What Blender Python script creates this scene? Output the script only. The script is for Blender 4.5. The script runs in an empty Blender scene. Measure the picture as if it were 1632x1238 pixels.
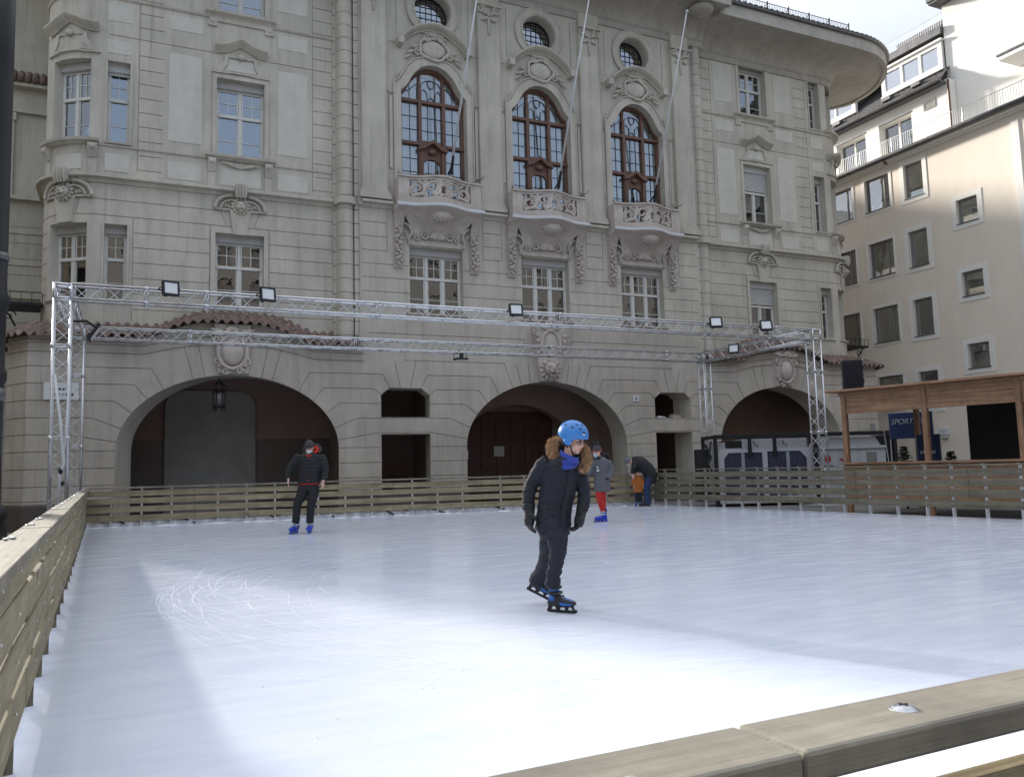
import bpy, bmesh, math, random
from mathutils import Vector, Matrix, noise
from mathutils.geometry import delaunay_2d_cdt
random.seed(7)
PI = math.pi
scene = bpy.context.scene
col = scene.collection
WLOC = {}

# ------------------------------------------------------------------ object helpers
def tag(o, label=None, cat=None, group=None, kind=None):
    if label: o['label'] = label
    if cat: o['category'] = cat
    if group: o['group'] = group
    if kind: o['kind'] = kind
    return o

def empty(name, loc=(0, 0, 0), rz=0.0, label=None, cat=None, group=None):
    o = bpy.data.objects.new(name, None)
    o.empty_display_size = 0.2
    o.location = loc
    o.rotation_euler = (0, 0, rz)
    col.objects.link(o)
    WLOC[o.name] = Vector(loc)
    return tag(o, label, cat, group)

def link_mesh(name, me, m, parent=None, smooth=False):
    if m is not None and not me.materials:
        for mm in (m if isinstance(m, (list, tuple)) else [m]):
            me.materials.append(mm)
    o = bpy.data.objects.new(name, me)
    col.objects.link(o)
    if parent is not None:
        o.parent = parent
    if smooth:
        for p in me.polygons:
            p.use_smooth = True
    return o

def copy_tree(o, parent=None):
    c = o.copy()
    col.objects.link(c)
    if parent is not None:
        c.parent = parent
    for ch in list(o.children):
        copy_tree(ch, c)
    return c

class MB:
    """collects polygons; T maps each point before it is stored"""
    def __init__(self, T=None):
        self.v = []; self.f = []; self.mi = []; self.T = T; self.m = 0; self.flip = False
    def vert(self, p):
        if self.T: p = self.T(*p)
        self.v.append((p[0], p[1], p[2])); return len(self.v) - 1
    def face(self, idx):
        self.f.append(tuple(idx)); self.mi.append(self.m)
    def poly(self, pts):
        self.face([self.vert(p) for p in pts])
    def loft(self, rings, closed=True, cap0=True, cap1=True, wrap=False):
        ids = [[self.vert(p) for p in r] for r in rings]
        n = len(ids[0]); m = len(ids)
        for i in range(m if wrap else m - 1):
            a, b = ids[i], ids[(i + 1) % m]
            for j in range(n if closed else n - 1):
                k = (j + 1) % n
                self.face((a[j], a[k], b[k], b[j]))
        if closed and not wrap:
            if cap0: self.face(ids[0][::-1])
            if cap1: self.face(ids[-1])
    def box(self, x0, x1, y0, y1, z0, z1, nx=1):
        rings = []
        for i in range(nx + 1):
            x = x0 + (x1 - x0) * i / nx
            rings.append([(x, y0, z0), (x, y1, z0), (x, y1, z1), (x, y0, z1)])
        self.loft(rings)
    def tube(self, p, q, r, n=8, r2=None, caps=True):
        p = Vector(p); q = Vector(q); d = (q - p)
        if d.length < 1e-6: return
        d.normalize()
        a = d.orthogonal().normalized(); b = d.cross(a)
        r2 = r if r2 is None else r2
        R = lambda c, rr: [tuple(c + (a * math.cos(2 * PI * i / n) + b * math.sin(2 * PI * i / n)) * rr) for i in range(n)]
        self.loft([R(p, r), R(q, r2)], True, caps, caps)
    def path(self, pts, r, n=8, caps=True, flat=1.0, up=(0, 0, 1)):
        pts = [Vector(p) for p in pts]
        rr = r if isinstance(r, (list, tuple)) else [r] * len(pts)
        rings = []; prev = None
        for i, p in enumerate(pts):
            t = (pts[min(i + 1, len(pts) - 1)] - pts[max(i - 1, 0)])
            if t.length < 1e-9: t = Vector((0, 0, 1))
            t.normalize()
            if prev is None:
                a = Vector(up) - t * t.dot(Vector(up))
                if a.length < 1e-3: a = t.orthogonal()
            else:
                a = prev - t * t.dot(prev)
                if a.length < 1e-6: a = t.orthogonal()
            a.normalize(); prev = a; b = t.cross(a)
            rings.append([tuple(p + a * math.cos(2 * PI * k / n) * rr[i] * flat + b * math.sin(2 * PI * k / n) * rr[i]) for k in range(n)])
        self.loft(rings, True, caps, caps)
    def curve(self, pts, r, n=7, sub=5):
        P = [Vector(p) for p in pts]; out = []
        for i in range(len(P) - 1):
            p0 = P[max(i - 1, 0)]; p1 = P[i]; p2 = P[i + 1]; p3 = P[min(i + 2, len(P) - 1)]
            for k in range(sub):
                t = k / sub
                out.append(.5 * ((2 * p1) + (p2 - p0) * t + (2 * p0 - 5 * p1 + 4 * p2 - p3) * t * t + (3 * p1 - p0 - 3 * p2 + p3) * t ** 3))
        out.append(P[-1])
        self.path(out, r, n)
    def ell(self, c, r, n=12, m=8, M=None):
        c = Vector(c); r = (r, r, r) if not isinstance(r, (list, tuple)) else r
        rings = []
        for i in range(1, m):
            th = PI * i / m
            ring = []
            for j in range(n):
                ph = 2 * PI * j / n
                p = Vector((r[0] * math.sin(th) * math.cos(ph), r[1] * math.sin(th) * math.sin(ph), r[2] * math.cos(th)))
                if M is not None: p = M @ p
                ring.append(tuple(c + p))
            rings.append(ring)
        top = Vector((0, 0, r[2])); bot = Vector((0, 0, -r[2]))
        if M is not None: top = M @ top; bot = M @ bot
        ids = [[self.vert(p) for p in ring] for ring in rings]
        t = self.vert(tuple(c + top)); b = self.vert(tuple(c + bot))
        for a, bb in zip(ids, ids[1:]):
            for j in range(n):
                k = (j + 1) % n
                self.face((a[j], bb[j], bb[k], a[k]))
        for j in range(n):
            k = (j + 1) % n
            self.face((t, ids[0][j], ids[0][k])); self.face((b, ids[-1][k], ids[-1][j]))
    def lathe(self, prof, c=(0, 0, 0), n=20):
        rings = [[(c[0] + r * math.cos(2 * PI * j / n), c[1] + r * math.sin(2 * PI * j / n), c[2] + z) for j in range(n)] for r, z in prof]
        self.loft(rings)
    def prism(self, poly, y0, y1, ax='xz'):
        """polygon in x,z pushed from y0 to y1 (ax xz), or x,y from z0 to z1 (ax xy), or y,z from x0 to x1"""
        f = {'xz': lambda a, b, c: (a, c, b), 'xy': lambda a, b, c: (a, b, c), 'yz': lambda a, b, c: (c, a, b)}[ax]
        self.loft([[f(a, b, y0) for a, b in poly], [f(a, b, y1) for a, b in poly]])
    def build(self, name, m, parent=None, smooth=False, bevel=0.0, recalc=True, loc=None, rz=0.0, autosmooth=None):
        me = bpy.data.meshes.new(name)
        off = WLOC.get(parent.name, Vector((0, 0, 0))) if (parent is not None and loc is None) else Vector((0, 0, 0))
        me.from_pydata([(x - off.x, y - off.y, z - off.z) for x, y, z in self.v], [], self.f)
        mats = m if isinstance(m, (list, tuple)) else [m]
        for mm in mats: me.materials.append(mm)
        if len(mats) > 1:
            for p, k in zip(me.polygons, self.mi): p.material_index = k
        if recalc:
            bm = bmesh.new(); bm.from_mesh(me)
            bmesh.ops.recalc_face_normals(bm, faces=bm.faces); bm.to_mesh(me); bm.free()
        o = bpy.data.objects.new(name, me)
        col.objects.link(o)
        if parent is not None: o.parent = parent
        if loc is not None: o.location = loc; o.rotation_euler = (0, 0, rz)
        if smooth:
            for p in me.polygons: p.use_smooth = True
        if autosmooth is not None:
            for p in me.polygons: p.use_smooth = True
            try: me.set_sharp_from_angle(angle=math.radians(autosmooth))
            except Exception: pass
        if bevel > 0:
            b = o.modifiers.new('bevel', 'BEVEL'); b.width = bevel; b.segments = 2; b.limit_method = 'ANGLE'; b.angle_limit = math.radians(40)
        WLOC[o.name] = off if parent is not None else Vector((0, 0, 0))
        return o

# ------------------------------------------------------------------ path with a moving frame (walls that turn corners)
class Path:
    def __init__(self, pts, s_list):
        self.p = [Vector((a, b)) for a, b in pts]; self.s = list(s_list)
        n = len(self.p); seg = []
        for i in range(n - 1):
            d = (self.p[i + 1] - self.p[i]).normalized(); seg.append(Vector((d.y, -d.x)))
        self.mit = []
        for i in range(n):
            a = seg[max(i - 1, 0)]; b = seg[min(i, n - 2)]
            m = (a + b)
            m.normalize(); self.mit.append(m / max(0.35, m.dot(a)))
    def __call__(self, s, d, z):
        S = self.s; n = len(S)
        if s <= S[0]: i = 0
        elif s >= S[-1]: i = n - 2
        else:
            lo, hi = 0, n - 1
            while hi - lo > 1:
                mid = (lo + hi) // 2
                if S[mid] <= s: lo = mid
                else: hi = mid
            i = lo
        t = (s - S[i]) / (S[i + 1] - S[i])
        q = self.p[i].lerp(self.p[i + 1], t) if 0 <= t <= 1 else self.p[i] + (self.p[i + 1] - self.p[i]) * t
        m = self.mit[i].lerp(self.mit[i + 1], min(1, max(0, t)))
        return (q.x + m.x * d, q.y + m.y * d, z)

def mirror(F, xm=13.0):
    return lambda s, d, z: (lambda p: (2 * xm - p[0], p[1], p[2]))(F(s, d, z))

# ------------------------------------------------------------------ sheets with holes and grooves
def in_poly(x, y, P):
    c = False; n = len(P); j = n - 1
    for i in range(n):
        xi, yi = P[i]; xj, yj = P[j]
        if (yi > y) != (yj > y) and x < (xj - xi) * (y - yi) / (yj - yi) + xi: c = not c
        j = i
    return c

def cdt(outer, holes, extra_edges=()):
    V = []; E = []
    def ring(P):
        b = len(V)
        for p in P: V.append(Vector((p[0], p[1])))
        for i in range(len(P)): E.append((b + i, b + (i + 1) % len(P)))
    ring(outer)
    for h in holes: ring(h)
    for a, b in extra_edges:
        k = len(V); V.append(Vector(a)); V.append(Vector(b)); E.append((k, k + 1))
    vo, eo, fo, *_ = delaunay_2d_cdt(V, E, [], 0, 1e-5)
    bbs = [(min(p[0] for p in h), max(p[0] for p in h), min(p[1] for p in h), max(p[1] for p in h), h) for h in holes]
    out = []
    for f in fo:
        cx = sum(vo[i].x for i in f) / len(f); cy = sum(vo[i].y for i in f) / len(f)
        if not in_poly(cx, cy, outer): continue
        bad = False
        for x0, x1, y0, y1, h in bbs:
            if x0 <= cx <= x1 and y0 <= cy <= y1 and in_poly(cx, cy, h): bad = True; break
        if not bad: out.append(tuple(f))
    return [(v.x, v.y) for v in vo], out

def sheet(mb, outer, holes, d0, d1, extra=()):
    """front face at depth d0 with side walls running back to d1"""
    V, F = cdt(outer, holes, extra)
    used = {}
    def vid(i, d):
        k = (i, d)
        if k not in used: used[k] = mb.vert((V[i][0], d, V[i][1]))
        return used[k]
    cnt = {}
    for f in F:
        mb.face([vid(i, d0) for i in f])
        for a, b in zip(f, f[1:] + f[:1]):
            cnt[(a, b)] = 1
    for (a, b) in cnt:
        if (b, a) not in cnt:
            mb.face((vid(a, d0), vid(a, d1), vid(b, d1), vid(b, d0)))

def stroke(pts, w):
    """closed outline of a polyline of width w"""
    P = [Vector((p[0], p[1])) for p in pts]; L = []; R = []
    for i, p in enumerate(P):
        a = (P[i] - P[i - 1]).normalized() if i > 0 else None
        b = (P[i + 1] - P[i]).normalized() if i < len(P) - 1 else None
        if a is None: a = b
        if b is None: b = a
        na = Vector((-a.y, a.x)); nb = Vector((-b.y, b.x)); m = (na + nb).normalized(); m = m / max(.4, m.dot(na))
        L.append(p + m * w / 2); R.append(p - m * w / 2)
    return [tuple(q) for q in L + R[::-1]]

def circ(cx, cy, r, n=32, ry=None):
    ry = ry or r
    return [(cx + r * math.cos(2 * PI * i / n), cy + ry * math.sin(2 * PI * i / n)) for i in range(n)]

def rect(x0, x1, z0, z1): return [(x0, z0), (x1, z0), (x1, z1), (x0, z1)]

# ------------------------------------------------------------------ materials
def N(nt, t, **kw):
    n = nt.nodes.new(t)
    for k, v in kw.items():
        if k in n.inputs: n.inputs[k].default_value = v
        else: setattr(n, k, v)
    return n

def mat(name, c, rough=.8, metal=0.0, var=.12, scale=2.5, bump=.15, bscale=90, stain=0.0, stretch=(1, 1, 1), spec=.4, c2=None, stain_c=None, rvar=.12, bdist=.004, sheen=0.0, patch=0.0):
    m = bpy.data.materials.new(name); m.use_nodes = True
    nt = m.node_tree; b = nt.nodes['Principled BSDF']; L = nt.links.new
    b.inputs['Roughness'].default_value = rough; b.inputs['Metallic'].default_value = metal
    b.inputs['Specular IOR Level'].default_value = spec
    if sheen: b.inputs['Sheen Weight'].default_value = sheen
    tc = N(nt, 'ShaderNodeTexCoord'); mp = N(nt, 'ShaderNodeMapping'); mp.inputs['Scale'].default_value = stretch
    L(tc.outputs['Object'], mp.inputs['Vector'])
    n1 = N(nt, 'ShaderNodeTexNoise', Scale=scale, Detail=8.0, Roughness=.65); L(mp.outputs[0], n1.inputs['Vector'])
    rp = N(nt, 'ShaderNodeValToRGB')
    rp.color_ramp.elements[0].position = .3; rp.color_ramp.elements[1].position = .7
    lo = tuple(max(0, x * (1 - var)) for x in c); hi = tuple(min(1, x * (1 + var)) for x in (c2 or c))
    rp.color_ramp.elements[0].color = (*lo, 1); rp.color_ramp.elements[1].color = (*hi, 1)
    L(n1.outputs['Fac'], rp.inputs['Fac'])
    out = rp.outputs['Color']
    if stain > 0:
        mp2 = N(nt, 'ShaderNodeMapping'); mp2.inputs['Scale'].default_value = (2.2, 2.2, .35); L(tc.outputs['Object'], mp2.inputs['Vector'])
        n2 = N(nt, 'ShaderNodeTexNoise', Scale=1.3, Detail=10.0, Roughness=.75); L(mp2.outputs[0], n2.inputs['Vector'])
        r2 = N(nt, 'ShaderNodeValToRGB'); r2.color_ramp.elements[0].position = .46; r2.color_ramp.elements[1].position = .70
        r2.color_ramp.elements[0].color = (0, 0, 0, 1); r2.color_ramp.elements[1].color = (stain, stain, stain, 1)
        L(n2.outputs['Fac'], r2.inputs['Fac'])
        mx = N(nt, 'ShaderNodeMix', data_type='RGBA'); L(r2.outputs['Color'], mx.inputs[0]); L(out, mx.inputs[6])
        sc = stain_c or tuple(x * .55 for x in c); mx.inputs[7].default_value = (*sc, 1); out = mx.outputs[2]
    if patch:
        n5 = N(nt, 'ShaderNodeTexNoise', Scale=.33, Detail=4.0, Roughness=.55, Distortion=.6); L(tc.outputs['Object'], n5.inputs['Vector'])
        r5 = N(nt, 'ShaderNodeMapRange'); r5.inputs['From Min'].default_value = .3; r5.inputs['From Max'].default_value = .7; r5.inputs['To Min'].default_value = 1 - patch; r5.inputs['To Max'].default_value = 1 + patch
        L(n5.outputs['Fac'], r5.inputs['Value']); m5 = N(nt, 'ShaderNodeVectorMath', operation='SCALE'); L(out, m5.inputs[0]); L(r5.outputs[0], m5.inputs['Scale']); out = m5.outputs[0]
        mp7 = N(nt, 'ShaderNodeMapping'); mp7.inputs['Scale'].default_value = (7, 7, .22); L(tc.outputs['Object'], mp7.inputs['Vector'])
        n7 = N(nt, 'ShaderNodeTexNoise', Scale=1.0, Detail=7.0, Roughness=.7); L(mp7.outputs[0], n7.inputs['Vector'])
        r7 = N(nt, 'ShaderNodeMapRange'); r7.inputs['From Min'].default_value = .56; r7.inputs['From Max'].default_value = .74; r7.inputs['To Min'].default_value = 1; r7.inputs['To Max'].default_value = .68
        L(n7.outputs['Fac'], r7.inputs['Value']); m7 = N(nt, 'ShaderNodeVectorMath', operation='SCALE'); L(out, m7.inputs[0]); L(r7.outputs[0], m7.inputs['Scale']); out = m7.outputs[0]
        n6 = N(nt, 'ShaderNodeTexNoise', Scale=9.0, Detail=6.0, Roughness=.8); L(tc.outputs['Object'], n6.inputs['Vector'])
        r6 = N(nt, 'ShaderNodeMapRange'); r6.inputs['From Min'].default_value = .62; r6.inputs['From Max'].default_value = .75; r6.inputs['To Min'].default_value = 1; r6.inputs['To Max'].default_value = .78
        L(n6.outputs['Fac'], r6.inputs['Value']); m6 = N(nt, 'ShaderNodeVectorMath', operation='SCALE'); L(out, m6.inputs[0]); L(r6.outputs[0], m6.inputs['Scale']); out = m6.outputs[0]
    L(out, b.inputs['Base Color'])
    if rvar:
        mr = N(nt, 'ShaderNodeMapRange'); mr.inputs['To Min'].default_value = max(.02, rough - rvar); mr.inputs['To Max'].default_value = min(1, rough + rvar)
        L(n1.outputs['Fac'], mr.inputs['Value']); L(mr.outputs[0], b.inputs['Roughness'])
    if bump:
        n3 = N(nt, 'ShaderNodeTexNoise', Scale=bscale, Detail=5.0, Roughness=.6); L(mp.outputs[0], n3.inputs['Vector'])
        bp = N(nt, 'ShaderNodeBump', Strength=bump, Distance=bdist); L(n3.outputs['Fac'], bp.inputs['Height']); L(bp.outputs[0], b.inputs['Normal'])
    return m

def wood(name, c, axis='x', var=.3, rough=.7, c2=None, stain=.35, scale=1.0):
    st = {'x': (.35, 9, 9), 'y': (9, .35, 9), 'z': (9, 9, .35)}[axis]
    m = mat(name, c, rough=rough, var=var, scale=2.2 * scale, stretch=st, bump=.35, bscale=6, stain=stain, c2=c2, bdist=.006)
    # knots and scuffs
    nt = m.node_tree; L = nt.links.new; b = nt.nodes['Principled BSDF']; src = b.inputs['Base Color'].links[0].from_socket
    tc = N(nt, 'ShaderNodeTexCoord'); mp = N(nt, 'ShaderNodeMapping'); mp.inputs['Scale'].default_value = {'x': (.9, 4.5, 4.5), 'y': (4.5, .9, 4.5), 'z': (4.5, 4.5, .9)}[axis]; L(tc.outputs['Object'], mp.inputs['Vector'])
    dn = N(nt, 'ShaderNodeTexNoise', Scale=5.0); L(mp.outputs[0], dn.inputs['Vector'])
    ad = N(nt, 'ShaderNodeVectorMath', operation='MULTIPLY_ADD'); L(dn.outputs['Color'], ad.inputs[0]); ad.inputs[1].default_value = (.12, .12, .12); L(mp.outputs[0], ad.inputs[2])
    v = N(nt, 'ShaderNodeTexVoronoi', Scale=1.0); L(ad.outputs[0], v.inputs['Vector'])
    r = N(nt, 'ShaderNodeMapRange'); r.inputs['From Min'].default_value = .05; r.inputs['From Max'].default_value = .15; r.inputs['To Min'].default_value = .42; r.inputs['To Max'].default_value = 1; L(v.outputs['Distance'], r.inputs['Value'])
    sc = N(nt, 'ShaderNodeVectorMath', operation='SCALE'); L(src, sc.inputs[0]); L(r.outputs[0], sc.inputs['Scale'])
    n2 = N(nt, 'ShaderNodeTexNoise', Scale=3.0, Detail=8.0, Roughness=.75); L(tc.outputs['Object'], n2.inputs['Vector'])
    r2 = N(nt, 'ShaderNodeMapRange'); r2.inputs['From Min'].default_value = .35; r2.inputs['From Max'].default_value = .65; r2.inputs['To Min'].default_value = .78; r2.inputs['To Max'].default_value = 1.15; L(n2.outputs['Fac'], r2.inputs['Value'])
    s2 = N(nt, 'ShaderNodeVectorMath', operation='SCALE'); L(sc.outputs[0], s2.inputs[0]); L(r2.outputs[0], s2.inputs['Scale'])
    L(s2.outputs[0], b.inputs['Base Color'])
    return m

def glass_mat(name, tint=(.75, .8, .82), k=.22, wav=.12):
    m = bpy.data.materials.new(name); m.use_nodes = True
    nt = m.node_tree; nt.nodes.clear(); L = nt.links.new
    o = N(nt, 'ShaderNodeOutputMaterial'); mx = N(nt, 'ShaderNodeMixShader')
    t = N(nt, 'ShaderNodeBsdfTransparent'); t.inputs[0].default_value = (*tint, 1)
    g = N(nt, 'ShaderNodeBsdfGlossy'); g.inputs['Roughness'].default_value = .015; g.inputs[0].default_value = (.95, .97, 1, 1)
    fr = N(nt, 'ShaderNodeFresnel', IOR=1.5); mr = N(nt, 'ShaderNodeMapRange'); mr.inputs['To Min'].default_value = k; mr.inputs['To Max'].default_value = 1
    L(fr.outputs[0], mr.inputs['Value']); L(mr.outputs[0], mx.inputs[0]); L(t.outputs[0], mx.inputs[1]); L(g.outputs[0], mx.inputs[2]); L(mx.outputs[0], o.inputs[0])
    tc = N(nt, 'ShaderNodeTexCoord'); n = N(nt, 'ShaderNodeTexNoise', Scale=1.7, Detail=2.0); L(tc.outputs['Object'], n.inputs['Vector'])
    bp = N(nt, 'ShaderNodeBump', Strength=wav, Distance=.02); L(n.outputs['Fac'], bp.inputs['Height']); L(bp.outputs[0], g.inputs['Normal'])
    return m

M = {}
M['stucco'] = mat('stucco', (.48, .45, .385), rough=.9, var=.11, scale=.8, bump=.3, bscale=55, stain=.5, bdist=.006, patch=.1)
M['stucco_low'] = mat('stucco_low', (.45, .41, .355), rough=.9, var=.11, scale=.8, bump=.3, bscale=55, stain=.5, bdist=.006, patch=.1)
M['panel'] = mat('panel', (.535, .518, .46), rough=.9, var=.08, scale=2.5, bump=.3, bscale=70, stain=.22, bdist=.006)
M['stone'] = mat('stone', (.48, .425, .382), rough=.85, var=.16, scale=3, bump=.4, bscale=40, stain=.55, bdist=.008)
M['granite'] = mat('granite', (.085, .07, .06), rough=.6, var=.3, scale=14, bump=.2, stain=.3)
M['tile'] = mat('tile', (.125, .088, .074), rough=.9, var=.45, scale=6, bump=.5, bscale=30, c2=(.20, .142, .118), stain=.6, stain_c=(.07, .062, .052))
M['tile_dark'] = mat('tile_dark', (.05, .045, .045), rough=.8, var=.4, scale=5, bump=.4, bscale=20)
M['white_wood'] = mat('white_wood', (.60, .59, .55), rough=.5, var=.1, scale=4, bump=.1, stain=.3)
M['brown_wood'] = mat('brown_wood', (.135, .07, .048), rough=.5, var=.3, scale=5, bump=.15, stretch=(1, 1, .25), stain=.2)
M['shutter'] = mat('shutter', (.40, .39, .37), rough=.6, var=.08, bump=.1)
M['shutter_white'] = mat('shutter_white', (.5, .5, .49), rough=.55, var=.06, bump=.1)
M['lead'] = mat('lead', (.03, .03, .035), rough=.6, metal=.4, var=.2)
M['curtain'] = mat('curtain', (.5, .5, .47), rough=.95, var=.12, scale=6, bump=.2)
M['curtain_warm'] = mat('curtain_warm', (.42, .33, .25), rough=.95, var=.3, scale=9, bump=.2)
M['room'] = mat('room', (.05, .045, .042), rough=.95, var=.5, scale=1.5, bump=0)  # near-black colour stands for the unlit rooms behind the panes
M['glass'] = glass_mat('glass', tint=(.5, .53, .56), k=.2)
M['glass_bright'] = glass_mat('glass_bright', tint=(.8, .84, .88), k=.62)
M['glass_arch'] = glass_mat('glass_arch', tint=(.85, .88, .92), k=.2)
M['glass_dark'] = glass_mat('glass_dark', tint=(.8, .84, .86), k=.3)
M['iron'] = mat('iron', (.015, .016, .018), rough=.55, metal=.3, var=.3)
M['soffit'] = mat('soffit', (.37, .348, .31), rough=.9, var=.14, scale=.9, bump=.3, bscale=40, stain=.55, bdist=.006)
M['alu'] = mat('alu', (.60, .61, .63), rough=.42, metal=.85, var=.12, scale=9, bump=.05, rvar=.15)
M['galv'] = mat('galv', (.62, .63, .64), rough=.42, metal=.8, var=.15, scale=18, bump=.1)
M['black'] = mat('black', (.012, .012, .013), rough=.5, var=.2, bump=.1)
M['led'] = mat('led', (.62, .64, .66), rough=.35, var=.04, bump=0, spec=.5)
M['fence_x'] = wood('fence_x', (.23, .19, .115), 'x', c2=(.305, .258, .165), stain=.4)
M['fence_y'] = wood('fence_y', (.20, .168, .098), 'x', c2=(.27, .23, .142), stain=.45)
M['fence_dark'] = wood('fence_dark', (.12, .105, .075), 'x', c2=(.165, .148, .108))
M['rail_x'] = wood('rail_x', (.185, .168, .132), 'x', c2=(.235, .215, .172), var=.16, stain=.5)
M['rail_y'] = wood('rail_y', (.14, .125, .092), 'x', c2=(.195, .175, .13), stain=.6)
M['hut'] = wood('hut', (.26, .15, .088), 'y', c2=(.34, .20, .122), var=.25)
M['hut_x'] = wood('hut_x', (.26, .15, .088), 'x', c2=(.34, .20, .122), var=.25)
M['hut_z'] = wood('hut_z', (.24, .138, .082), 'z', c2=(.32, .185, .114), var=.25)
M['hut_dark'] = mat('hut_dark', (.035, .032, .03), rough=.9, var=.2)
M['paving'] = mat('paving', (.16, .155, .15), rough=.85, var=.25, scale=.8, bump=.4, bscale=12)
M['plaster_red'] = mat('plaster_red', (.29, .205, .175), rough=.85, var=.15, scale=.7, bump=.2)
M['dado'] = mat('dado', (.13, .10, .088), rough=.5, var=.2, scale=1.2)
M['roller'] = mat('roller', (.31, .298, .28), rough=.6, var=.15, scale=1.4, bump=.1)
M['door_red'] = mat('door_red', (.075, .03, .024), rough=.5, var=.3, scale=3)
M['paper'] = mat('paper', (.5, .48, .44), rough=.8, var=.05, bump=0)
M['sign_white'] = mat('sign_white', (.62, .63, .64), rough=.4, var=.05, bump=0)
M['ink'] = mat('ink', (.02, .02, .022), rough=.5, var=.1, bump=0)
M['beige'] = mat('beige', (.74, .665, .575), rough=.9, var=.05, scale=.6, bump=.25, bscale=60, stain=.14, stain_c=(.45, .38, .32))
M['white_wall'] = mat('white_wall', (.72, .70, .66), rough=.9, var=.04, scale=.5, bump=.2, bscale=60, stain=.1, stain_c=(.55, .54, .5))
M['white_trim'] = mat('white_trim', (.74, .72, .68), rough=.8, var=.05, bump=.1)
M['grey_frame'] = mat('grey_frame', (.22, .215, .205), rough=.5, var=.1, bump=.05)
M['zinc'] = mat('zinc', (.11, .11, .115), rough=.45, metal=.5, var=.25)
M['slate'] = mat('slate', (.055, .052, .055), rough=.7, var=.4, scale=6, bump=.5, bscale=14)
M['blue'] = mat('blue', (.012, .025, .09), rough=.55, var=.12, bump=.1)
M['white_paint'] = mat('white_paint', (.55, .56, .57), rough=.45, var=.08, stain=.25)
M['chill_white'] = mat('chill_white', (.40, .41, .43), rough=.45, var=.08, stain=.35)
M['chill_blue'] = mat('chill_blue', (.055, .06, .10), rough=.5, var=.2)
M['red'] = mat('red', (.35, .03, .025), rough=.5, var=.1, bump=0)
M['film'] = mat('film', (.55, .55, .56), rough=.25, var=.3, scale=8, bump=.5, bscale=25)
M['fir'] = mat('fir', (.055, .075, .06), rough=.8, var=.5, scale=9, bump=0)
M['bark'] = mat('bark', (.06, .045, .03), rough=.9, var=.3)
# ================================================================== THE TOWN BUILDING
XM = 13.0
GROUND_Z = -0.16
town = empty('town_building', (13, 25, GROUND_Z), 0, 'grey baroque building with rounded corners, three carved balconies and arcade behind the rink', 'building')

YW = 25.45
def arc_path(xc, R, yw, back, xin, n=20):
    pts = []; ss = []
    L = R * PI / 2
    pts.append((xc - R, yw + R + back)); ss.append(xc - L - back)
    for i in range(n + 1):
        a = PI / 2 * (1 - i / n)
        pts.append((xc - R * math.sin(a), yw + R - R * math.cos(a))); ss.append(xc - R * a)
    pts.append((xin, yw)); ss.append(xin)
    return Path(pts, ss)
WING = arc_path(-.9, 1.5, YW, 5.0, 6.2)
GPATH = Path([(-3.05, 38), (-3.05, 25.84), (-2.5, 25), (28.5, 25), (29.05, 25.84), (29.05, 38)],
             [-2.5 - 1.004 - 12.16, -3.504, -2.5, 28.5, 29.504, 29.504 + 12.16])
FC = lambda s, d, z: (s, 25 - d, z)

def add_wall(name, F, outer, holes, grooves, m, extra=(), back=.5, gd=.027, parent=town):
    mb = MB(F)
    sheet(mb, outer, holes + grooves, 0.0, -gd, extra)
    sheet(mb, outer, holes, -gd, -back, extra)
    return mb.build(name, m, parent)

GW = .026
def G(*pts, w=GW): return stroke(pts, w)

def sweep(mb, prof, path_pts, caps=True):
    """profile [(d, dz)] along points (s, z) in the wall frame of mb"""
    rings = [[(s, d, z + dz) for d, dz in prof] for s, z in path_pts]
    mb.loft(rings, True, caps, caps)

def lin(a, b, n): return [a + (b - a) * i / n for i in range(n + 1)]

# ---------------------------------------------------------------- ground storey
AX, AZ, AZ0 = 3.06, 2.17, 1.9
def arch_poly(c, z0=-.1, a=AX, b=AZ, zs=AZ0, n=40):
    return [(c - a, z0)] + [(c - a * math.cos(PI * i / n), zs + b * math.sin(PI * i / n)) for i in range(n + 1)] + [(c + a, z0)]
ARCHES = (2.7, 13.0, 23.3)
NICHES = (7.89, 18.11)
def niche_up(c): return [(c - .8, 2.85), (c + .8, 2.85), (c + .8, 3.56), (c + .52, 3.78), (c - .52, 3.78), (c - .8, 3.56)]
def niche_low(c): return rect(c - .8, c + .8, .45, 2.33)
def bump(s):
    v = 0
    for c in (2.7, 23.3):
        t = 1 - ((s - c) / 2.35) ** 2
        if t > 0: v = max(v, .5 * t * t * (3 - 2 * t))
    return v
def canopy_z(s):
    e = 0
    if s < 0: e = -.06 * min(1, -s / 2.5)
    if s > 26: e = -.06 * min(1, (s - 26) / 2.5)
    return 5.1 + bump(s) + e

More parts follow.
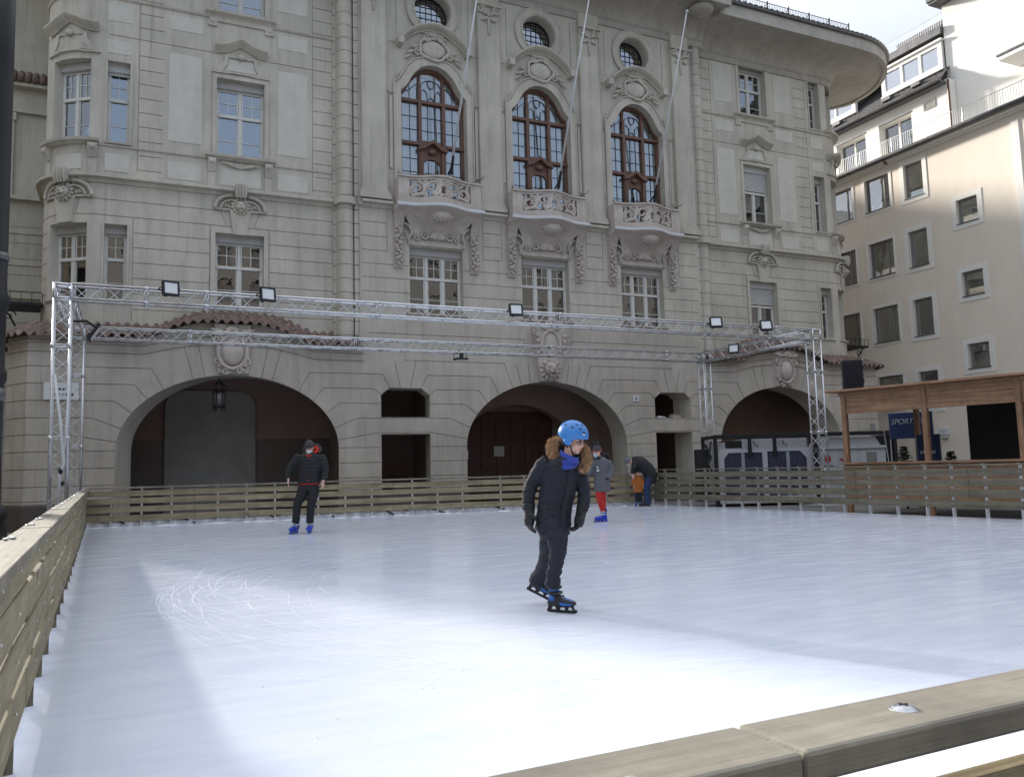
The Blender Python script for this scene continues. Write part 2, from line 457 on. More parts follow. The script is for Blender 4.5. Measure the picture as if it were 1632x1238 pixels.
def ground_grooves():
    g = []
    JA = [(2.37, 2.16), (2.82, 2.52), (3.28, 2.95), (3.74, 3.34), (4.2, 3.62), (4.66, 3.84)]
    def turn(c, side, zj, za):
        ph = math.asin((za - AZ0) / AZ)
        ax_, az_ = c + side * AX * math.cos(ph), za
        nx, nz = math.cos(ph) / AX, math.sin(ph) / AZ
        t = (zj - za) / nz
        return (ax_ + side * nx * .012, az_ + nz * .012), (ax_ + side * nx * t, zj)
    for c in ARCHES:
        for side in (-1, 1):
            # which end does the joint run to
            if c == 2.7 and side == -1: end = -5.6
            elif c == 23.3 and side == 1: end = 31.6
            else: end = None
            for zj, za in JA:
                a, t = turn(c, side, zj, za)
                if end is not None: e = end
                else:
                    nc = 7.89 if (c == 2.7 or (c == 13 and side == -1)) else 18.11
                    ns = -side
                    if zj == 3.28: e = nc + ns * .815
                    elif zj == 3.74: e = nc + ns * 1.02
                    elif zj == 4.2: e = nc + ns * .74
                    else: e = nc
                if zj == 4.66 and c != 13: continue
                pts = [a, t, (e, zj)]
                if end is None and zj == 3.74: pts.append((nc + ns * .81, 3.57))
                if end is None and zj == 4.2: pts.append((nc + ns * .53, 3.795))
                g.append(G(*pts))
            for zj in (1.92, 1.46, 1.0, .62):
                x = c + side * (AX + .015)
                if end is not None: g.append(G((x, zj), (end, zj)))
                else: g.append(G((x, zj), (nc + ns * .815, zj)))
        # voussoir joints of the ring above
        for k in (70, 77, 103, 110) if c == 13 else (69, 75, 105, 111):
            ph = math.radians(k); p = (c + AX * math.cos(ph), AZ0 + AZ * math.sin(ph) + .012)
            nx, nz = math.cos(ph) / AX, math.sin(ph) / AZ
            top = (4.66 if c == 13 else 4.60 + .33 * max(0, 1 - ((p[0] - c) / 2.3) ** 2))
            t = (top - p[1]) / nz
            g.append(G(p, (p[0] + nx * t, top), w=.026))
    for nc in NICHES:
        for sx in (-.17, .17): g.append(G((nc + sx, 3.795), (nc + sx * 2.1, 4.64), w=.026))
    g.append(G((6.7, 5.5), (12.1, 5.5), (12.14, 5.1)))
    g.append(G((19.3, 5.5), (13.9, 5.5), (13.86, 5.1)))
    return g

ext = [((s, -.3), (s, 6)) for s in (-3.504, -2.5, 28.5, 29.504)]
g_outer = [(-9, -.25), (35, -.25), (35, 4.98)] + [(s, canopy_z(s) - .02) for s in lin(31.5, 19.6, 60)] + [(19.55, 5.95), (6.45, 5.95)] + [(s, canopy_z(s) - .02) for s in lin(6.4, -5.5, 60)] + [(-9, 4.98)]
flank_arch = [(31.4 - 1.4 * math.cos(PI * i / 20), 1.6 + 1.7 * math.sin(PI * i / 20)) for i in range(21)] + [(32.8, -.1), (30.0, -.1)]
g_holes = [arch_poly(c) for c in ARCHES] + [niche_up(c) for c in NICHES] + [niche_low(c) for c in NICHES] + [flank_arch]
add_wall('ground_wall', GPATH, g_outer, g_holes, ground_grooves(), M['stucco_low'], ext, back=.85)

# granite plinth
for a, b in ((-9, -.36 - .02), (5.76 + .02, 9.94 - .02), (16.06 + .02, 20.24 - .02), (26.36 + .02, 30.0), (32.8, 36)):
    ss = [a] + [x for x in (-3.504, -2.5, 28.5, 29.504) if a < x < b] + [b]; mb = MB(GPATH)
    sweep(mb, [(-.02, -.2), (.06, -.2), (.06, .5), (.03, .55), (-.02, .55)], [(s, 0) for s in ss])
    mb.build('plinth', M['granite'], town)

# cornice bands that rise over the side arches
for c, a0, a1 in ((2.7, -6.0, 6.55), (23.3, 19.45, 32.0)):
    for zz, dd in ((4.6, .05), (4.83, .075)):
        mb = MB(GPATH)
        ss = sorted(set(lin(a0, a1, 90) + [x for x in (-3.504, -2.5, 28.5, 29.504) if a0 < x < a1]))
        pts = []
        for s in ss:
            t = 1 - ((s - c) / 2.35) ** 2
            pts.append((s, zz + (.36 * t if t > 0 else 0)))
        sweep(mb, [(-.02, 0), (dd, .012), (dd, .05), (-.02, .07)], pts)
        mb.build('arch_cornice', M['stucco_low'], town)

# tiled canopies over the side arches
for a0, a1 in ((-6.2, 6.55), (19.45, 32.2)):
    mb = MB(GPATH); P = .255; rings = []
    n = int((a1 - a0) / P); step = 12
    for row in range(3):
        d0, d1 = (-.46, -.15) if row == 0 else ((-.2, .11) if row == 1 else (.06, .36))
        h0, h1 = ((.42, .235) if row == 0 else ((.265, .10) if row == 1 else (.13, -.03)))
        top0 = []; 
        ring_all = []
        for i in range(n * step + 1):
            s = a0 + P * i / step
            k = i // step
            jit = .012 * math.sin(k * 12.9898 + row * 3.1)
            w = math.cos(2 * PI * i / step)
            amp = .062 * ((abs(w) ** .75) if w > 0 else -(abs(w) ** 1.2) * .75)
            z = canopy_z(s) + jit * .5
            e = d1 + jit
            ring_all.append([(s, d0, z + h0 + amp * .9), (s, e, z + h1 + amp), (s, e, z + h1 + amp - .026), (s, d0, z + h0 + amp * .9 - .03)])
        mb.loft(ring_all, True, True, True)
    mb.build('tile_canopy', M['tile'], town, autosmooth=50)

# arcade behind the arches: side walls, vault, back wall
mb = MB()
mb.box(-2.2, 28.3, 28.6, 28.9, -.2, 4.6)
mb.box(-2.2, 28.3, 25.9, 28.6, 4.35, 4.5)
for x in (6.4, 9.4, 16.6, 19.6): mb.box(x - .12, x + .12, 25.87, 28.6, -.2, 4.35)
mb.box(-2.5, -2.2, 25.6, 28.9, -.2, 4.6)
mb.build('arcade_wall', M['plaster_red'], town)
for a_, b_ in ((-2.2, 1.0), (3.78, 6.28)):
    mb = MB(); mb.box(a_, b_, 28.56, 28.6, 0, 2.35); mb.build('dado', M['dado'], town)
mb = MB()
pts = [(1.03, 0)] + [(1.03, 3.4)] + [(1.03 + .5 - .5 * math.cos(a), 3.4 + .5 * math.sin(a)) for a in lin(0, PI / 2, 6)] + [(3.25 + .5 * math.sin(a), 3.4 + .5 * math.cos(a)) for a in lin(0, PI / 2, 6)] + [(3.75, 0)]
mb.prism(pts, 28.5, 28.58)
for i in range(48):
    z = .1 + i * .075; x0 = 1.06; x1 = 3.72
    if z > 3.4: x0 += .5 - math.sqrt(max(0, .25 - (z - 3.4) ** 2)); x1 -= .5 - math.sqrt(max(0, .25 - (z - 3.4) ** 2))
    mb.box(x0, x1, 28.488, 28.5, z, z + .055)
o = mb.build('roller_door', M['roller'], town)
mb = MB()
fr = pts
mb.path([(x, 28.49, z) for x, z in fr], .05, 8); mb.build('door_frame', M['roller'], o)
# centre: inner arch and timber door with notices
mb = MB()
inner = arch_poly(13.0, -.1, 2.35, 1.75, 1.75, 30)
sheet(mb, rect(9.55, 16.45, -.1, 4.34), [inner], 0, -.5) if False else None
mb.T = lambda s, d, z: (s, 27.6 - d, z)
sheet(mb, rect(9.53, 16.47, -.1, 4.34), [inner], 0, -.5)
mb.build('inner_arch', M['plaster_red'], town)
mb = MB(); mb.box(11.2, 14.9, 28.5, 28.58, 0, 3.3)
for x in lin(11.3, 14.3, 5):
    for z in (.2, 1.2, 2.2): mb.box(x, x + .45, 28.46, 28.5, z, z + .85)
mb.build('timber_door', M['door_red'], town)
mb = MB(); mb.box(12.38, 12.80, 28.43, 28.44, 1.62, 2.0); mb.build('notice', M['paper'], town)
mb = MB(); mb.box(10.06, 10.09, 25.3, 25.52, 1.5, 1.8); mb.build('notice', M['paper'], town)
mb = MB(); mb.box(-2.5, 28.4, 24.9, 28.9, -.15, -.1); mb.build('arcade_floor', M['granite'], town)

# ---------------------------------------------------------------- keystone reliefs
def scroll(mb, cx, cz, r, turns=1.5, dirn=1, th=.03, d=.06, start=0.0, n=22):
    pts = []
    for i in range(n + 1):
        t = i / n; a = start + dirn * t * turns * 2 * PI; rr = r * (1 - .82 * t)
        pts.append((cx + rr * math.cos(a), d + .02 * t, cz + rr * math.sin(a)))
    mb.path(pts, [th * (1 - .5 * i / n) for i in range(n + 1)], 6)
def leaf(mb, p, q, w, d=.05):
    a = Vector((p[0], d, p[1])); b = Vector((q[0], d + .02, q[1])); n = 7; pts = []; rr = []
    for i in range(n + 1):
        t = i / n; pts.append(a.lerp(b, t) + Vector((0, .03 * math.sin(PI * t), 0))); rr.append(max(.006, w * math.sin(PI * min(1, t * .92 + .04))))
    mb.path(pts, rr, 6)
def lion(mb, cx, cz, k, d=.1):
    mb.ell((cx, d, cz), (.2 * k, .16 * k, .2 * k))
    mb.ell((cx, d + .14 * k, cz - .05 * k), (.11 * k, .1 * k, .09 * k))
    mb.ell((cx, d + .23 * k, cz - .01 * k), (.045 * k, .04 * k, .035 * k))
    for sx in (-1, 1):
        mb.ell((cx + sx * .085 * k, d + .13 * k, cz + .07 * k), (.05 * k, .04 * k, .03 * k))
        mb.ell((cx + sx * .17 * k, d + .02, cz + .16 * k), (.06 * k, .05 * k, .06 * k))
        mb.ell((cx + sx * .06 * k, d + .2 * k, cz - .1 * k), (.05 * k, .04 * k, .04 * k))
    mb.ell((cx, d + .1 * k, cz - .19 * k), (.08 * k, .07 * k, .06 * k))
    for i in range(14):
        a = 2 * PI * i / 14 + .2
        leaf(mb, (cx + .16 * k * math.cos(a), cz + .16 * k * math.sin(a)), (cx + .36 * k * math.cos(a), cz + .36 * k * math.sin(a)), .06 * k, d * .6)
def cartouche(mb, cx, z0, z1, w):
    h = z1 - z0
    mb.loft([[(cx - w * .42, 0, z0), (cx + w * .42, 0, z0), (cx + w * .42, .1, z0 + .03), (cx - w * .42, .1, z0 + .03)],
             [(cx - w * .5, 0, z1), (cx + w * .5, 0, z1), (cx + w * .5, .2, z1), (cx - w * .5, .2, z1)]])
    mb.ell((cx, .17, z0 + h * .44), (w * .3, .12, h * .26), 16, 10)
    pts = [(cx + w * .4 * math.cos(a), .17, z0 + h * .44 + h * .33 * math.sin(a)) for a in lin(0, 2 * PI, 26)]
    mb.path(pts, .055, 7)
    for sx in (-1, 1):
        scroll(mb, cx + sx * w * .42, z0 + h * .68, .17, 1.4, sx, .045, .2, PI / 2)
        scroll(mb, cx + sx * w * .4, z0 + h * .25, .13, 1.4, -sx, .04, .16, -PI / 2)
        scroll(mb, cx + sx * w * .2, z0 + h * .06, .1, 1.3, sx, .035, .16, 0)
        leaf(mb, (cx + sx * w * .1, z0 + h * .8), (cx + sx * w * .62, z0 + h * .9), .08, .2)
    for i in range(7):
        a = PI * (i + .5) / 7
        leaf(mb, (cx, z0 + h * .82), (cx + .26 * math.cos(a), z0 + h * .82 + .24 * math.sin(a)), .055, .22)
for c in (2.72, 23.4):
    mb = MB(GPATH); cartouche(mb, c, 4.08, 5.52, 1.0); mb.build('keystone', M['stone'], town, autosmooth=45)
mb = MB(GPATH)
c = 13.0
mb.loft([[(c - .36, 0, 4.06), (c + .36, 0, 4.06), (c + .36, .12, 4.09), (c - .36, .12, 4.09)], [(c - .52, 0, 5.0), (c + .52, 0, 5.0), (c + .52, .2, 5.0), (c - .52, .2, 5.0)],
         [(c - .6, 0, 5.95), (c + .6, 0, 5.95), (c + .6, .24, 5.95), (c - .6, .24, 5.95)]])
lion(mb, c, 4.5, 1.25, .18)
mb.path([(c + .36 * math.cos(a), .24, 5.2 + .62 * math.sin(a)) for a in lin(-.2, PI + .2, 20)], .06, 7)
mb.ell((c, .2, 5.35), (.27, .06, .42)); mb.ell((c, .28, 5.22), (.07, .05, .07))
for sx in (-1, 1):
    for z in (5.0, 5.2, 5.4, 5.6): mb.box(c + sx * .5 - .06, c + sx * .5 + .06, .2, .29, z, z + .12)
    scroll(mb, c + sx * .58, 5.75, .13, 1.4, sx, .045, .24, PI / 2)
for i in range(7):
    a = PI * (i + .5) / 7
    leaf(mb, (c, 5.85), (c + .4 * math.cos(a), 5.85 + .3 * math.sin(a)), .07, .22)
mb.build('keystone', M['stone'], town, autosmooth=45)

# ---------------------------------------------------------------- windows
WCACHE = {}
def window_parts(w, h, leaves, shut, bar=True):
    key = (w, h, leaves, shut)
    if key in WCACHE: return WCACHE[key]
    fr = MB(); y0, y1 = .27, .34
    top = h - .24; f = .055
    fr.box(-w / 2, -w / 2 + f, y0, y1, 0, top); fr.box(w / 2 - f, w / 2, y0, y1, 0, top)
    fr.box(-w / 2 + f, w / 2 - f, y0, y1, 0, f); fr.box(-w / 2 + f, w / 2 - f, y0, y1, top - f, top)
    tr = top * .62
    fr.box(-w / 2 + f, w / 2 - f, y0 - .03, y1, tr - .045, tr + .045)
    lw = (w - 2 * f) / leaves
    for i in range(1, leaves):
        x = -w / 2 + f + lw * i
        fr.box(x - .048, x + .048, y0 - .015, y1, f, tr - .045); fr.box(x - .04, x + .04, y0 - .01, y1, tr + .045, top - f)
    for i in range(leaves):
        xa = -w / 2 + f + lw * i + (.05 if i else .0); xb = -w / 2 + f + lw * (i + 1) - (.05 if i < leaves - 1 else .0)
        # casement stiles
        for (za, zb) in ((f, tr - .045), (tr + .045, top - f)):
            fr.box(xa, xa + .035, y0 + .012, y1, za, zb); fr.box(xb - .035, xb, y0 + .012, y1, za, zb)
        xm = (xa + xb) / 2; zu = (tr + top) / 2
        fr.box(xm - .011, xm + .011, y0 + .02, y1, tr + .045, top - f)
        fr.box(xa + .035, xm - .011, y0 + .02, y1, zu - .011, zu + .011); fr.box(xm + .011, xb - .035, y0 + .02, y1, zu - .011, zu + .011)
        fr.box(xa + .035, xb - .035, y0 + .02, y1, tr * .42, tr * .42 + .022)
    pane = MB(); pane.box(-w / 2 + .02, w / 2 - .02, y1 - .03, y1 - .022, .02, top - .02)
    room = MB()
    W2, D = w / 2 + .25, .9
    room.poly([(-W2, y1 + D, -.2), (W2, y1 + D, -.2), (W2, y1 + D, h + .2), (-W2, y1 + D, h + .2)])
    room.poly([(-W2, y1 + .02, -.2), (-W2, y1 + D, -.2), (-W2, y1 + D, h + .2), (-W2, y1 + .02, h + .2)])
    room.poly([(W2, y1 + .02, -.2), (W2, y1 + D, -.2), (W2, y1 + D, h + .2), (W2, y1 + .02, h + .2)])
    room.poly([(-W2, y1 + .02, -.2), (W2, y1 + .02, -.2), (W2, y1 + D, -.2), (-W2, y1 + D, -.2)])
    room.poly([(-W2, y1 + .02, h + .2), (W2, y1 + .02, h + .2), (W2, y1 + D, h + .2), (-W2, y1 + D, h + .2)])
    cu = MB()
    for sgn, fr0, fr1 in ((-1, 1.0, .62), (1, 1.0, .68)):
        pts = []
        for i in range(25):
            t = i / 24; x = sgn * (w / 2) * (fr0 + (fr1 - fr0) * t)
            pts.append((x, y1 + .1 + .035 * math.sin(t * 34), 0))
        cu.loft([[(x, y, .03) for x, y, z in pts], [(x, y, top) for x, y, z in pts]], False)
    sh = MB()
    if shut > 0:
        zb = h - .05 - (h - .3) * shut
        sh.box(-w / 2, w / 2, .17, .26, h - .1, h)
        z = h - .1; k = 0
        while z > zb:
            sh.loft([[(x, .235, z), (x, .215, z - .02), (x, .215, z - .042), (x, .235, z - .05), (x, .25, z - .05), (x, .25, z)] for x in (-w / 2 + .02, w / 2 - .02)])
            z -= .052
        sh.box(-w / 2 + .02, w / 2 - .02, .205, .25, z - .02, z)
    sh.box(-w / 2, w / 2, .18, .36, top, h - (.1 if shut > 0 else 0))
    sh.box(-w / 2, w / 2, .165, .18, top + .015, top + .04)
    WCACHE[key] = (fr, pane, room, cu, sh); return WCACHE[key]
WMESH = {}
CAFE = {}
def cafe_mesh(w, h):
    if (w, h) not in CAFE:
        mb = MB(); pts = [(-w / 2 + w * i / 40, .44 + .022 * math.sin(i * 1.5)) for i in range(41)]
        mb.loft([[(x, y, .03) for x, y in pts], [(x, y, h * .3 + .02 * math.sin(i * .7)) for i, (x, y) in enumerate(pts)]], False)
        o = mb.build('curtain', M['curtain_warm'], None); CAFE[(w, h)] = o.data; bpy.data.objects.remove(o)
    return CAFE[(w, h)]
def put_window(p, th, w, h, leaves, shut=0.0, curtain=True, cafe=False):
    key = (w, h, leaves, shut)
    if key not in WMESH:
        fr, pane, room, cu, sh = window_parts(*key)
        obs = [b.build(n, m, None) for b, n, m in ((fr, 'window', M['white_wood']), (pane, 'pane', M['glass']), (room, 'dark_room', M['room']), (cu, 'curtain', M['curtain']), (sh, 'shutter', M['shutter_white'] if shut > 0 else M['shutter']))]
        WMESH[key] = [o.data for o in obs]
        for o in obs: bpy.data.objects.remove(o)
    ms = WMESH[key]
    o = bpy.data.objects.new('window', ms[0]); col.objects.link(o); o.parent = town
    o.location = Vector(p) - WLOC[town.name]; o.rotation_euler = (0, 0, th)
    for n, me in (('pane', ms[1]), ('dark_room', ms[2]), ('curtain', ms[3]), ('shutter', ms[4])):
        if n == 'curtain' and not curtain: continue
        if n == 'curtain' and cafe: me = cafe_mesh(w, h)
        c = bpy.data.objects.new(n, me); col.objects.link(c); c.parent = o
    return o
def place(F, s, z, inset=0.0):
    p = Vector(F(s, -inset, z)); n = Vector(F(s, 1, z)) - Vector(F(s, 0, z))
    return p, math.atan2(n.x, -n.y)

# ---------------------------------------------------------------- the two wings with their rounded corners
FL1, FL2, FL3 = (6.2, 8.38), (10.76, 13.2), (15.28, 17.5)
def wing(mir):
    F = mirror(WING, XM) if mir else WING
    ex = [((s, 4), (s, 19)) for s in lin(-3.25, -.9, 22)]
    holes = []
    for z0, z1 in (FL1, FL2, FL3):
        holes += [rect(2.2, 3.6, z0, z1), rect(-.77, -.18, z0, z1 - .03), rect(-2.42, -1.21, z0, z1 - .03)]
    g = []
    for z in (9.06, 8.6):
        g += [G((-5, z), (-1.98 if z > 9 else -2.0, z)), G((-1.64, z), (2.36 if z > 9 else 2.66, z)), G((3.44 if z > 9 else 3.14, z), (5.74, z))]
    g += [G((2.36, 9.03), (2.5, 8.63)), G((3.44, 9.03), (3.3, 8.63)), G((-2.2, 9.03), (-2.1, 8.63)), G((-1.43, 9.03), (-1.53, 8.63))]
    for z in (8.15, 7.72, 7.28, 6.83, 6.38): g += [G((-.02, z), (2.04, z)), G((3.76, z), (5.74, z)), G((-5, z), (-2.55, z))]
    g += [G((-.03, 5.6), (-.03, 8.57), w=.026), G((2.05, 6.0), (2.05, 8.57), w=.022), G((3.75, 6.0), (3.75, 8.57), w=.022), G((-.03, 5.93), (5.74, 5.93))]
    k = 0
    for i in range(18):
        z = 10.02 + i * .432
        if 13.75 < z < 14.3 or z > 17.4: continue
        if abs(z - 10.62) < .12: continue
        g += [G((.06, z), (.70, z), w=.026), G((5.08, z), (5.74, z), w=.026), G((-5, z), (-3.0, z), w=.026)]
    g += [G((5.07, 9.95), (5.07, 17.5), w=.022), G((.05, 9.95), (.05, 17.5), w=.022)]
    g += [G((.72, 13.97), (2.1, 13.97)), G((3.75, 13.97), (5.74, 13.97)), G((-.75, 13.97), (.7, 13.97)), G((-5, 13.97), (-2.6, 13.97))]
    outer = rect(-7.4, 5.78, 4.7, 18.32)
    add_wall('upper_wall', F, outer, holes, g, M['stucco'], ex, back=.5)
    # string courses
    arcs = lin(-7.4, -3.256, 3) + lin(-3.2, -.9, 18) + [5.78]
    mb = MB(F)
    sweep(mb, [(-.01, -.16), (.05, -.15), (.09, -.06), (.22, -.03), (.22, .05), (.12, .09), (-.01, .12)], [(s, 9.68) for s in arcs])
    mb.build('cornice', M['stucco'], town); mb = MB(F)
    sweep(mb, [(-.01, -.06), (.04, -.05), (.07, 0), (.05, .03), (-.01, .05)], [(s, 15.12) for s in arcs])
    mb.build('string_course', M['stucco'], town)
    for a, b in ((-1.05, 2.0), (3.8, 5.78)):
        mb = MB(F); sweep(mb, [(-.01, -.03), (.035, -.02), (.045, .02), (-.01, .03)], [(s, 10.64) for s in [x for x in arcs if a < x < b] + ([a, b] if True else [])] if False else [(s, 10.64) for s in sorted([x for x in arcs if a < x < b] + [a, b])])
        mb.build('string_course', M['stucco'], town)
    # pale plaster fields
    def plate(x0, x1, z0, z1, d=.012, n=1):
        mb = MB(F); mb.box(x0, x1, -.01, d, z0, z1, n); mb.build('plaster_panel', M['panel'], town)
    for x0, x1 in ((.86, 1.78), (4.0, 4.92)):
        for z0, z1 in ((11.02, 13.74), (14.47, 14.93), (9.88, 10.4), (15.7, 17.3)): plate(x0, x1, z0, z1)
    for z0, z1 in ((13.42, 13.82), (14.4, 14.9), (9.9, 10.42)): plate(-.8, -.16, z0, z1)
    plate(2.32, 3.5, 9.86, 10.4); plate(-2.2, -1.4, 9.9, 10.35, .012, 6)
    # windows
    for fi, (z0, z1) in enumerate((FL1, FL2, FL3)):
        shut = 0.0
        if mir: shut = (.44, .42, 0.0)[fi]
        p, th = place(F, 2.9, z0); put_window(p, th, 1.4, z1 - z0, 2, shut, fi != 1 or mir, fi == 0)
        p, th = place(F, -.475, z0); put_window(p, th, .59, z1 - .03 - z0, 1, .12 if fi == 1 and not mir else 0, fi != 1, fi == 0)
        p, th = place(F, -1.815, z0, .10); put_window(p, th, 1.0, z1 - .03 - z0, 2, 0.0, fi == 2, False)
    # sills, aprons, brackets: one sill part for each window
    for fi, (z0, z1) in enumerate((FL1, FL2, FL3)):
        for x0, x1, n in (((2.1, 3.7, 1), (-.83, -.1, 1), (-2.5, -1.12, 8)) if fi == 0 else ((1.88, 3.92, 1), (-.82, -.12, 1), (-2.75, -.95, 10))):
            mb = MB(F); xs = lin(x0, x1, n)
            if fi == 0: sweep(mb, [(-.3, -.09), (.03, -.09), (.07, -.05), (.07, 0), (-.3, .015)], [(s, z0) for s in xs])
            elif x1 - x0 < 1: sweep(mb, [(-.3, -.05), (.05, -.05), (.06, 0), (-.3, .01)], [(s, z0) for s in xs])
            else:
                sweep(mb, [(-.3, -.14), (.06, -.14), (.1, -.1), (.2, -.07), (.22, 0), (.1, .025), (-.3, .03)], [(s, z0) for s in xs])
                if fi == 2 and x0 > 0: mb.box(1.95, 3.85, 0, .05, z0 - .3, z0 - .14)
            mb.build('window_sill', M['stucco'], town, autosmooth=35)
        if fi == 1:
            for cx in (2.08, 3.72, -2.55, -1.1):
                w = .11; mb = MB(F)
                mb.loft([[(cx - w, 0, z), (cx + w, 0, z), (cx + w, d, z), (cx - w, d, z)] for z, d in ((z0 - .14, .19), (z0 - .24, .2), (z0 - .36, .14), (z0 - .48, .07), (z0 - .52, .06))])
                mb.box(cx - w, cx + w, 0, .035, z0 - 1.0, z0 - .52)
                mb.ell((cx, .16, z0 - .24), (w * .8, .06, .08))
                mb.build('bracket', M['stucco'], town, autosmooth=35)
            mb = MB(F)
            for q in lin(2.42, 3.38, 8): mb.ell((q, .03, z0 - .2 - .07 * (1 - abs(q - 2.9) / .5)), (.085, .035, .06 + .03 * (1 - abs(q - 2.9) / .5)), 8, 6)
            leaf(mb, (2.4, z0 - .18), (2.9, z0 - .36), .06, .02); leaf(mb, (3.4, z0 - .18), (2.9, z0 - .36), .06, .02)
            mb.build('relief', M['stucco'], town, autosmooth=45)
        if fi == 2:
            for cx in (2.06, 3.74):
                mb = MB(F); mb.box(cx - .13, cx + .13, 0, .055, z0 - .46, z0 - .3); mb.ell((cx, .05, z0 - .3), (.09, .04, .09)); mb.build('bracket', M['stucco'], town, autosmooth=35)
    # window surrounds and hoods
    for fi, (z0, z1) in enumerate((FL1, FL2, FL3)):
        for x0, x1, wd in ((2.2, 3.6, .13), (-.77, -.18, .06)):
            mb = MB(F); o = rect(x0 - wd, x1 + wd, z0, z1 + wd - (.03 if wd < .1 else 0)); i = rect(x0, x1, z0 - .01, z1 - (.03 if wd < .1 else 0))
            sheet(mb, o, [i], .035, -.01); mb.build('window_surround', M['stucco'], town)
    for cx, hw, n in ((2.9, .76, 24), (-1.815, .78, 24)):
        z1 = 13.2; mb = MB(F)
        def hz(t):  # t -1..1
            a = abs(t); return z1 + .78 + .26 * (1 - a) ** 1.6 + .1 * max(0, a - .55) ** 1.0 + .03 * math.cos(a * PI)
        prof = [(-.01, .0), (.06, -.02), (.1, .04), (.2, .08), (.27, .16), (.27, .2), (-.01, .24)]
        sweep(mb, prof, [(cx + hw * t, hz(t)) for t in lin(-1, 1, n)])
        # tympanum field with a raised border, flared sides
        out = [(cx - .72, z1 + .2), (cx - .66, z1 + .32), (cx - .5, z1 + .55), (cx - .48, z1 + .74), (cx + .48, z1 + .74), (cx + .5, z1 + .55), (cx + .66, z1 + .32), (cx + .72, z1 + .2)]
        ins = [(cx - .52, z1 + .27), (cx - .4, z1 + .45), (cx - .37, z1 + .68), (cx + .37, z1 + .68), (cx + .4, z1 + .45), (cx + .52, z1 + .27), (cx + .36, z1 + .23), (cx - .36, z1 + .23)]
        sheet(mb, out, [ins], .06, -.01)
        mb.ell((cx, .07, z1 + .72), (.12, .08, .09)); 
        sweep(mb, [(-.01, 0), (.07, .01), (.07, .05), (-.01, .06)], [(cx + t, z1 + .14 + (.03 if abs(t) < .3 else 0)) for t in lin(-.85, .85, 12)])
        mb.build('window_hood', M['stucco'], town, autosmooth=40)
    for cx in (2.9, -1.815):
        z1 = 13.2; mb = MB(F)
        mb.prism([(cx - .5, z1 + .28), (cx - .39, z1 + .45), (cx - .36, z1 + .66), (cx + .36, z1 + .66), (cx + .39, z1 + .45), (cx + .5, z1 + .28)], -.01, .014)
        mb.build('plaster_panel', M['panel'], town)
    # keystones with lion masks and shell wings
    for cx in (2.9, -1.815):
        mb = MB(F)
        mb.loft([[(cx - .2, 0, 8.36), (cx + .2, 0, 8.36), (cx + .2, .07, 8.36), (cx - .2, .07, 8.36)], [(cx - .3, 0, 9.1), (cx + .3, 0, 9.1), (cx + .3, .11, 9.1), (cx - .3, .11, 9.1)]])
        lion(mb, cx, 9.22, .82, .12)
        mb.box(cx - .17, cx + .17, .05, .3, 9.5, 9.84)
        for i in range(4): mb.path([(cx - .12 + .08 * i, .31, 9.84), (cx - .12 + .08 * i, .33, 9.6), (cx - .12 + .08 * i, .25, 9.45)], .04, 6)
        for sx in (-1, 1):
            mb.path([(cx + sx * (.2 + .52 * math.sin(a) ** .9), .09, 9.12 + .42 * math.cos(a)) for a in lin(.05, PI / 2, 10)], .055, 7)
            mb.path([(cx + sx * (.2 + .36 * math.sin(a) ** .9), .08, 9.12 + .28 * math.cos(a)) for a in lin(.05, PI / 2, 10)], .03, 6)
            mb.box(cx + min(sx * .26, sx * .74), cx + max(sx * .26, sx * .74), 0, .08, 9.08, 9.13)
            for q in range(3): mb.ell((cx + sx * (.32 + .1 * q), .05, 9.2 + .03 * (q % 2)), (.05, .04, .05), 8, 5)
        mb.build('keystone', M['stucco'], town, autosmooth=45)
    return F
F_L = wing(False); F_R = wing(True)

# half columns between the wings and the centre
for sx in (0, 1):
    mb = MB((lambda s, d, z: (s, 25 - d, z)) if not sx else (lambda s, d, z: (26 - s, 25 - d, z)))
    pl = [(5.70, -.5), (5.70, -.36), (5.80, -.36), (5.80, -.22)] + [(6.05 - .25 * math.cos(a), -.22 + .26 * math.sin(a)) for a in lin(0, PI, 12)] + [(6.30, -.22), (6.30, -.05), (6.52, -.05), (6.52, -.5)]
    z = 5.95 if False else 4.95
    zz = z; stops = []
    while zz < 17.5: stops.append(zz); zz += .446 if zz < 9.3 else .432
    for a, b in zip(stops, stops[1:]):
        mb.loft([[(p[0], p[1], a + .013) for p in pl], [(p[0], p[1], b - .013) for p in pl]])
    pin = [(5.74, -.5)] + [(6.05 - .235 * math.cos(a_), -.222 + .24 * math.sin(a_)) for a_ in lin(0, PI, 12)] + [(6.49, -.5)]
    mb.loft([[(p[0], p[1], stops[0]) for p in pin], [(p[0], p[1], 18.2) for p in pin]])
    mb.build('half_column', M['stucco'], town, autosmooth=40)
    mb = MB((lambda s, d, z: (s, 25 - d, z)) if not sx else (lambda s, d, z: (26 - s, 25 - d, z)))
    pl2 = [(5.70, -.55), (5.70, -.24), (5.76, -.24)] + [(6.05 - .36 * math.cos(a), -.2 + .36 * math.sin(a)) for a in lin(0, PI, 12)] + [(6.42, -.1), (6.42, .1), (6.56, .1), (6.56, -.55)]
    mb.loft([[(p[0], p[1], 9.56) for p in pl2], [(p[0], p[1], 9.78) for p in pl2]])
    mb.build('cornice', M['stucco'], town, autosmooth=40)
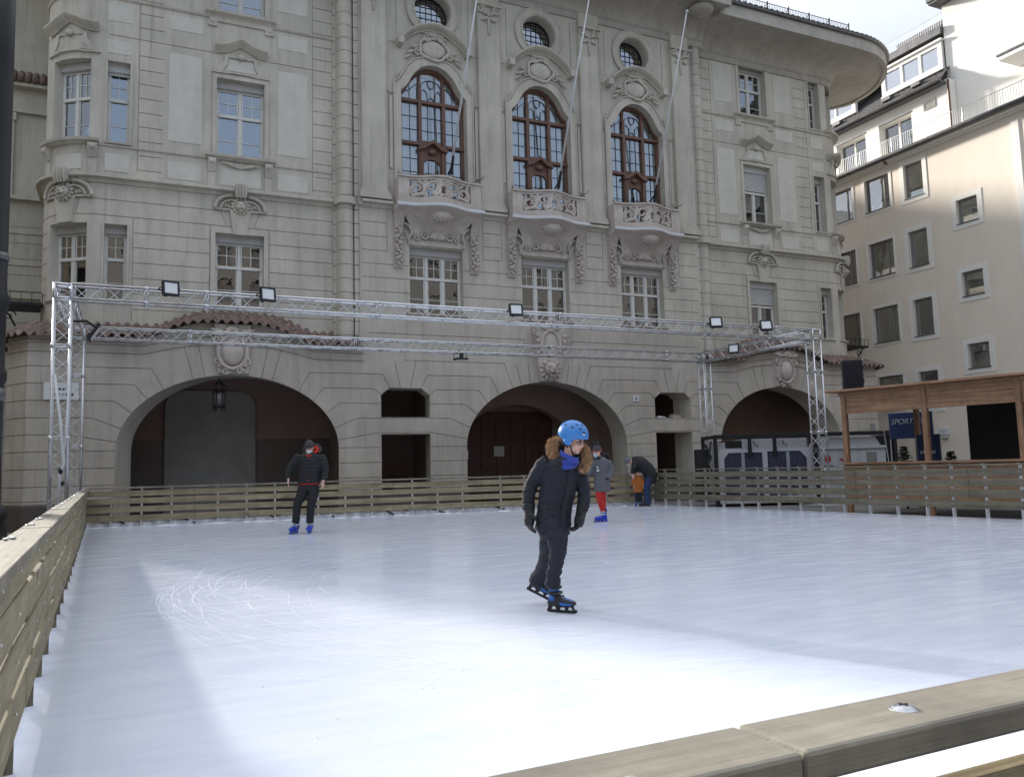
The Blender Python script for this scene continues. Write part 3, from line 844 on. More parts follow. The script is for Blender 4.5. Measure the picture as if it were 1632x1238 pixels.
# ---------------------------------------------------------------- centre block
CS = (9.0, 13.0, 17.0)
AWP = [(-1.15, 10.0), (-1.15, 13.6), (-1.03, 13.7), (-.9, 13.86), (-.8, 14.06), (-.66, 14.28), (-.45, 14.48), (-.22, 14.59), (0, 14.62)]
AWP = AWP + [(-x, z) for x, z in AWP[-2::-1]]
def off(P, k):
    cx, cz = 0, 12.5
    return [(x + k * (1 if x > 0 else -1 if x < 0 else 0), z + (k if z > 13.55 else 0)) for x, z in P]
cg = []
F1 = [9.06, 8.6, 8.15, 7.72, 7.28, 6.83, 6.38]
for z in F1:
    w = 1.66 if z > 8.0 else .93
    xs = [6.52] + [v for c in CS for v in (c - w, c + w)] + [19.48]
    for a, b in zip(xs[::2], xs[1::2]): cg.append(G((a, z), (b, z)))
for c in CS:
    for sx in (-1, 1): cg.append(G((c + sx * 1.66, 8.15), (c + sx * 1.66, 9.5), w=.03))
cg.append(G((6.52, 5.93), (19.48, 5.93)))
for c in CS:
    for sx in (-1, 1):
        cg += [G((c + sx * 1.45, 11.0), (c + sx * 1.45, 13.3), w=.03), G((c + sx * 1.28, 15.5), (c + sx * 1.28, 17.3), w=.03)]
        cg += [G((c + sx * 1.33, 15.2), (c + sx * 1.55, 15.2), w=.03)]
ch = [rect(c - .92, c + .92, 6.2, 8.38) for c in CS] + [[(c + x, z) for x, z in AWP] for c in CS] + [circ(c, 16.57, .64, 36) for c in CS]
add_wall('upper_wall', FC, rect(6.45, 19.55, 5.95, 18.35), ch, cg, M['stucco'], (), back=.5)
for i, c in enumerate(CS):
    p, th = place(FC, c, 6.2); put_window(p, th, 1.84, 2.18, 3, 0.0, True, c != 13)
for c in CS:
    mb = MB(FC); sweep(mb, [(-.3, -.09), (.03, -.09), (.08, -.05), (.08, 0), (-.3, .015)], [(c - 1.02, 6.2), (c + 1.02, 6.2)]); mb.build('window_sill', M['stone'], town)
# main string course of the centre, interrupted by the balconies
xs = [6.5, 9 - 1.48, 9 + 1.48, 13 - 1.48, 13 + 1.48, 17 - 1.48, 17 + 1.48, 19.5]
for a, b in zip(xs[::2], xs[1::2]):
    mb = MB(FC); sweep(mb, [(-.01, -.16), (.05, -.15), (.09, -.06), (.22, -.03), (.22, .05), (.12, .09), (-.01, .12)], [(a, 9.68), (b, 9.68)])
    mb.build('cornice', M['stucco'], town)
# pilasters
for c in (6.93, 11.0, 15.0, 19.07):
    mb = MB(FC); w = .41
    mb.box(c - w, c + w, -.01, .13, 10.12, 18.2)
    for z0, z1, e in ((9.79, 9.93, .1), (9.93, 10.0, .075), (10.0, 10.06, .05), (10.06, 10.12, .025)): mb.box(c - w - e + .0, c + w + e, -.01, .13 + e, z0, z1)
    mb.box(c - w - .012, c - w, -.01, .16, 10.12, 18.2) ; mb.box(c + w, c + w + .012, -.01, .16, 10.12, 18.2)
    for sx in (-1, 1): scroll(mb, c + sx * .3, 16.95, .15, 1.4, sx, .05, .17, PI / 2)
    mb.box(c - w - .06, c + w + .06, .1, .24, 17.08, 17.16)
    for i in range(5): mb.ell((c + .13 * (i - 2), .17, 16.88 - .05 * (2 - abs(i - 2))), (.075, .06, .075), 8, 6)
    for i in range(6): mb.ell((c, .16, 16.62 - .1 * i), (.085 - .009 * i, .05, .065), 8, 6)
    for sx in (-1, 1): leaf(mb, (c, 16.7), (c + sx * .28, 16.55), .07, .15)
    mb.build('pilaster', M['stucco'], town, autosmooth=45)
# window surrounds, hoods, reliefs, oculi
for c in CS:
    mb = MB(FC)
    sur_o = [(c + x, max(z, 10.3)) for x, z in off(AWP, .2)]; sur_i = [(c + x, max(z, 10.29)) for x, z in off(AWP, 0.0)]
    sur_m = [(c + x, max(z, 10.295)) for x, z in off(AWP, .15)]
    sheet(mb, sur_o, [sur_i], .05, -.01)
    mb.path([(x, .06, z) for x, z in [(c + x, max(z, 10.3)) for x, z in off(AWP, .23)]], .03, 6)
    for sx in (-1, 1):
        mb.path([(c + sx * a, .05, b) for a, b in ((1.62, 13.55), (1.5, 13.42), (1.36, 13.46), (1.36, 13.9), (1.2, 14.2))], .03, 6)
        mb.box(c + sx * 1.5 - .05, c + sx * 1.5 + .05, -.01, .05, 10.9, 13.35)
    mb.build('window_surround', M['stucco'], town, autosmooth=40)
    mb = MB(FC)
    def hc(t): return 15.14 + .68 * math.cos(t * PI / 2) ** .8
    prof = [(-.01, -.02), (.08, -.03), (.1, .03), (.24, .06), (.3, .13), (.3, .18), (.1, .22), (-.01, .24)]
    sweep(mb, prof, [(c + 1.16 * t, hc(t) if abs(t) < 1 else 15.14) for t in lin(-1, 1, 36)])
    for sx in (-1, 1):
        mb.box(c + sx * 1.2 - .1, c + sx * 1.2 + .1, -.01, .33, 15.08, 15.3)
        mb.ell((c + sx * 1.17, .2, 15.12), (.09, .12, .07))
    mb.build('window_hood', M['stucco'], town, autosmooth=40)
    mb = MB(FC)
    mb.ell((c, .05, 15.16), (.42, .1, .3), 18, 10)
    mb.path([(c + .5 * math.cos(a) * (1 + .06 * math.cos(5 * a)), .09, 15.16 + .38 * math.sin(a) * (1 + .06 * math.cos(5 * a))) for a in lin(0, 2 * PI, 34)], .05, 7)
    for sx in (-1, 1):
        scroll(mb, c + sx * .25, 15.52, .13, 1.4, sx, .035, .1, 0)
        scroll(mb, c + sx * .55, 14.98, .13, 1.4, -sx, .035, .08, PI / 2)
        for i in range(5): leaf(mb, (c + sx * (.5 + .06 * i), 15.2 - .08 * i), (c + sx * (.78 + .07 * i), 15.16 - .12 * i + .1 * (i % 2)), .05, .05)
    mb.build('relief', M['stucco'], town, autosmooth=50)
    # round window
    mb = MB(FC)
    sheet(mb, circ(c, 16.57, .9, 40), [circ(c, 16.57, .645, 40)], .05, -.01)
    mb.path([(c + .92 * math.cos(a), .05, 16.57 + .92 * math.sin(a)) for a in lin(0, 2 * PI, 48)], .035, 6)
    mb.path([(c + .69 * math.cos(a), .06, 16.57 + .69 * math.sin(a)) for a in lin(0, 2 * PI, 48)], .03, 6)
    ow = mb.build('round_window', M['stucco'], town, autosmooth=40)
    mb = MB(FC); sheet(mb, circ(c, 16.57, .65, 36), [], -.40, -.41); mb.build('pane', M['glass_dark'], ow)
    mb = MB(FC); sheet(mb, circ(c, 16.57, .72, 36), [], -.7, -.71); mb.build('dark_room', M['room'], ow)
    mb = MB(FC)
    for k in lin(-.5, .5, 5):
        h = math.sqrt(max(0, .64 ** 2 - k * k))
        mb.box(c + k - .008, c + k + .008, -.395, -.375, 16.57 - h, 16.57 + h); mb.box(c - h, c + h, -.394, -.376, 16.57 + k - .008, 16.57 + k + .008)
    sheet(mb, circ(c, 16.57, .65, 36), [circ(c, 16.57, .595, 36)], -.36, -.41)
    mb.build('lead_came', M['lead'], ow)
    # tall window: timber frame, door with pediment, leaded lights
    P = [(c + x, z) for x, z in AWP]
    xi = (-1.02, -.47, -.37, .37, .47, 1.02)
    def top_in(x):  # head of the opening at x, lowered by the frame
        for (xa, za), (xb, zb) in zip(AWP, AWP[1:]):
            if xa <= x <= xb and xb > xa: return za + (zb - za) * (x - xa) / (xb - xa)
        return 13.5
    holes = []
    for xa, xb in ((-1.04, -.47), (-.37, .37), (.47, 1.04)):
        if xa == -.37: holes.append([(c + xa, 12.1), (c + xb, 12.1), (c + xb, 13.36), (c + xa, 13.36)])
        else:
            holes.append([(c + xa, 12.02), (c + xb, 12.02), (c + xb, 13.36), (c + xa, 13.36)])
            holes.append([(c + xa, 10.1), (c + xb, 10.1), (c + xb, 11.9), (c + xa, 11.9)])
        holes.append([(c + xa, 13.48), (c + xb, 13.48)] + [(c + x, max(13.52, top_in(x) - .13)) for x in lin(xb, xa, 10)])
    holes.append([(c - .3, 10.1), (c + .3, 10.1)] + [(c + .3 * math.cos(a), 11.25 + .22 * math.sin(a)) for a in lin(0, PI, 10)])
    mb = MB(FC)
    sheet(mb, P, holes, -.26, -.36)
    for x in (-.42, .42): mb.box(c + x - .055, c + x + .055, -.26, -.2, 10.1, 14.0)
    for z in (11.96, 13.42):
        for a, b in ((-1.13, -.48), (-.36, .36), (.48, 1.13)): 
            if z < 12 and a == -.36: continue
            mb.box(c + a, c + b, -.26, -.2, z - .05, z + .05)
    fw = mb.build('window', M['brown_wood'], town)
    mb = MB(FC)
    mb.prism([(c - .5, 11.72), (c - .3, 11.78), (c, 12.0), (c + .3, 11.78), (c + .5, 11.72), (c + .5, 11.84), (c + .3, 11.9), (c, 12.12), (c - .3, 11.9), (c - .5, 11.84)], -.27, -.1)
    mb.ell((c, -.2, 11.72), (.14, .05, .1))
    for sx in (-1, 1): mb.box(c + sx * .37 - .05, c + sx * .37 + .05, -.26, -.18, 10.1, 11.72)
    mb.build('pediment', M['brown_wood'], fw, autosmooth=40)
    mb = MB(FC); sheet(mb, P, [], -.315, -.322); mb.build('pane', M['glass_arch'], fw)
    mb = MB(FC); mb.box(c - 1.4, c + 1.4, -1.2, -1.19, 9.9, 14.8); mb.build('dark_room', M['room'], fw)
    mb = MB(FC)
    for sgn in (-1, 1):
        pts = [(c + sgn * (.05 + 1.08 * i / 40), -.40 + .02 * math.sin(i * 1.6)) for i in range(41)]
        mb.loft([[(x, d, 10.0) for x, d in pts], [(x, d, 14.3) for x, d in pts]], False)
    mb.build('curtain', M['curtain'], fw)
    mb = MB(FC); e = .0075
    for xa, xb, k in ((-1.04, -.47, 2), (-.37, .37, 3), (.47, 1.04, 2)):
        for i in range(1, k):
            x = c + xa + (xb - xa) * i / k; mb.box(x - e, x + e, -.31, -.29, 10.1 if k == 2 else 12.1, 13.36)
            if k == 3: mb.box(x - e, x + e, -.31, -.29, 10.1, 11.4)
        for z in (10.55, 11.0, 11.45) + (12.45, 12.9): 
            a, b = (xa, xb) if k == 2 or z > 12 else (-.3, .3)
            mb.box(c + a, c + b, -.309, -.291, z - e, z + e)
    mb.path([(c + .36 * math.cos(a), -.295, 13.95 + .28 * math.sin(a)) for a in lin(.2, PI - .2, 12)], .014, 5)
    for sx in (-1, 1):
        mb.path([(c + sx * (.37 - .02), -.295, 13.78), (c + sx * .25, -.295, 13.9), (c + sx * .14, -.295, 13.78), (c + sx * .12, -.295, 13.5)], .014, 5)
        mb.path([(c + sx * .12, -.295, 14.22), (c + sx * .12, -.295, 14.05), (c, -.295, 13.93)], .014, 5)
        mb.path([(c + sx * .12, -.295, 13.52), (c, -.295, 13.65)], .014, 5)
        x = c + sx * .76; mb.box(x - e, x + e, -.309, -.291, 13.48, 14.1); mb.path([(c + sx * 1.02, -.295, 13.7), (c + sx * .8, -.295, 13.78), (c + sx * .5, -.295, 14.05)], .013, 5)
    mb.build('lead_came', M['lead'], fw)

# balconies
def bal_d(t):  # t -1..1 plan depth
    return .5 + .34 * (.5 + .5 * math.cos(PI * min(1, abs(t) / .72)))
for c in CS:
    bal = empty('balcony', (c, 24.6, 9.4)); bal.parent = town; bal.location = Vector((c, 24.6, 9.4)) - WLOC[town.name]
    HW = 1.42; ts = lin(-1, 1, 40)
    mb = MB(FC)
    prof = lambda dd: [(-.0, 9.42), (dd - .02, 9.42), (dd + .06, 9.47), (dd + .12, 9.5), (dd + .12, 9.6), (dd + .04, 9.63), (0, 9.63)]
    mb.loft([[(c + (HW + .06) * t, d, z) for d, z in prof(bal_d(t))] for t in ts])
    mb.build('floor_slab', M['white_trim'] if False else M['stone'], bal, autosmooth=30)
    mb = MB(FC)  # lead flashing on the edge
    mb.loft([[(c + (HW + .07) * t, d, z) for d, z in ((bal_d(t) + .05, 9.63), (bal_d(t) + .135, 9.61), (bal_d(t) + .135, 9.53), (bal_d(t) + .145, 9.53), (bal_d(t) + .145, 9.63), (bal_d(t) + .05, 9.65))] for t in ts])
    mb.build('flashing', M['white_paint'], bal, autosmooth=30)
    mb = MB(FC)
    def rail(z0, z1, th, pr):
        mb.loft([[(c + HW * t, d, z) for d, z in ((bal_d(t) - th, z0), (bal_d(t) + pr, z0), (bal_d(t) + pr, z1), (bal_d(t) - th, z1))] for t in ts])
    rail(9.64, 9.86, .12, 0.0); rail(10.42, 10.5, .12, .0); rail(10.5, 10.56, .15, .05)
    for a, b in ((-1, -.74), (.74, 1)):
        mb.loft([[(c + HW * t, d, z) for d, z in ((bal_d(t) - .12, 9.86), (bal_d(t), 9.86), (bal_d(t), 10.42), (bal_d(t) - .12, 10.42))] for t in lin(a, b, 8)])
    for sx in (-1, 1): mb.box(c + min(sx * (HW - .12), sx * (HW - .003)), c + max(sx * (HW - .12), sx * (HW - .003)), .0, .379, 9.64, 10.5)
    mb.build('parapet', M['stone'], bal, autosmooth=30)
    mb = MB(lambda s, d, z: FC(s, d + bal_d((s - c) / HW) - .06, z))
    th = .066
    def sc(cx, cz, r, tn, dr, st): scroll(mb, c + cx, cz, r, tn, dr, th, 0, st, 20)
    zc = 10.14
    for sx in (-1, 1):
        sc(sx * .78, zc, .25, 1.5, sx, PI / 2); sc(sx * .36, zc + .06, .24, 1.3, -sx, -PI / 2)
        mb.path([(c + sx * (.02 + .2 * math.sin(a)), 0, 9.9 + .24 * a / 2) for a in lin(0, PI * 1.2, 10)], th, 6)
        mb.curve([(c + sx * .05, 0, 10.4), (c + sx * .16, 0, 10.25), (c + sx * .12, 0, 10.05), (c + sx * .3, 0, 9.9)], th, 6)
        mb.curve([(c + sx * .5, 0, 9.88), (c + sx * .62, 0, 9.98), (c + sx * .98, 0, 9.9)], th, 6)
        mb.curve([(c + sx * .98, 0, 10.4), (c + sx * .9, 0, 10.32), (c + sx * 1.0, 0, 10.1), (c + sx * .95, 0, 9.9)], th * .9, 6)
        mb.curve([(c + sx * .56, 0, 10.42), (c + sx * .52, 0, 10.3), (c + sx * .6, 0, 10.15)], th, 6)
        sc(sx * .2, 9.97, .15, 1.2, sx, 0)
    mb.curve([(c - .3, 0, 10.35), (c - .1, 0, 10.41), (c, 0, 10.3), (c + .1, 0, 10.41), (c + .3, 0, 10.35)], th, 6)
    mb.build('carved_grille', M['stone'], bal, autosmooth=60)
    # coved console below with shell, foliage drops and volutes
    mb = MB(FC)
    rings = []
    for i in range(11):
        q = i / 10; z = 9.42 - q * .82
        rr = []
        for t in lin(-.9, .9, 24):
            dd = (bal_d(t) - .06) * (1 - q) ** 1.9 + .05
            w = HW * (1 - .36 * min(1, q * 1.5))
            rr.append((c + w * t, dd, z))
        rings.append(rr)
    mb.loft(rings, False)
    mb.box(c - 1.0, c + 1.0, 0, .06, 8.42, 8.6)
    for sx in (-1, 1):
        mb.loft([[(c + sx * x, d, z) for x, d in ((1.16, 0), (1.16, dd), (1.46, dd), (1.46, 0))] for z, dd in ((7.62, .06), (7.75, .09), (8.5, .1), (9.0, .16), (9.25, .3), (9.42, .46))])
        mb.curve([(c + sx * 1.12, .12, 9.1), (c + sx * .95, .16, 8.98), (c + sx * .88, .13, 8.8), (c + sx * .96, .08, 8.6), (c + sx * .92, .06, 8.45)], .045, 6)
        mb.curve([(c + sx * 1.12, .1, 8.85), (c + sx * 1.0, .1, 8.75), (c + sx * 1.02, .08, 8.6)], .03, 6)
    mb.build('console', M['stone'], bal, autosmooth=40)
    mb = MB(FC)
    for i in range(9):
        a = PI * (i + .5) / 9; leaf(mb, (c, 8.66), (c + .34 * math.cos(a), 8.66 + .3 * math.sin(a)), .07, .12)
    for sx in (-1, 1):
        scroll(mb, c + sx * .42, 8.74, .15, 1.4, -sx, .045, .12, PI / 2); scroll(mb, c + sx * .7, 8.66, .1, 1.3, sx, .04, .09, PI / 2)
    mb.ell((c, .62, 9.3), (.32, .22, .2))
    for i in range(8):
        a = -PI * (i + .5) / 8; leaf(mb, (c, 9.3), (c + .42 * math.cos(a), 9.34 + .3 * math.sin(a)), .07, .6)
    rnd = random.Random(int(c))
    for sx in (-1, 1):
        for i in range(26):
            z = 7.72 + i * .056; x = c + sx * (1.31 + .08 * math.sin(i * 2.4))
            mb.ell((x, .15, z), (.06 + .02 * rnd.random(), .05, .045), 7, 5)
        for i in range(7): leaf(mb, (c + sx * 1.31, 8.0 + i * .17), (c + sx * (1.31 + .13 * (-1) ** i), 7.86 + i * .17), .05, .13)
    mb.build('carved_foliage', M['stone'], bal, autosmooth=60)
    # bird spikes / planter brackets on the parapet
    mb = MB(FC)
    for t in (-.98, -.55, -.05, .55, .9, .98):
        s = c + HW * t; d = bal_d(t) - .08
        mb.tube((s, d, 10.55), (s + .02, d, 10.68), .012, 5)
    mb.path([(c + HW * t, bal_d(t) - .1, 10.62) for t in lin(-1, 1, 20)], .006, 4)
    mb.path([(c + 1.2, .45, 10.62), (c + 1.42, .62, 10.7), (c + 1.5, .62, 10.8)], .012, 5)
    mb.build('bracket', M['iron'], bal)

# flag poles leaning out from the tall windows
for c in CS:
    fp = empty('flagpole', (c + .45, 24.75, 10.55), 0); fp.parent = town; fp.location = Vector((c + .45, 24.75, 10.55)) - WLOC[town.name]
    a = Vector((c + .42, 24.72, 10.75)); b = Vector((c + .98, 22.9, 17.4))
    mb = MB(); mb.tube(a, b, .034, 10, .024); mb.build('pole', M['white_paint'], fp, smooth=True)
    mb = MB(); mb.ell(tuple(b), .055); mb.build('finial', M['white_paint'], fp, smooth=True)
    mb = MB()
    q = a.lerp(b, .03); mb.tube(q - Vector((0, 0, .12)), a.lerp(b, .1), .05, 10); mb.tube((c + .42, 24.9, 10.9), a.lerp(b, .05), .03, 6)
    mb.build('bracket', M['iron'], fp)
    mb = MB(); pts = [b + Vector((-.03, -.02, -.05)), a.lerp(b, .5) + Vector((-.06, -.03, 0)), a.lerp(b, .08) + Vector((-.05, -.02, 0))]; mb.path(pts, .006, 4); mb.build('halyard', M['white_paint'], fp)

# ---------------------------------------------------------------- eaves, roofs
def eave_ring_pts():
    """matching wall and eave edge points along the front, left to right"""
    wl = []; n = 24
    ce = (-1.68, 27.65); R = 3.9
    for wy, ey, x in ((30.6, 30.6, -3.5), (29.9, 30.0, -3.6), (29.1, 29.4, -4.2), (28.3, 28.7, -5.15), (27.6, 28.1, -5.5)): wl.append(((-2.4, wy), (x, ey)))
    for i in range(n + 1):
        a = PI / 2 * (1 - i / n)
        q = R
        wl.append(((-.9 - 1.5 * math.sin(a), 26.95 - 1.5 * math.cos(a)), (ce[0] - q * math.sin(a), ce[1] - R * math.cos(a))))
    wl.append(((5.8, YW), (5.8, 23.75)))
    return wl
WL = eave_ring_pts()
def eave(lst, zf0, zf1, name='eave', bead=0.0):
    mb = MB()
    rings = []
    for (wx, wy), (ex_, ey_) in lst:
        w = Vector((wx, wy)); e = Vector((ex_, ey_)); n = (e - w); L = n.length; n.normalize()
        ax_ = wx if wx < 13 else 26 - wx; cv = 1.0
        if wy > 26.9: cv = .12
        elif ax_ < -.9: q = min(1, max(0, (math.asin(min(1, (-.9 - ax_) / 1.5)) - .45) / .6)); cv = 1 - .88 * q * q * (3 - 2 * q)
        P = lambda d, z: (wx + n.x * d, wy + n.y * d, z if z > zf0 - .05 or d < .0 else zf0 - (zf0 - z) * cv - .02)
        ring = [P(-.05, zf0 - .95), P(.06, zf0 - .92), P(.08, zf0 - .72), P(.16, zf0 - .66), P(.2, zf0 - .42), P(.34, zf0 - .2), P(.6, zf0 - .06), P(L * .62, zf0 + .02), P(L - .22, zf0 + .03), P(L - .2, zf0 - .03), P(L, zf0 - .03), P(L, zf1), P(L - .04, zf1 + .03), P(-.05, zf1 + .35)]
        rings.append(ring)
    mb.loft(rings)
    return mb.build(name, M['soffit'], town, autosmooth=30)
def gutter_and_tiles(lst, z, rows=7):
    mb = MB()
    rings = []
    for (wx, wy), (ex_, ey_) in lst:
        n = Vector((ex_ - wx, ey_ - wy)); L = n.length; n.normalize()
        P = lambda d, zz: (wx + n.x * d, wy + n.y * d, zz)
        rings.append([P(L - .06, z), P(L + .02, z - .05), P(L + .11, z - .02), P(L + .14, z + .07), P(L + .02, z + .09), P(L - .06, z + .07)])
    mb.loft(rings); mb.build('gutter', M['zinc'], town, autosmooth=40)
    mb = MB(); path = []
    # resample by arc length along the eave
    E = [Vector(e) for w, e in lst]; W = [Vector(w) for w, e in lst]
    cum = [0]
    for a, b in zip(E, E[1:]): cum.append(cum[-1] + (b - a).length)
    m = int(cum[-1] / .045); R = []; j = 0
    for i in range(m + 1):
        t = cum[-1] * i / m
        while j < len(cum) - 2 and cum[j + 1] < t: j += 1
        f = (t - cum[j]) / (cum[j + 1] - cum[j]); e = E[j].lerp(E[j + 1], f); w = W[j].lerp(W[j + 1], f)
        n = (e - w).normalized(); hgt = .035 * math.cos(2 * PI * t / .27)
        ring = []
        for k in range(3):
            for d, dz in ((.1 - k * 1.1, 0), (-1.0 - k * 1.1, .62)):
                ring.append((e.x + n.x * d, e.y + n.y * d, z + .12 + hgt + (.1 - d) * .5 + k * .02 - (.0 if dz == 0 else .03)))
        R.append(ring)
    mb.loft(R, False); mb.build('roof_tiles', M['tile_dark'], town, smooth=True)
mirl = lambda lst: [((26 - w[0], w[1]), (26 - e[0], e[1])) for w, e in lst]
eave(WL, 18.31, 18.76); eave(mirl(WL), 18.31, 18.76)
gutter_and_tiles(WL, 18.8); gutter_and_tiles(mirl(WL), 18.8)
CL = [((5.8, 25), (5.6, 23.3)), ((13, 25), (13, 23.3)), ((20.2, 25), (20.4, 23.3))]
eave(CL, 18.4, 18.86); gutter_and_tiles(CL, 18.9)
for c in (11.0, 15.0, 19.4, 6.6):
    mb = MB(FC); mb.ell((c, 1.1, 18.3), (.5, .5, .22)); scroll(mb, c, 18.25, .3, 1.4, 1, .06, 1.0, 0)
    mb.build('relief', M['soffit'], town, autosmooth=50)
# snow guards
for lst, f0, f1 in ((mirl(WL), 0, 6.9), (WL, 0, 6.5)):
    mb = MB(); sgn = 1 if lst is not WL else -1
    base = 20.6 if sgn > 0 else 5.4
    x = 0
    y0, z0 = 23.95, 19.02
    L = 6.6
    for i in range(int(L / .085)):
        xx = base + sgn * i * .085
        mb.tube((xx, y0, z0), (xx, y0, z0 + .36), .008, 4)
    for zz in (.02, .34): mb.tube((base, y0, z0 + zz), (base + sgn * L, y0, z0 + zz), .014, 5)
    for i in range(7):
        xx = base + sgn * L * i / 6; mb.tube((xx, y0, z0 - .05), (xx, y0, z0 + .42), .025, 5); mb.tube((xx, y0 + .4, z0 + .15), (xx, y0, z0 + .35), .015, 4)
    mb.build('snow_guard', M['iron'], town)
# roof body, and unseen rear blocks shaped for the shade on the beige building
mb = MB()
mb.prism([(25.2, 18.88), (24.2, 18.98), (26.6, 20.1), (29.8, 18.95), (29.8, 18.66), (26, 18.66)], -2.2, 28.2, 'yz')
mb.build('roof', M['tile_dark'], town)
mb = MB()
mb.box(-2.3, 28.3, 29.0, 29.9, 4.5, 17.6)
mb.box(-4.6, 28.9, 33.6, 39.5, -.2, 13.6)
mb.box(-2.3, 28.9, 29.9, 33.6, 4.4, 14.4)
mb.build('rear_wall', M['stucco'], town)
mb = MB(); mb.prism([(33.7, 13.0), (33.7, 13.8), (36.3, 14.0), (39.6, 16.4), (44.5, 19.8), (50, 19.8), (50, 0), (39.6, 0), (39.6, 13.0)], -2.0, 28.95, 'yz'); mb.build('unseen_rear_block', M['stucco'], town)  # unseen; roofline shaped to set the cast shade edge
# set-back side wing on the left
mb = MB()
mb.T = None
mb.box(-4.72, -2.2, 29.0, 33.0, -.2, 13.9); mb.box(-4.6, -2.2, 29.4, 33.0, 13.9, 24)
mb.build('side_wing', M['stucco'], town)
mb = MB()
for z, d in ((6.85, .12), (7.9, .05), (9.95, .2), (8.9, .05), (12.75, .14), (13.55, .3)): mb.box(-4.72 - d * .5, -2.36, 29.0 - d, 29.02, z - .12, z)
mb.box(-4.0, -3.45, 28.88, 29.0, 9.95, 12.6); mb.box(-4.05, -3.4, 28.84, 29.0, 12.35, 12.6)
for z in lin(1, 9, 16): mb.box(-4.72, -2.36, 28.985, 29.0, z, z + .42)
mb.build('side_wing_trim', M['stucco'], town)
mb = MB(); 
for i in range(14):
    x = -4.9 + i * .2; mb.path([(x, 28.6, 13.58), (x, 29.0, 13.95)], .1, 6)
mb.build('tile_canopy', M['tile'], town, smooth=True)
put_window(Vector((-2.8, 28.99, 10.05)), 0, .9, 2.3, 2, 0); put_window(Vector((-4.35, 28.99, 10.05)), 0, .7, 2.3, 1, 0)
# iron ledges at both corners
for sx in (0, 1):
    X = (lambda x: x) if not sx else (lambda x: 26 - x)
    mb = MB()
    x0, x1 = sorted((X(-3.6), X(-2.3)))
    mb.box(x0, x1, 26.2, 27.4, 6.05, 6.13)
    for k in range(6):
        a = x0 + (x1 - x0) * k / 5; mb.tube((a, 26.2, 6.13), (a, 26.2, 6.4), .012, 4)
    mb.tube((x0, 26.2, 6.4), (x1, 26.2, 6.4), .014, 4)
    mb.path([(X(-3.4), 26.3, 6.05), (X(-3.1), 26.3, 5.75), (X(-2.95), 26.3, 5.45)], .03, 5)
    scroll(mb, X(-3.1), 5.75, .16, 1.3, 1, .02, 26.3, 0)
    mb.build('iron_ledge', M['iron'], town)
# lantern hanging in the left arch
lan = empty('lantern', (2.35, 25.45, 3.1), 0, 'black wrought iron lantern hanging in the arch with the grey roller door', 'lantern')
mb = MB(); cx, cy = 2.35, 25.45
for i in range(6):
    a = 2 * PI * i / 6; x, y = cx + .17 * math.cos(a), cy + .17 * math.sin(a); x2, y2 = cx + .17 * math.cos(a + PI / 3), cy + .17 * math.sin(a + PI / 3)
    mb.tube((x, y, 3.16), (x, y, 3.66), .014, 5)
    for z in (3.16, 3.2, 3.6, 3.66): mb.tube((x, y, z), (x2, y2, z), .014, 5)
    mb.path([(x, y, 3.66), (cx + .21 * math.cos(a), cy + .21 * math.sin(a), 3.74), (cx + .1 * math.cos(a), cy + .1 * math.sin(a), 3.86), (cx, cy, 3.94)], .014, 5)
    mb.tube((x, y, 3.06), (x, y, 3.16), .02, 5, .008)
mb.tube((cx, cy, 3.9), (cx, cy, 4.2), .012, 5)
mb.build('cage', M['iron'], lan)
mb = MB(); mb.lathe([(.0, 3.2), (.13, 3.2), (.14, 3.58), (.0, 3.6)], (cx, cy, 0), 12); mb.build('glass', mat('lantern_glass', (.16, .155, .15), rough=.3, bump=0), lan, smooth=True)

# wall signs
def text_mesh(txt, size, loc, rz, m, name, parent=None, depth=.004, align='CENTER', shear=0.0, tilt=PI / 2):
    cu = bpy.data.curves.new(name, 'FONT'); cu.body = txt; cu.size = size; cu.extrude = depth; cu.align_x = align; cu.align_y = 'CENTER'; cu.shear = shear
    t = bpy.data.objects.new(name, cu); col.objects.link(t); bpy.context.view_layer.update()
    me = bpy.data.meshes.new_from_object(t.evaluated_get(bpy.context.evaluated_depsgraph_get())); bpy.data.objects.remove(t)
    o = link_mesh(name, me, m, parent); o.location = loc; o.rotation_euler = (tilt, 0, rz); return o
hs = empty('house_number', (16.49, 24.98, 3.42), 0, 'small white plate with the number 5 beside the central arch', 'sign')
mb = MB(); mb.box(16.37, 16.61, 24.965, 24.99, 3.43, 3.65); mb.build('plate', M['sign_white'], hs, bevel=.006)
text_mesh('5', .2, (0, -.021, .12), 0, M['ink'], 'digit', hs)
ws = empty('wall_sign', (-1.68, 24.95, 3.3), 0, 'wide white board sign on the grey wall behind the two nearest truss towers', 'sign')
mb = MB(); mb.box(-2.1, -1.27, 24.93, 24.96, 3.3, 3.76)
for x in (-2.05, -1.32): mb.box(x - .02, x + .02, 24.96, 25.0, 3.36, 3.7)
mb.build('board', M['sign_white'], ws, bevel=.004)
# the lettering behind the tower is too blurred to read: short dark strokes
mb = MB(); r = random.Random(3)
for row in (3.58, 3.44):
    x = -1.95
    while x < -1.45:
        w = r.uniform(.04, .1); mb.box(x, x + w, 24.925, 24.93, row - .025, row + .025); x += w + .035
mb.build('lettering', M['ink'], ws)
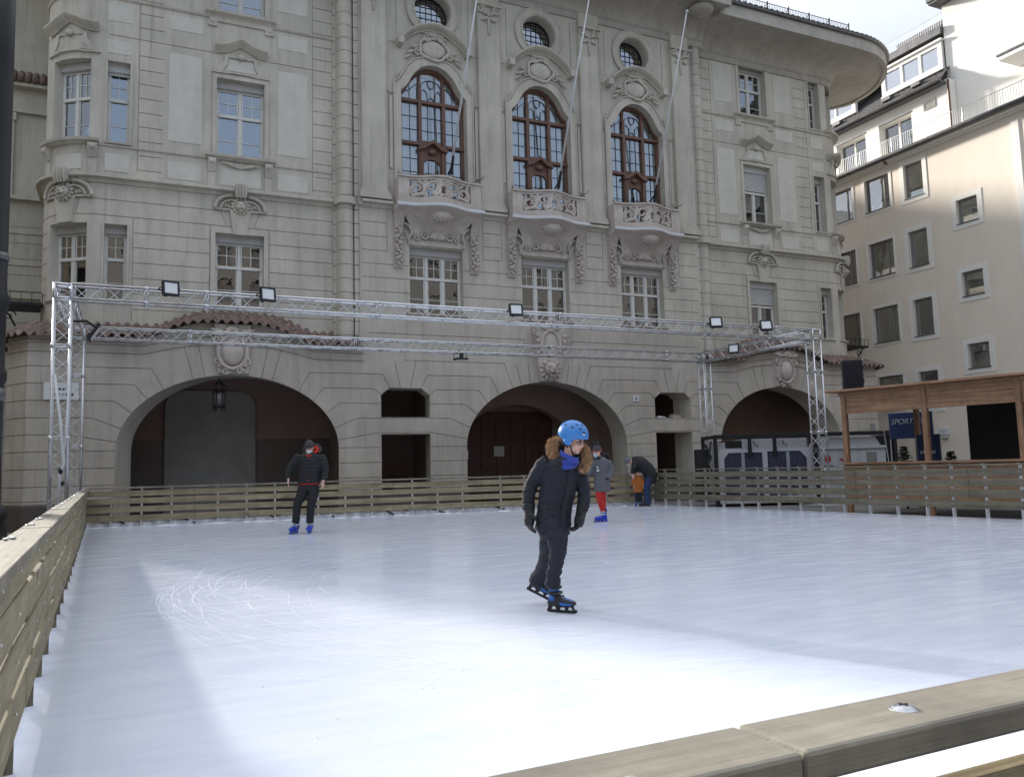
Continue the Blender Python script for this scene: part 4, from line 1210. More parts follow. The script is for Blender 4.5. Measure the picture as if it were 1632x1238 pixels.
# things left in the right upper niche
nb = empty('cardboard_box', (18.1, 25.25, 2.85), 0, 'small pale cardboard box lying in the right wall niche', 'box')
mb = MB(); mb.box(18.2, 18.52, 25.1, 25.4, 2.855, 3.0); mb.poly([(18.2, 25.1, 3.0), (18.52, 25.1, 3.0), (18.5, 24.98, 3.03), (18.22, 24.98, 3.03)]); mb.build('carton', mat('carton', (.45, .4, .33), bump=.1), nb)
mb = MB(); mb.ell((17.7, 25.2, 2.88), (.2, .12, .04)); mb.ell((17.6, 25.22, 2.89), (.1, .1, .05)); o = mb.build('plastic_bag', M['film'], None, smooth=True); tag(o, 'crumpled white bag beside the box in the right wall niche', 'bag')
# ================================================================== THE PALE MODERN BUILDING ON THE RIGHT
RX = 32.5
rb = empty('apartment_building', (RX, 27, GROUND_Z), 0, 'beige and white modern block with terrace railing and dormers behind the wooden hut', 'building')
FRB = lambda s, d, z: (RX - d, s, z)         # s runs along y
wins = []
for z0, z1 in ((13.06, 14.68), (9.82, 11.5), (6.65, 8.33), (3.4, 5.02)):
    wins += [(29.15, 30.5, z0, z1), (26.93, 28.35, z0, z1), (25.1, 26.1, z0, z1)]
wins += [(31.9, 33.3, z0, z1) for z0, z1 in ((13.06, 14.68), (9.82, 11.5), (6.65, 8.33))]
small = [(22.6, 23.58, z, z + 1.06) for z in (11.17, 7.98, 4.87)]
wins += small + [(20.0, 18.4, 0, 0)][:0]
mb = MB(FRB)
sheet(mb, rect(10, 44, -.3, 15.0), [rect(*w) for w in wins], 0, -.4)
mb.build('wall', M['beige'], rb)
mb = MB(); mb.box(RX + .02, RX + 9, 10, 10.4, -.3, 15); mb.box(RX + .02, RX + 9, 43.6, 44, -.3, 15); mb.box(RX + 8.6, RX + 9, 10.4, 43.6, -.3, 15); mb.build('rear_wall', M['beige'], rb)
mb = MB(); mb.box(RX - .05, RX + .0, 20.55, 20.85, 1.0, 14.7); mb.build('wall_strip', M['white_trim'], rb)
for a, b, z0, z1 in wins:
    mb = MB(FRB)
    e = .15 if b - a > 1.0 else .22
    sheet(mb, rect(a - e, b + e, z0 - e, z1 + e), [rect(a, b, z0, z1)], .025, -.01)
    w = mb.build('window', M['white_trim'], rb)
    mb = MB(FRB)
    sheet(mb, rect(a, b, z0, z1), [rect(a + .07, b - .07, z0 + .07, z1 - .07)], -.12, -.2)
    if b - a > 1.2: mb.box(a + .38, a + .44, -.19, -.13, z0 + .07, z1 - .07)
    mb.build('frame', M['grey_frame'], w)
    mb = MB(FRB); mb.box(a + .03, b - .03, -.17, -.165, z0 + .03, z1 - .03); mb.build('pane', M['glass_dark'], w)
    mb = MB(FRB); mb.box(a - .03, b + .03, -.1, .05, z0 - .03, z0 + .012); mb.build('sill', M['zinc'], w)
    mb = MB(FRB); _r = random.Random(int(a * 91 + z0 * 17)); mb.box(a + .02, b - .02, -.235, -.225, z0 + (.0 if _r.random() < .6 else .35), z1 - .02); mb.build('blind', mat('blind', (.42, .44, .435), rough=.9, var=.15, scale=2, bump=0) if 'blind' not in M else M['blind'], w); M.setdefault('blind', bpy.data.materials['blind'])
# terrace edge with gutter, slab and railing
mb = MB(FRB)
mb.box(10, 44, -1.6, .12, 15.0, 15.12); mb.box(10, 44, -1.6, .32, 15.12, 15.3)
mb.build('terrace_slab', M['white_trim'], rb)
mb = MB()
mb.loft([[(RX - .32 - .13 + .13 * math.cos(a), y, 15.27 + .13 * math.sin(a)) for a in lin(PI, 2 * PI, 8)] + [(RX - .33, y, 15.33), (RX - .56, y, 15.33)] for y in (10, 44)])
mb.build('gutter', M['zinc'], rb)
mb = MB()
y = 10.0
while y < 44: mb.tube((RX - .1, y, 15.3), (RX - .1, y, 16.18), .009, 4); y += .115
for z in (15.42, 16.18): mb.tube((RX - .1, 10, z), (RX - .1, 44, z), .018, 6)
y = 10.0
while y < 44: mb.tube((RX - .1, y, 15.25), (RX - .1, y, 16.2), .016, 5); y += 1.84
mb.build('railing', M['galv'], rb)
# set-back white storey with terrace doors
SX = 33.9
FSB = lambda s, d, z: (SX - d, s, z)
doors = [(29.3, 31.2, 15.32, 17.72), (26.55, 28.45, 15.32, 17.72), (32.6, 34.4, 15.32, 17.72)]
mb = MB(FSB); sheet(mb, rect(24.5, 44, 15.28, 18.5), [rect(*d) for d in doors], 0, -.45); mb.build('upper_wall', M['white_wall'], rb)
for a, b, z0, z1 in doors:
    mb = MB(FSB); m_ = (a + b) / 2
    sheet(mb, rect(a, b, z0, z1), [rect(a + .09, m_ - .05, z0 + .09, z1 - .09), rect(m_ + .05, b - .09, z0 + .09, z1 - .09)], -.3, -.38)
    w = mb.build('terrace_door', M['white_trim'], rb)
    mb = MB(FSB); mb.box(a + .05, b - .05, -.345, -.34, z0 + .05, z1 - .05); mb.build('pane', M['glass'], w)
    mb = MB(FSB); mb.box(a, b, -.9, -.89, z0, z1); mb.build('curtain', M['curtain'], w)
    mb = MB(FSB); mb.box(a - .02, b + .02, -.05, .03, z1 + .0, z1 + .07); mb.build('lintel', M['zinc'], w)
mb = MB(FSB); sheet(mb, rect(25.2, 25.85, 17.45, 17.85), [rect(25.27, 25.78, 17.51, 17.79)], .03, -.01)
for i in range(4): mb.box(25.27, 25.78, .0, .02, 17.53 + .07 * i, 17.56 + .07 * i)
mb.build('vent_grille', M['grey_frame'], rb)
# tiled mansard roof with two wide dormers
EX, EZ = 33.55, 18.42
mb = MB()
rings = []
for i in range(int((44 - 24.7) / .06) + 1):
    y = 24.7 + i * .06; h = .03 * math.cos(2 * PI * y / .3)
    ring = []
    for k in range(7):
        x = EX + .42 * k; z = EZ + .72 * .42 * k * 1.35
        ring += [(x, y, z + h + .05), (x + .42, y, z + .4 + h + .01)]
    rings.append(ring)
mb.loft(rings, False)
mb.build('roof', M['slate'], rb, smooth=True)
mb = MB(); mb.loft([[(EX - .12 + .1 * math.cos(a), y, EZ + .0 + .1 * math.sin(a)) for a in lin(PI, 2 * PI, 8)] + [(EX, y, EZ + .05), (EX - .24, y, EZ + .05)] for y in (24.55, 44)]); mb.box(EX - .02, SX + .02, 24.6, 44, EZ - .16, EZ - .02); mb.build('gutter', M['zinc'], rb)
for y in (25.9, 27.6, 30.8):
    mb = MB(); mb.box(EX + .25, EX + .6, y, y + .5, EZ + .42, EZ + .6); mb.build('roof_vent', M['zinc'], rb)
DX = 34.3
for a, b, n in ((24.95, 28.4, 3), (30.1, 34.0, 3)):
    mb = MB()
    mb.box(DX + .06, DX + 3.5, a + .02, b - .02, 19.0, 20.66)
    d = mb.build('dormer', M['slate'], rb)
    mb = MB(lambda s, dd, z: (DX - dd, s, z))
    hs_ = []; w_ = (b - a - .3) / n
    for i in range(n): hs_.append(rect(a + .15 + w_ * i + .07, a + .15 + w_ * (i + 1) - .07, 19.5, 20.42))
    sheet(mb, rect(a, b, 19.3, 20.62), hs_, .05, -.12)
    mb.box(a - .06, b + .06, -.1, .14, 20.62, 20.72); mb.box(a - .04, b + .04, -.1, .1, 19.22, 19.3)
    mb.build('frame', M['white_trim'], d)
    mb = MB(lambda s, dd, z: (DX - dd, s, z)); mb.box(a + .1, b - .1, -.04, -.03, 19.4, 20.5); mb.build('pane', M['glass_bright'], d)
    mb = MB(lambda s, dd, z: (DX - dd, s, z)); mb.box(a + .06, b - .06, -.058, -.055, 19.35, 20.55); mb.build('curtain', M['curtain'], d)
# roof terrace above
mb = MB(); mb.box(34.2, 44, 24.9, 44, 20.95, 21.3); mb.build('terrace_slab', M['zinc'], rb)
mb = MB(); mb.box(36.6, 43, 25.4, 28.6, 21.3, 22.5); mb.build('penthouse', M['white_wall'], rb)
mb = MB(); mb.box(36.2, 43.5, 25.2, 28.9, 22.5, 22.72); mb.build('roof_slab', M['zinc'], rb)
mb = MB(); mb.box(36.56, 36.6, 27.0, 28.3, 21.4, 22.3); mb.build('pane', M['glass_dark'], rb)
mb = MB()
for i in range(36): mb.tube((34.4, 25 + i * .12, 21.3), (34.4, 25 + i * .12, 22.0), .008, 4)
mb.tube((34.4, 24.9, 22.0), (34.4, 29.3, 22.0), .015, 5); mb.build('railing', M['galv'], rb)
# tall white block at the near end, with its roof edge and a jutting slab
mb = MB(); mb.box(34.4, 43, 10, 24.88, 15.25, 22.3); mb.box(SX + .02, 34.5, 24.52, 24.86, 15.28, 18.5)
mb.build('tower_wall', M['white_wall'], rb)
mb = MB(); mb.box(33.75, 43.5, 10, 25.1, 22.3, 22.42); mb.box(33.7, 43.5, 10, 25.15, 22.42, 22.62); mb.build('roof_slab', M['zinc'], rb)
mb = MB(); mb.box(33.0, 34.4, 10, 21.5, 17.72, 17.9); mb.build('canopy_slab', M['white_wall'], rb)
mb = MB(); mb.box(32.96, 34.4, 10, 21.55, 17.9, 17.98); mb.build('canopy_edge', M['zinc'], rb)
M['copper_brown'] = mat('copper_brown', (.10, .05, .035), rough=.5, metal=.3)
mb = MB(); mb.tube((SX - .08, 24.45, 15.3), (SX - .08, 24.45, 18.4), .05, 8); mb.build('drain_pipe', M['copper_brown'], rb)
mb = MB(); mb.tube((RX - .45, 26.8, 15.1), (RX - .2, 26.8, 15.0), .05, 6); mb.build('drain_pipe', M['copper_brown'], rb)
# ================================================================== TRUSS FRAME WITH FLOODLIGHTS
tr = empty('lighting_truss', (8.5, 20.7, 0), 0, 'silver aluminium box truss frame on four towers around the rink', 'truss frame')
TX0, TX1, TY0, TY1, TZ0, TZ1 = -1.24, 18.28, 18.18, 23.3, 4.71, 5.0
W = .145
def truss_run(mb, a, b, up, side, step=.29, rr=.0245, br=.009):
    """box truss from a to b; up/side are half-width vectors"""
    a = Vector(a); b = Vector(b); up = Vector(up); side = Vector(side)
    c = [up + side, up - side, -up - side, -up + side]
    for k in c: mb.tube(a + k, b + k, rr, 8)
    L = (b - a).length; n = max(2, round(L / step)); d = (b - a) / n
    for f in range(4):
        p, q = c[f], c[(f + 1) % 4]
        for i in range(n):
            u, v = (p, q) if i % 2 == 0 else (q, p)
            mb.tube(a + d * i + u, a + d * (i + 1) + v, br, 5, caps=False)
        if f in (0, 2, 1, 3):
            for e in (a + d * .05, b - d * .05): mb.tube(e + p, e + q, br * 1.3, 5)
def joints(mb, a, b, up, side, ts):
    a = Vector(a); b = Vector(b); dr = (b - a).normalized()
    for t in ts:
        m = a.lerp(b, t)
        for k in (up + side, up - side, -up - side, -up + side):
            mb.tube(m + k - dr * .05, m + k + dr * .05, .034, 8)
        for p, q in ((up + side, up - side), (up - side, -up - side), (-up - side, -up + side), (-up + side, up + side)):
            for o_ in (-.03, .03): mb.tube(m + p + dr * o_, m + q + dr * o_, .012, 5)
VX, VY, VZ = Vector((W, 0, 0)), Vector((0, W, 0)), Vector((0, 0, W))
zc = (TZ0 + TZ1) / 2
for name, a, b, u, s, ts in (
    ('beam', (TX0 + W, TY0, zc), (TX1 - W, TY0, zc), VZ, VY, (.07, .13, .32, .565, .81, .93)),
    ('beam', (TX0 + W, TY1, zc), (TX1 - W, TY1, zc), VZ, VY, (.13, .36, .40, .69, .92)),
    ('beam', (TX0, TY0 + W, zc), (TX0, TY1 - W, zc), VZ, VX, (.5,)),
    ('beam', (TX1, TY0 + W, zc), (TX1, TY1 - W, zc), VZ, VX, (.35,))):
    mb = MB(); truss_run(mb, a, b, u, s); joints(mb, a, b, u, s, ts); mb.build(name, M['alu'], tr, smooth=True)
for x in (TX0, TX1):
    for y in (TY0, TY1):
        mb = MB(); truss_run(mb, (x, y, -.1), (x, y, TZ0), VX, VY); joints(mb, (x, y, 0), (x, y, TZ0), VX, VY, (.42, .8))
        for k in (VX + VY, VX - VY, -VX - VY, -VX + VY): mb.tube(Vector((x, y, TZ0)) + k, Vector((x, y, TZ1)) + k, .03, 8)
        for zz in (TZ0 + .01, TZ1 - .01):
            for p, q in ((VX + VY, VX - VY), (VX - VY, -VX - VY), (-VX - VY, -VX + VY), (-VX + VY, VX + VY)): mb.tube(Vector((x, y, zz)) + p, Vector((x, y, zz)) + q, .027, 6)
        t = mb.build('tower', M['alu'], tr, smooth=True)
        mb = MB(); mb.box(x - .4, x + .4, y - .4, y + .4, -.15, -.1); mb.build('base_plate', M['galv'], t)
# loose cable tied round the near left tower
mb = MB(); mb.path([(TX0 - .1, TY0 - .17, 3.2), (TX0 + .02, TY0 - .19, 2.3), (TX0 + .1, TY0 - .19, 1.5), (TX0 + .04, TY0 - .18, 1.3), (TX0 + .03, TY0 - .18, .2)], .03, 6)
mb.path([(TX0 + .15, TY0 - .17, 3.0), (TX0 + .12, TY0 - .19, 2.0), (TX0 + .05, TY0 - .18, 1.25)], .02, 5)
mb.build('cable', M['white_paint'], tr, smooth=True)
for c_, r_ in (((TX0 + .05, TY0 - .19, 1.35), (.04, .03, .07)), ((TX0 + .09, TY0 - .18, 1.12), (.03, .03, .05))):
    mb = MB(); mb.ell(c_, r_); mb.build('cable_tie', M['black'], tr)
mb = MB(); mb.path([(TX1 - .2, TY1 + .2, 4.9), (TX1, TY1 - .2, 4.62), (TX1 + .1, TY0 + .2, 4.6)], .015, 5)
mb.build('cable', M['black'], tr)

def floodlight(loc, yaw, tilt, label, s=.36, lit_side=True):
    e = empty('floodlight', loc, yaw, label, 'floodlight', 'LED floodlights on the truss')
    R = Matrix.Rotation(tilt, 4, 'X')
    def T(x, y, z):
        p = R @ Vector((x, y, z)); return (p.x, p.y, p.z)
    mb = MB(T); h = s / 2; w = s * .56
    mb.box(-w, w, -.03, .04, -h, h); mb.box(-w * .8, w * .8, .04, .07, -h * .8, h * .8)
    for i in range(7): mb.box(-w * .75 + i * w * .25 - .006, -w * .75 + i * w * .25 + .006, .07, .1, -h * .7, h * .7)
    for a, b, c, d in ((-w, w, h - .035, h), (-w, w, -h, -h + .035), (-w, -w + .035, -h + .035, h - .035), (w - .035, w, -h + .035, h - .035)): mb.box(a, b, -.05, -.03, c, d)
    o = mb.build('housing', M['black'], None, bevel=.006); o.parent = e
    mb = MB(T); mb.box(-w + .04, w - .04, -.038, -.031, -h + .04, h - .04); o = mb.build('lens', M['led'], None); o.parent = e
    mb = MB()
    mb.path([(-w - .02, .0, 0), (-w - .02, .06, .0), (-w - .02, .16, -.02), (w + .02, .16, -.02), (w + .02, .06, 0), (w + .02, 0, 0)], .014, 5)
    mb.tube((0, .16, -.02), (0, .26, -.1), .025, 6); mb.ell((0, .24, -.08), (.05, .05, .05))
    o = mb.build('bracket', M['black'], None); o.parent = e
    return e
fy = TY0 - W - .27
for x, yaw, t, lab in ((.69, .35, -.12, 'black LED floodlight on the front beam under the narrow corner window'),
                       (2.59, .3, -.12, 'black LED floodlight on the front beam under the first two-sash window'),
                       (8.4, -.15, -.25, 'black LED floodlight in the middle of the front beam above the lion keystone'),
                       (14.4, -.45, -.3, 'black LED floodlight on the front beam below the column beyond the third balcony'),
                       (16.15, -.45, -.3, 'black LED floodlight on the front beam below the half shuttered window')):
    floodlight((x, fy, 4.97), yaw, t, lab, .30)
floodlight((TX1 - .42, 21.2, 4.86), -.85, -.2, 'black LED floodlight on the slanting side beam over the last arch', .3)
# one hangs under the rear beam seen from behind, one leans out of the left tower
e = empty('floodlight', (9.05, TY1 - .12, 4.5), 0, 'floodlight hanging under the rear beam above the two dark wall niches', 'floodlight', 'LED floodlights on the truss')
mb = MB(); mb.box(-.19, .19, -.2, .12, -.03, .02); mb.build('housing', M['black'], None, bevel=.006).parent = e
mb = MB(); mb.box(-.15, .15, -.16, .08, -.037, -.031); mb.build('lens', M['led'], None).parent = e
mb = MB(); mb.path([(-.2, 0, 0), (-.2, 0, .22), (.2, 0, .22), (.2, 0, 0)], .014, 5); mb.tube((0, 0, .22), (0, .1, .3), .02, 5); mb.box(-.02, .1, -.02, .02, .02, .18); mb.build('bracket', M['black'], None).parent = e
e = empty('floodlight', (TX0 + .3, 19.6, 4.42), 0, 'floodlight tilted upward on an arm inside the top of the two nearest truss towers', 'floodlight', 'LED floodlights on the truss')
T = lambda x, y, z: (lambda p: (p.x, p.y, p.z))(Matrix.Rotation(.55, 4, 'Y') @ Vector((x, y, z)))
mb = MB(T); mb.box(.2, .27, -.2, .2, -.2, .2); mb.build('housing', M['black'], None, bevel=.006).parent = e
mb = MB(T); mb.box(.27, .277, -.16, .16, -.16, .16); mb.build('lens', M['led'], None).parent = e
mb = MB(); mb.path([(-.2, 0, .1), (.05, 0, .12), (.22, .0, .0)], .03, 5); mb.build('bracket', M['black'], None).parent = e
# ================================================================== GROUND, ICE, FENCES
mb = MB(); mb.poly([(-150, -150, GROUND_Z), (150, -150, GROUND_Z), (150, 200, GROUND_Z), (-150, 200, GROUND_Z)])
tag(mb.build('ground', M['paving'], None), kind='structure')

def ice_material():
    m = bpy.data.materials.new('ice'); m.use_nodes = True
    nt = m.node_tree; b = nt.nodes['Principled BSDF']; L = nt.links.new
    tc = N(nt, 'ShaderNodeTexCoord')
    n1 = N(nt, 'ShaderNodeTexNoise', Scale=.35, Detail=6.0, Roughness=.6); L(tc.outputs['Object'], n1.inputs['Vector'])
    mp = N(nt, 'ShaderNodeMapping'); mp.inputs['Scale'].default_value = (.9, 5, 1); mp.inputs['Rotation'].default_value = (0, 0, .35); L(tc.outputs['Object'], mp.inputs['Vector'])
    n2 = N(nt, 'ShaderNodeTexNoise', Scale=1.4, Detail=9.0, Roughness=.72); L(mp.outputs[0], n2.inputs['Vector'])
    mp3 = N(nt, 'ShaderNodeMapping'); mp3.inputs['Scale'].default_value = (5, 30, 1); mp3.inputs['Rotation'].default_value = (0, 0, -.75); L(tc.outputs['Object'], mp3.inputs['Vector'])
    n3 = N(nt, 'ShaderNodeTexNoise', Scale=1.2, Detail=7.0, Roughness=.7, Distortion=.6); L(mp3.outputs[0], n3.inputs['Vector'])
    mp4 = N(nt, 'ShaderNodeMapping'); mp4.inputs['Scale'].default_value = (26, 4.0, 1); mp4.inputs['Rotation'].default_value = (0, 0, .1); L(tc.outputs['Object'], mp4.inputs['Vector'])
    n4 = N(nt, 'ShaderNodeTexNoise', Scale=1.0, Detail=7.0, Roughness=.7, Distortion=.8); L(mp4.outputs[0], n4.inputs['Vector'])
    ad = N(nt, 'ShaderNodeMath', operation='ADD'); L(n1.outputs['Fac'], ad.inputs[0]); L(n2.outputs['Fac'], ad.inputs[1])
    rp = N(nt, 'ShaderNodeValToRGB'); e = rp.color_ramp.elements
    e[0].position = .36; e[0].color = (.55, .605, .725, 1); e[1].position = .64; e[1].color = (.675, .715, .81, 1)
    hf = N(nt, 'ShaderNodeMath', operation='MULTIPLY'); hf.inputs[1].default_value = .5; L(ad.outputs[0], hf.inputs[0]); L(hf.outputs[0], rp.inputs['Fac'])
    # fine white cuts
    cm = N(nt, 'ShaderNodeMath', operation='MAXIMUM'); L(n3.outputs['Fac'], cm.inputs[0]); L(n4.outputs['Fac'], cm.inputs[1])
    cr = N(nt, 'ShaderNodeValToRGB'); cr.color_ramp.elements[0].position = .62; cr.color_ramp.elements[1].position = .8; cr.color_ramp.elements[0].color = (0, 0, 0, 1); cr.color_ramp.elements[1].color = (.7, .7, .7, 1)
    L(cm.outputs[0], cr.inputs['Fac'])
    mx = N(nt, 'ShaderNodeMix', data_type='RGBA'); L(cr.outputs['Color'], mx.inputs[0]); L(rp.outputs['Color'], mx.inputs[6]); mx.inputs[7].default_value = (.86, .87, .89, 1)
    L(mx.outputs[2], b.inputs['Base Color'])
    mr = N(nt, 'ShaderNodeMapRange'); mr.inputs['From Min'].default_value = .3; mr.inputs['From Max'].default_value = .7; mr.inputs['To Min'].default_value = .08; mr.inputs['To Max'].default_value = .22
    L(n2.outputs['Fac'], mr.inputs['Value']); L(mr.outputs[0], b.inputs['Roughness'])
    b.inputs['Specular IOR Level'].default_value = .6; b.inputs['IOR'].default_value = 1.31
    s1 = N(nt, 'ShaderNodeMath', operation='ADD'); L(n3.outputs['Fac'], s1.inputs[0]); L(n4.outputs['Fac'], s1.inputs[1])
    bp = N(nt, 'ShaderNodeBump', Strength=.09, Distance=.003); L(s1.outputs[0], bp.inputs['Height']); L(bp.outputs[0], b.inputs['Normal'])
    return m
FA = Vector((-.93, 22.86)); FBk = Vector((13.89, 20.72)); FCr = Vector((15.62, .75)); FD = Vector((-.30, .72))
M['ice'] = ice_material()
mb = MB(); mb.prism([(-.42, .6), (15.75, .6), (14.03, 20.82), (-1.07, 22.98)], -.12, 0, 'xy')
tag(mb.build('ice', M['ice'], None), kind='structure')

# shaved ice and skate cuts lying on the rink: stuff
M['frost'] = mat('frost', (.76, .79, .84), rough=.6, var=.05, bump=.3, bscale=60)
mb = MB(); rnd = random.Random(21)
def inside(x, y, mgn=.25):
    P = [(-.33 + mgn, .8 + mgn), (15.55 - mgn, .8 + mgn), (13.85 - mgn, 20.7 - mgn), (-.93 + mgn, 22.8 - mgn)]
    return in_poly(x, y, P)
def cut(pts, w, gap=.25):
    run = []
    def flush():
        nonlocal run
        if len(run) > 2:
            a = []; b_ = []
            for i, p in enumerate(run):
                q = run[min(i + 1, len(run) - 1)] - run[max(i - 1, 0)]; n = Vector((-q.y, q.x)).normalized() if q.length > 0 else Vector((0, 1))
                k = w * (.55 + .45 * abs(math.sin(i * 1.3 + w * 900)))
                a.append((p.x + n.x * k, p.y + n.y * k)); b_.append((p.x - n.x * k, p.y - n.y * k))
            for i in range(len(run) - 1):
                mb.poly([(*a[i], .0035), (*a[i + 1], .0035), (*b_[i + 1], .0035), (*b_[i], .0035)])
        run = []
    for p in pts:
        if inside(p.x, p.y) and rnd.random() > gap * .12: run.append(p)
        else: flush()
    flush()
# the turning curves skaters cut near the left end
for i in range(38):
    x0, yc = .25 + abs(rnd.gauss(0, .75)), rnd.gauss(9.3, .55)
    rx, ry = rnd.uniform(4.5, 8.5), rnd.uniform(4.6, 6.6)
    a0 = rnd.uniform(.62, 1.0) * PI; ln = rnd.uniform(.5, 2.1); tilt = rnd.gauss(-.13, .05); pts = []
    n = int(ln * 55) + 6
    for k in range(n):
        a = a0 + ln * k / n
        x, y = rx * (1 + math.cos(a)), ry * math.sin(a)
        if x > 5.5: continue
        pts.append(Vector((x0 + x * math.cos(tilt) - y * math.sin(tilt), yc + x * math.sin(tilt) + y * math.cos(tilt))))
    cut(pts, rnd.choice((.0009, .0012, .0016, .002)), 1.6)
for i in range(340):
    x, y = rnd.uniform(0, 14.5), rnd.uniform(1.2, 21); a = rnd.gauss(-.35, .45); c = rnd.gauss(0, .12); L_ = rnd.uniform(.5, 3.6); pts = []
    for k in range(int(L_ / .08)):
        pts.append(Vector((x, y))); x += .08 * math.cos(a); y += .08 * math.sin(a); a += c * .08
    cut(pts, rnd.choice((.0008, .0011, .0014, .002)), 1.2)
for i in range(520):
    if rnd.random() < .5: x, y = rnd.gauss(1.0, .9), rnd.gauss(9, 3.5)
    else: x, y = rnd.uniform(-.5, 15), rnd.uniform(1.2, 22)
    if not inside(x, y): continue
    r = rnd.uniform(.002, .007) * (1.6 if rnd.random() < .08 else 1)
    mb.loft([[(x + r * rnd.uniform(.7, 1.3) * math.cos(a), y + r * math.sin(a), .002) for a in (0, 2.1, 4.2)], [(x + .3 * r * math.cos(a), y + .3 * r * math.sin(a), .003 + r * .7) for a in (0, 2.1, 4.2)]])
for i in range(26):   # little drifts pushed along the fence
    t = rnd.random(); p = FA.lerp(FBk, t) + Vector((0, -.12 - .12 * rnd.random()))
    mb.ell((p.x, p.y, 0), (rnd.uniform(.05, .3), rnd.uniform(.015, .04), rnd.uniform(.008, .02)), 8, 6)
for i in range(0):
    t = rnd.random(); p = FBk.lerp(FCr, t * .6); mb.ell((p.x - .12, p.y, 0), (rnd.uniform(.015, .04), rnd.uniform(.05, .22), rnd.uniform(.008, .02)), 8, 6)
tag(mb.build('snow', M['frost'], None), kind='stuff')

def fence(A, B, name, label, mb_, mr_, panel, h=.95, rail_out=.105, rail_in=.05, rail_th=.042, first=0.0, posts=(.22, .5, .78), flip=1, wear=.004, seed=1, jit=.5, mp_=None, boards=((.735, .872), (.548, .686), (.335, .475), (.125, .268))):
    """A to B with the ice on the left hand when flip=1"""
    A = Vector(A); B = Vector(B); L = (B - A).length; ang = math.atan2(B.y - A.y, B.x - A.x)
    f = empty(name, (A.x, A.y, 0), ang, label, 'fence'); rnd = random.Random(seed)
    cuts = [0.0]; x = first or panel
    while x < L - .3: cuts.append(x); x += panel
    cuts.append(L)
    hw = MB()
    for a, b in zip(cuts, cuts[1:]):
        for z0, z1 in boards:
            d0 = rnd.uniform(-wear, wear); d1 = rnd.uniform(-wear, wear); o = rnd.uniform(-.003, .003)
            m_ = MB(); rings = []
            for i in range(7):
                t = i / 6; x = a + .004 + (b - a - .008) * t; dz = d0 + (d1 - d0) * t + .003 * math.sin(t * 5 + z0 * 20 + a)
                rings.append([(x, o, z0 + dz), (x, o + .028 * -flip, z0 + dz), (x, o + .028 * -flip, z1 + dz), (x, o, z1 + dz)])
            m_.loft(rings); bo = m_.build('board', mb_, None, bevel=.003); bo.parent = f
        for q in posts:
            x = a + (b - a) * q
            m_ = MB(); m_.box(x - .022, x + .022, -flip * .03, -flip * .075, -.14, h - rail_th)
            m_.box(x - .016, x + .016, -flip * .002, -flip * .03, -.05, boards[-1][0] - .004)
            po = m_.build('post', mp_ or M['galv'], None); po.parent = f
            for z0, z1 in boards:
                for zz in ((z0 + z1) / 2 + .01,): hw.ell((x, flip * .004, zz), (.0065, .005, .0065), 8, 5)
            hw.ell((x, -flip * .03, h + .003), (.014, .014, .007), 8, 5); hw.ell((x + .06, -flip * .05, h + .003), (.012, .012, .006), 8, 5)
    k = hw.build('bolt', M['galv'], None, smooth=True); k.parent = f; k['kind'] = 'stuff'
    off_ = [0.0] + [c + rnd.uniform(-jit, jit) for c in cuts[1:-1]] + [L]
    for a, b in zip(off_, off_[1:]):
        m_ = MB(); rings = []
        dz = rnd.uniform(-.004, .004) * (1 if jit else .12); dd = rnd.uniform(-.004, .004) * (1 if jit else .2)
        for i in range(5):
            x = a + .002 + (b - a - .004) * i / 4
            y0, y1 = flip * rail_in + dd, -flip * rail_out + dd
            rings.append([(x, y0, h - rail_th + dz), (x, y1, h - rail_th + dz), (x, y1, h + dz), (x, y0, h + dz)])
        m_.loft(rings); ro = m_.build('top_rail', mr_, None, bevel=.005); ro.parent = f
    return f
# back, right, left and near sides
fence(FBk, FA, 'rink_fence', 'slatted timber rink fence along the far side under the arches', M['fence_x'], M['rail_x'], 2.5, h=.965, seed=3)
fence(FCr, FBk, 'rink_fence', 'dark slatted timber rink fence in front of the wooden hut and the chiller', M['fence_dark'], M['fence_dark'], 2.55, h=1.03, seed=5, boards=((.80, .945), (.605, .75), (.40, .55), (.19, .335)), rail_th=.03, rail_out=.06, rail_in=.02, posts=(.14, .36, .62, .88))
fence(FA, (-.27, -1.0), 'rink_fence', 'pale timber rink fence with a wide worn top board passing the lamp post', M['fence_y'], M['rail_y'], 2.6, h=.955, seed=9, wear=.009, mp_=M['fence_dark'], boards=((.735, .885), (.545, .715), (.345, .52), (.13, .315)), rail_in=.072, rail_out=.075)
nf = fence((-.25, .684), (15.6, .86), 'rink_fence', 'close timber rink fence with one big screw in its flat grey brown top board', M['fence_x'], M['rail_x'], 2.6, h=.92, rail_in=.042, rail_out=.058, seed=11, first=.845, posts=(.3, .7), jit=0.0, rail_th=.032, boards=((.70, .838), (.525, .663), (.335, .475), (.125, .268)))
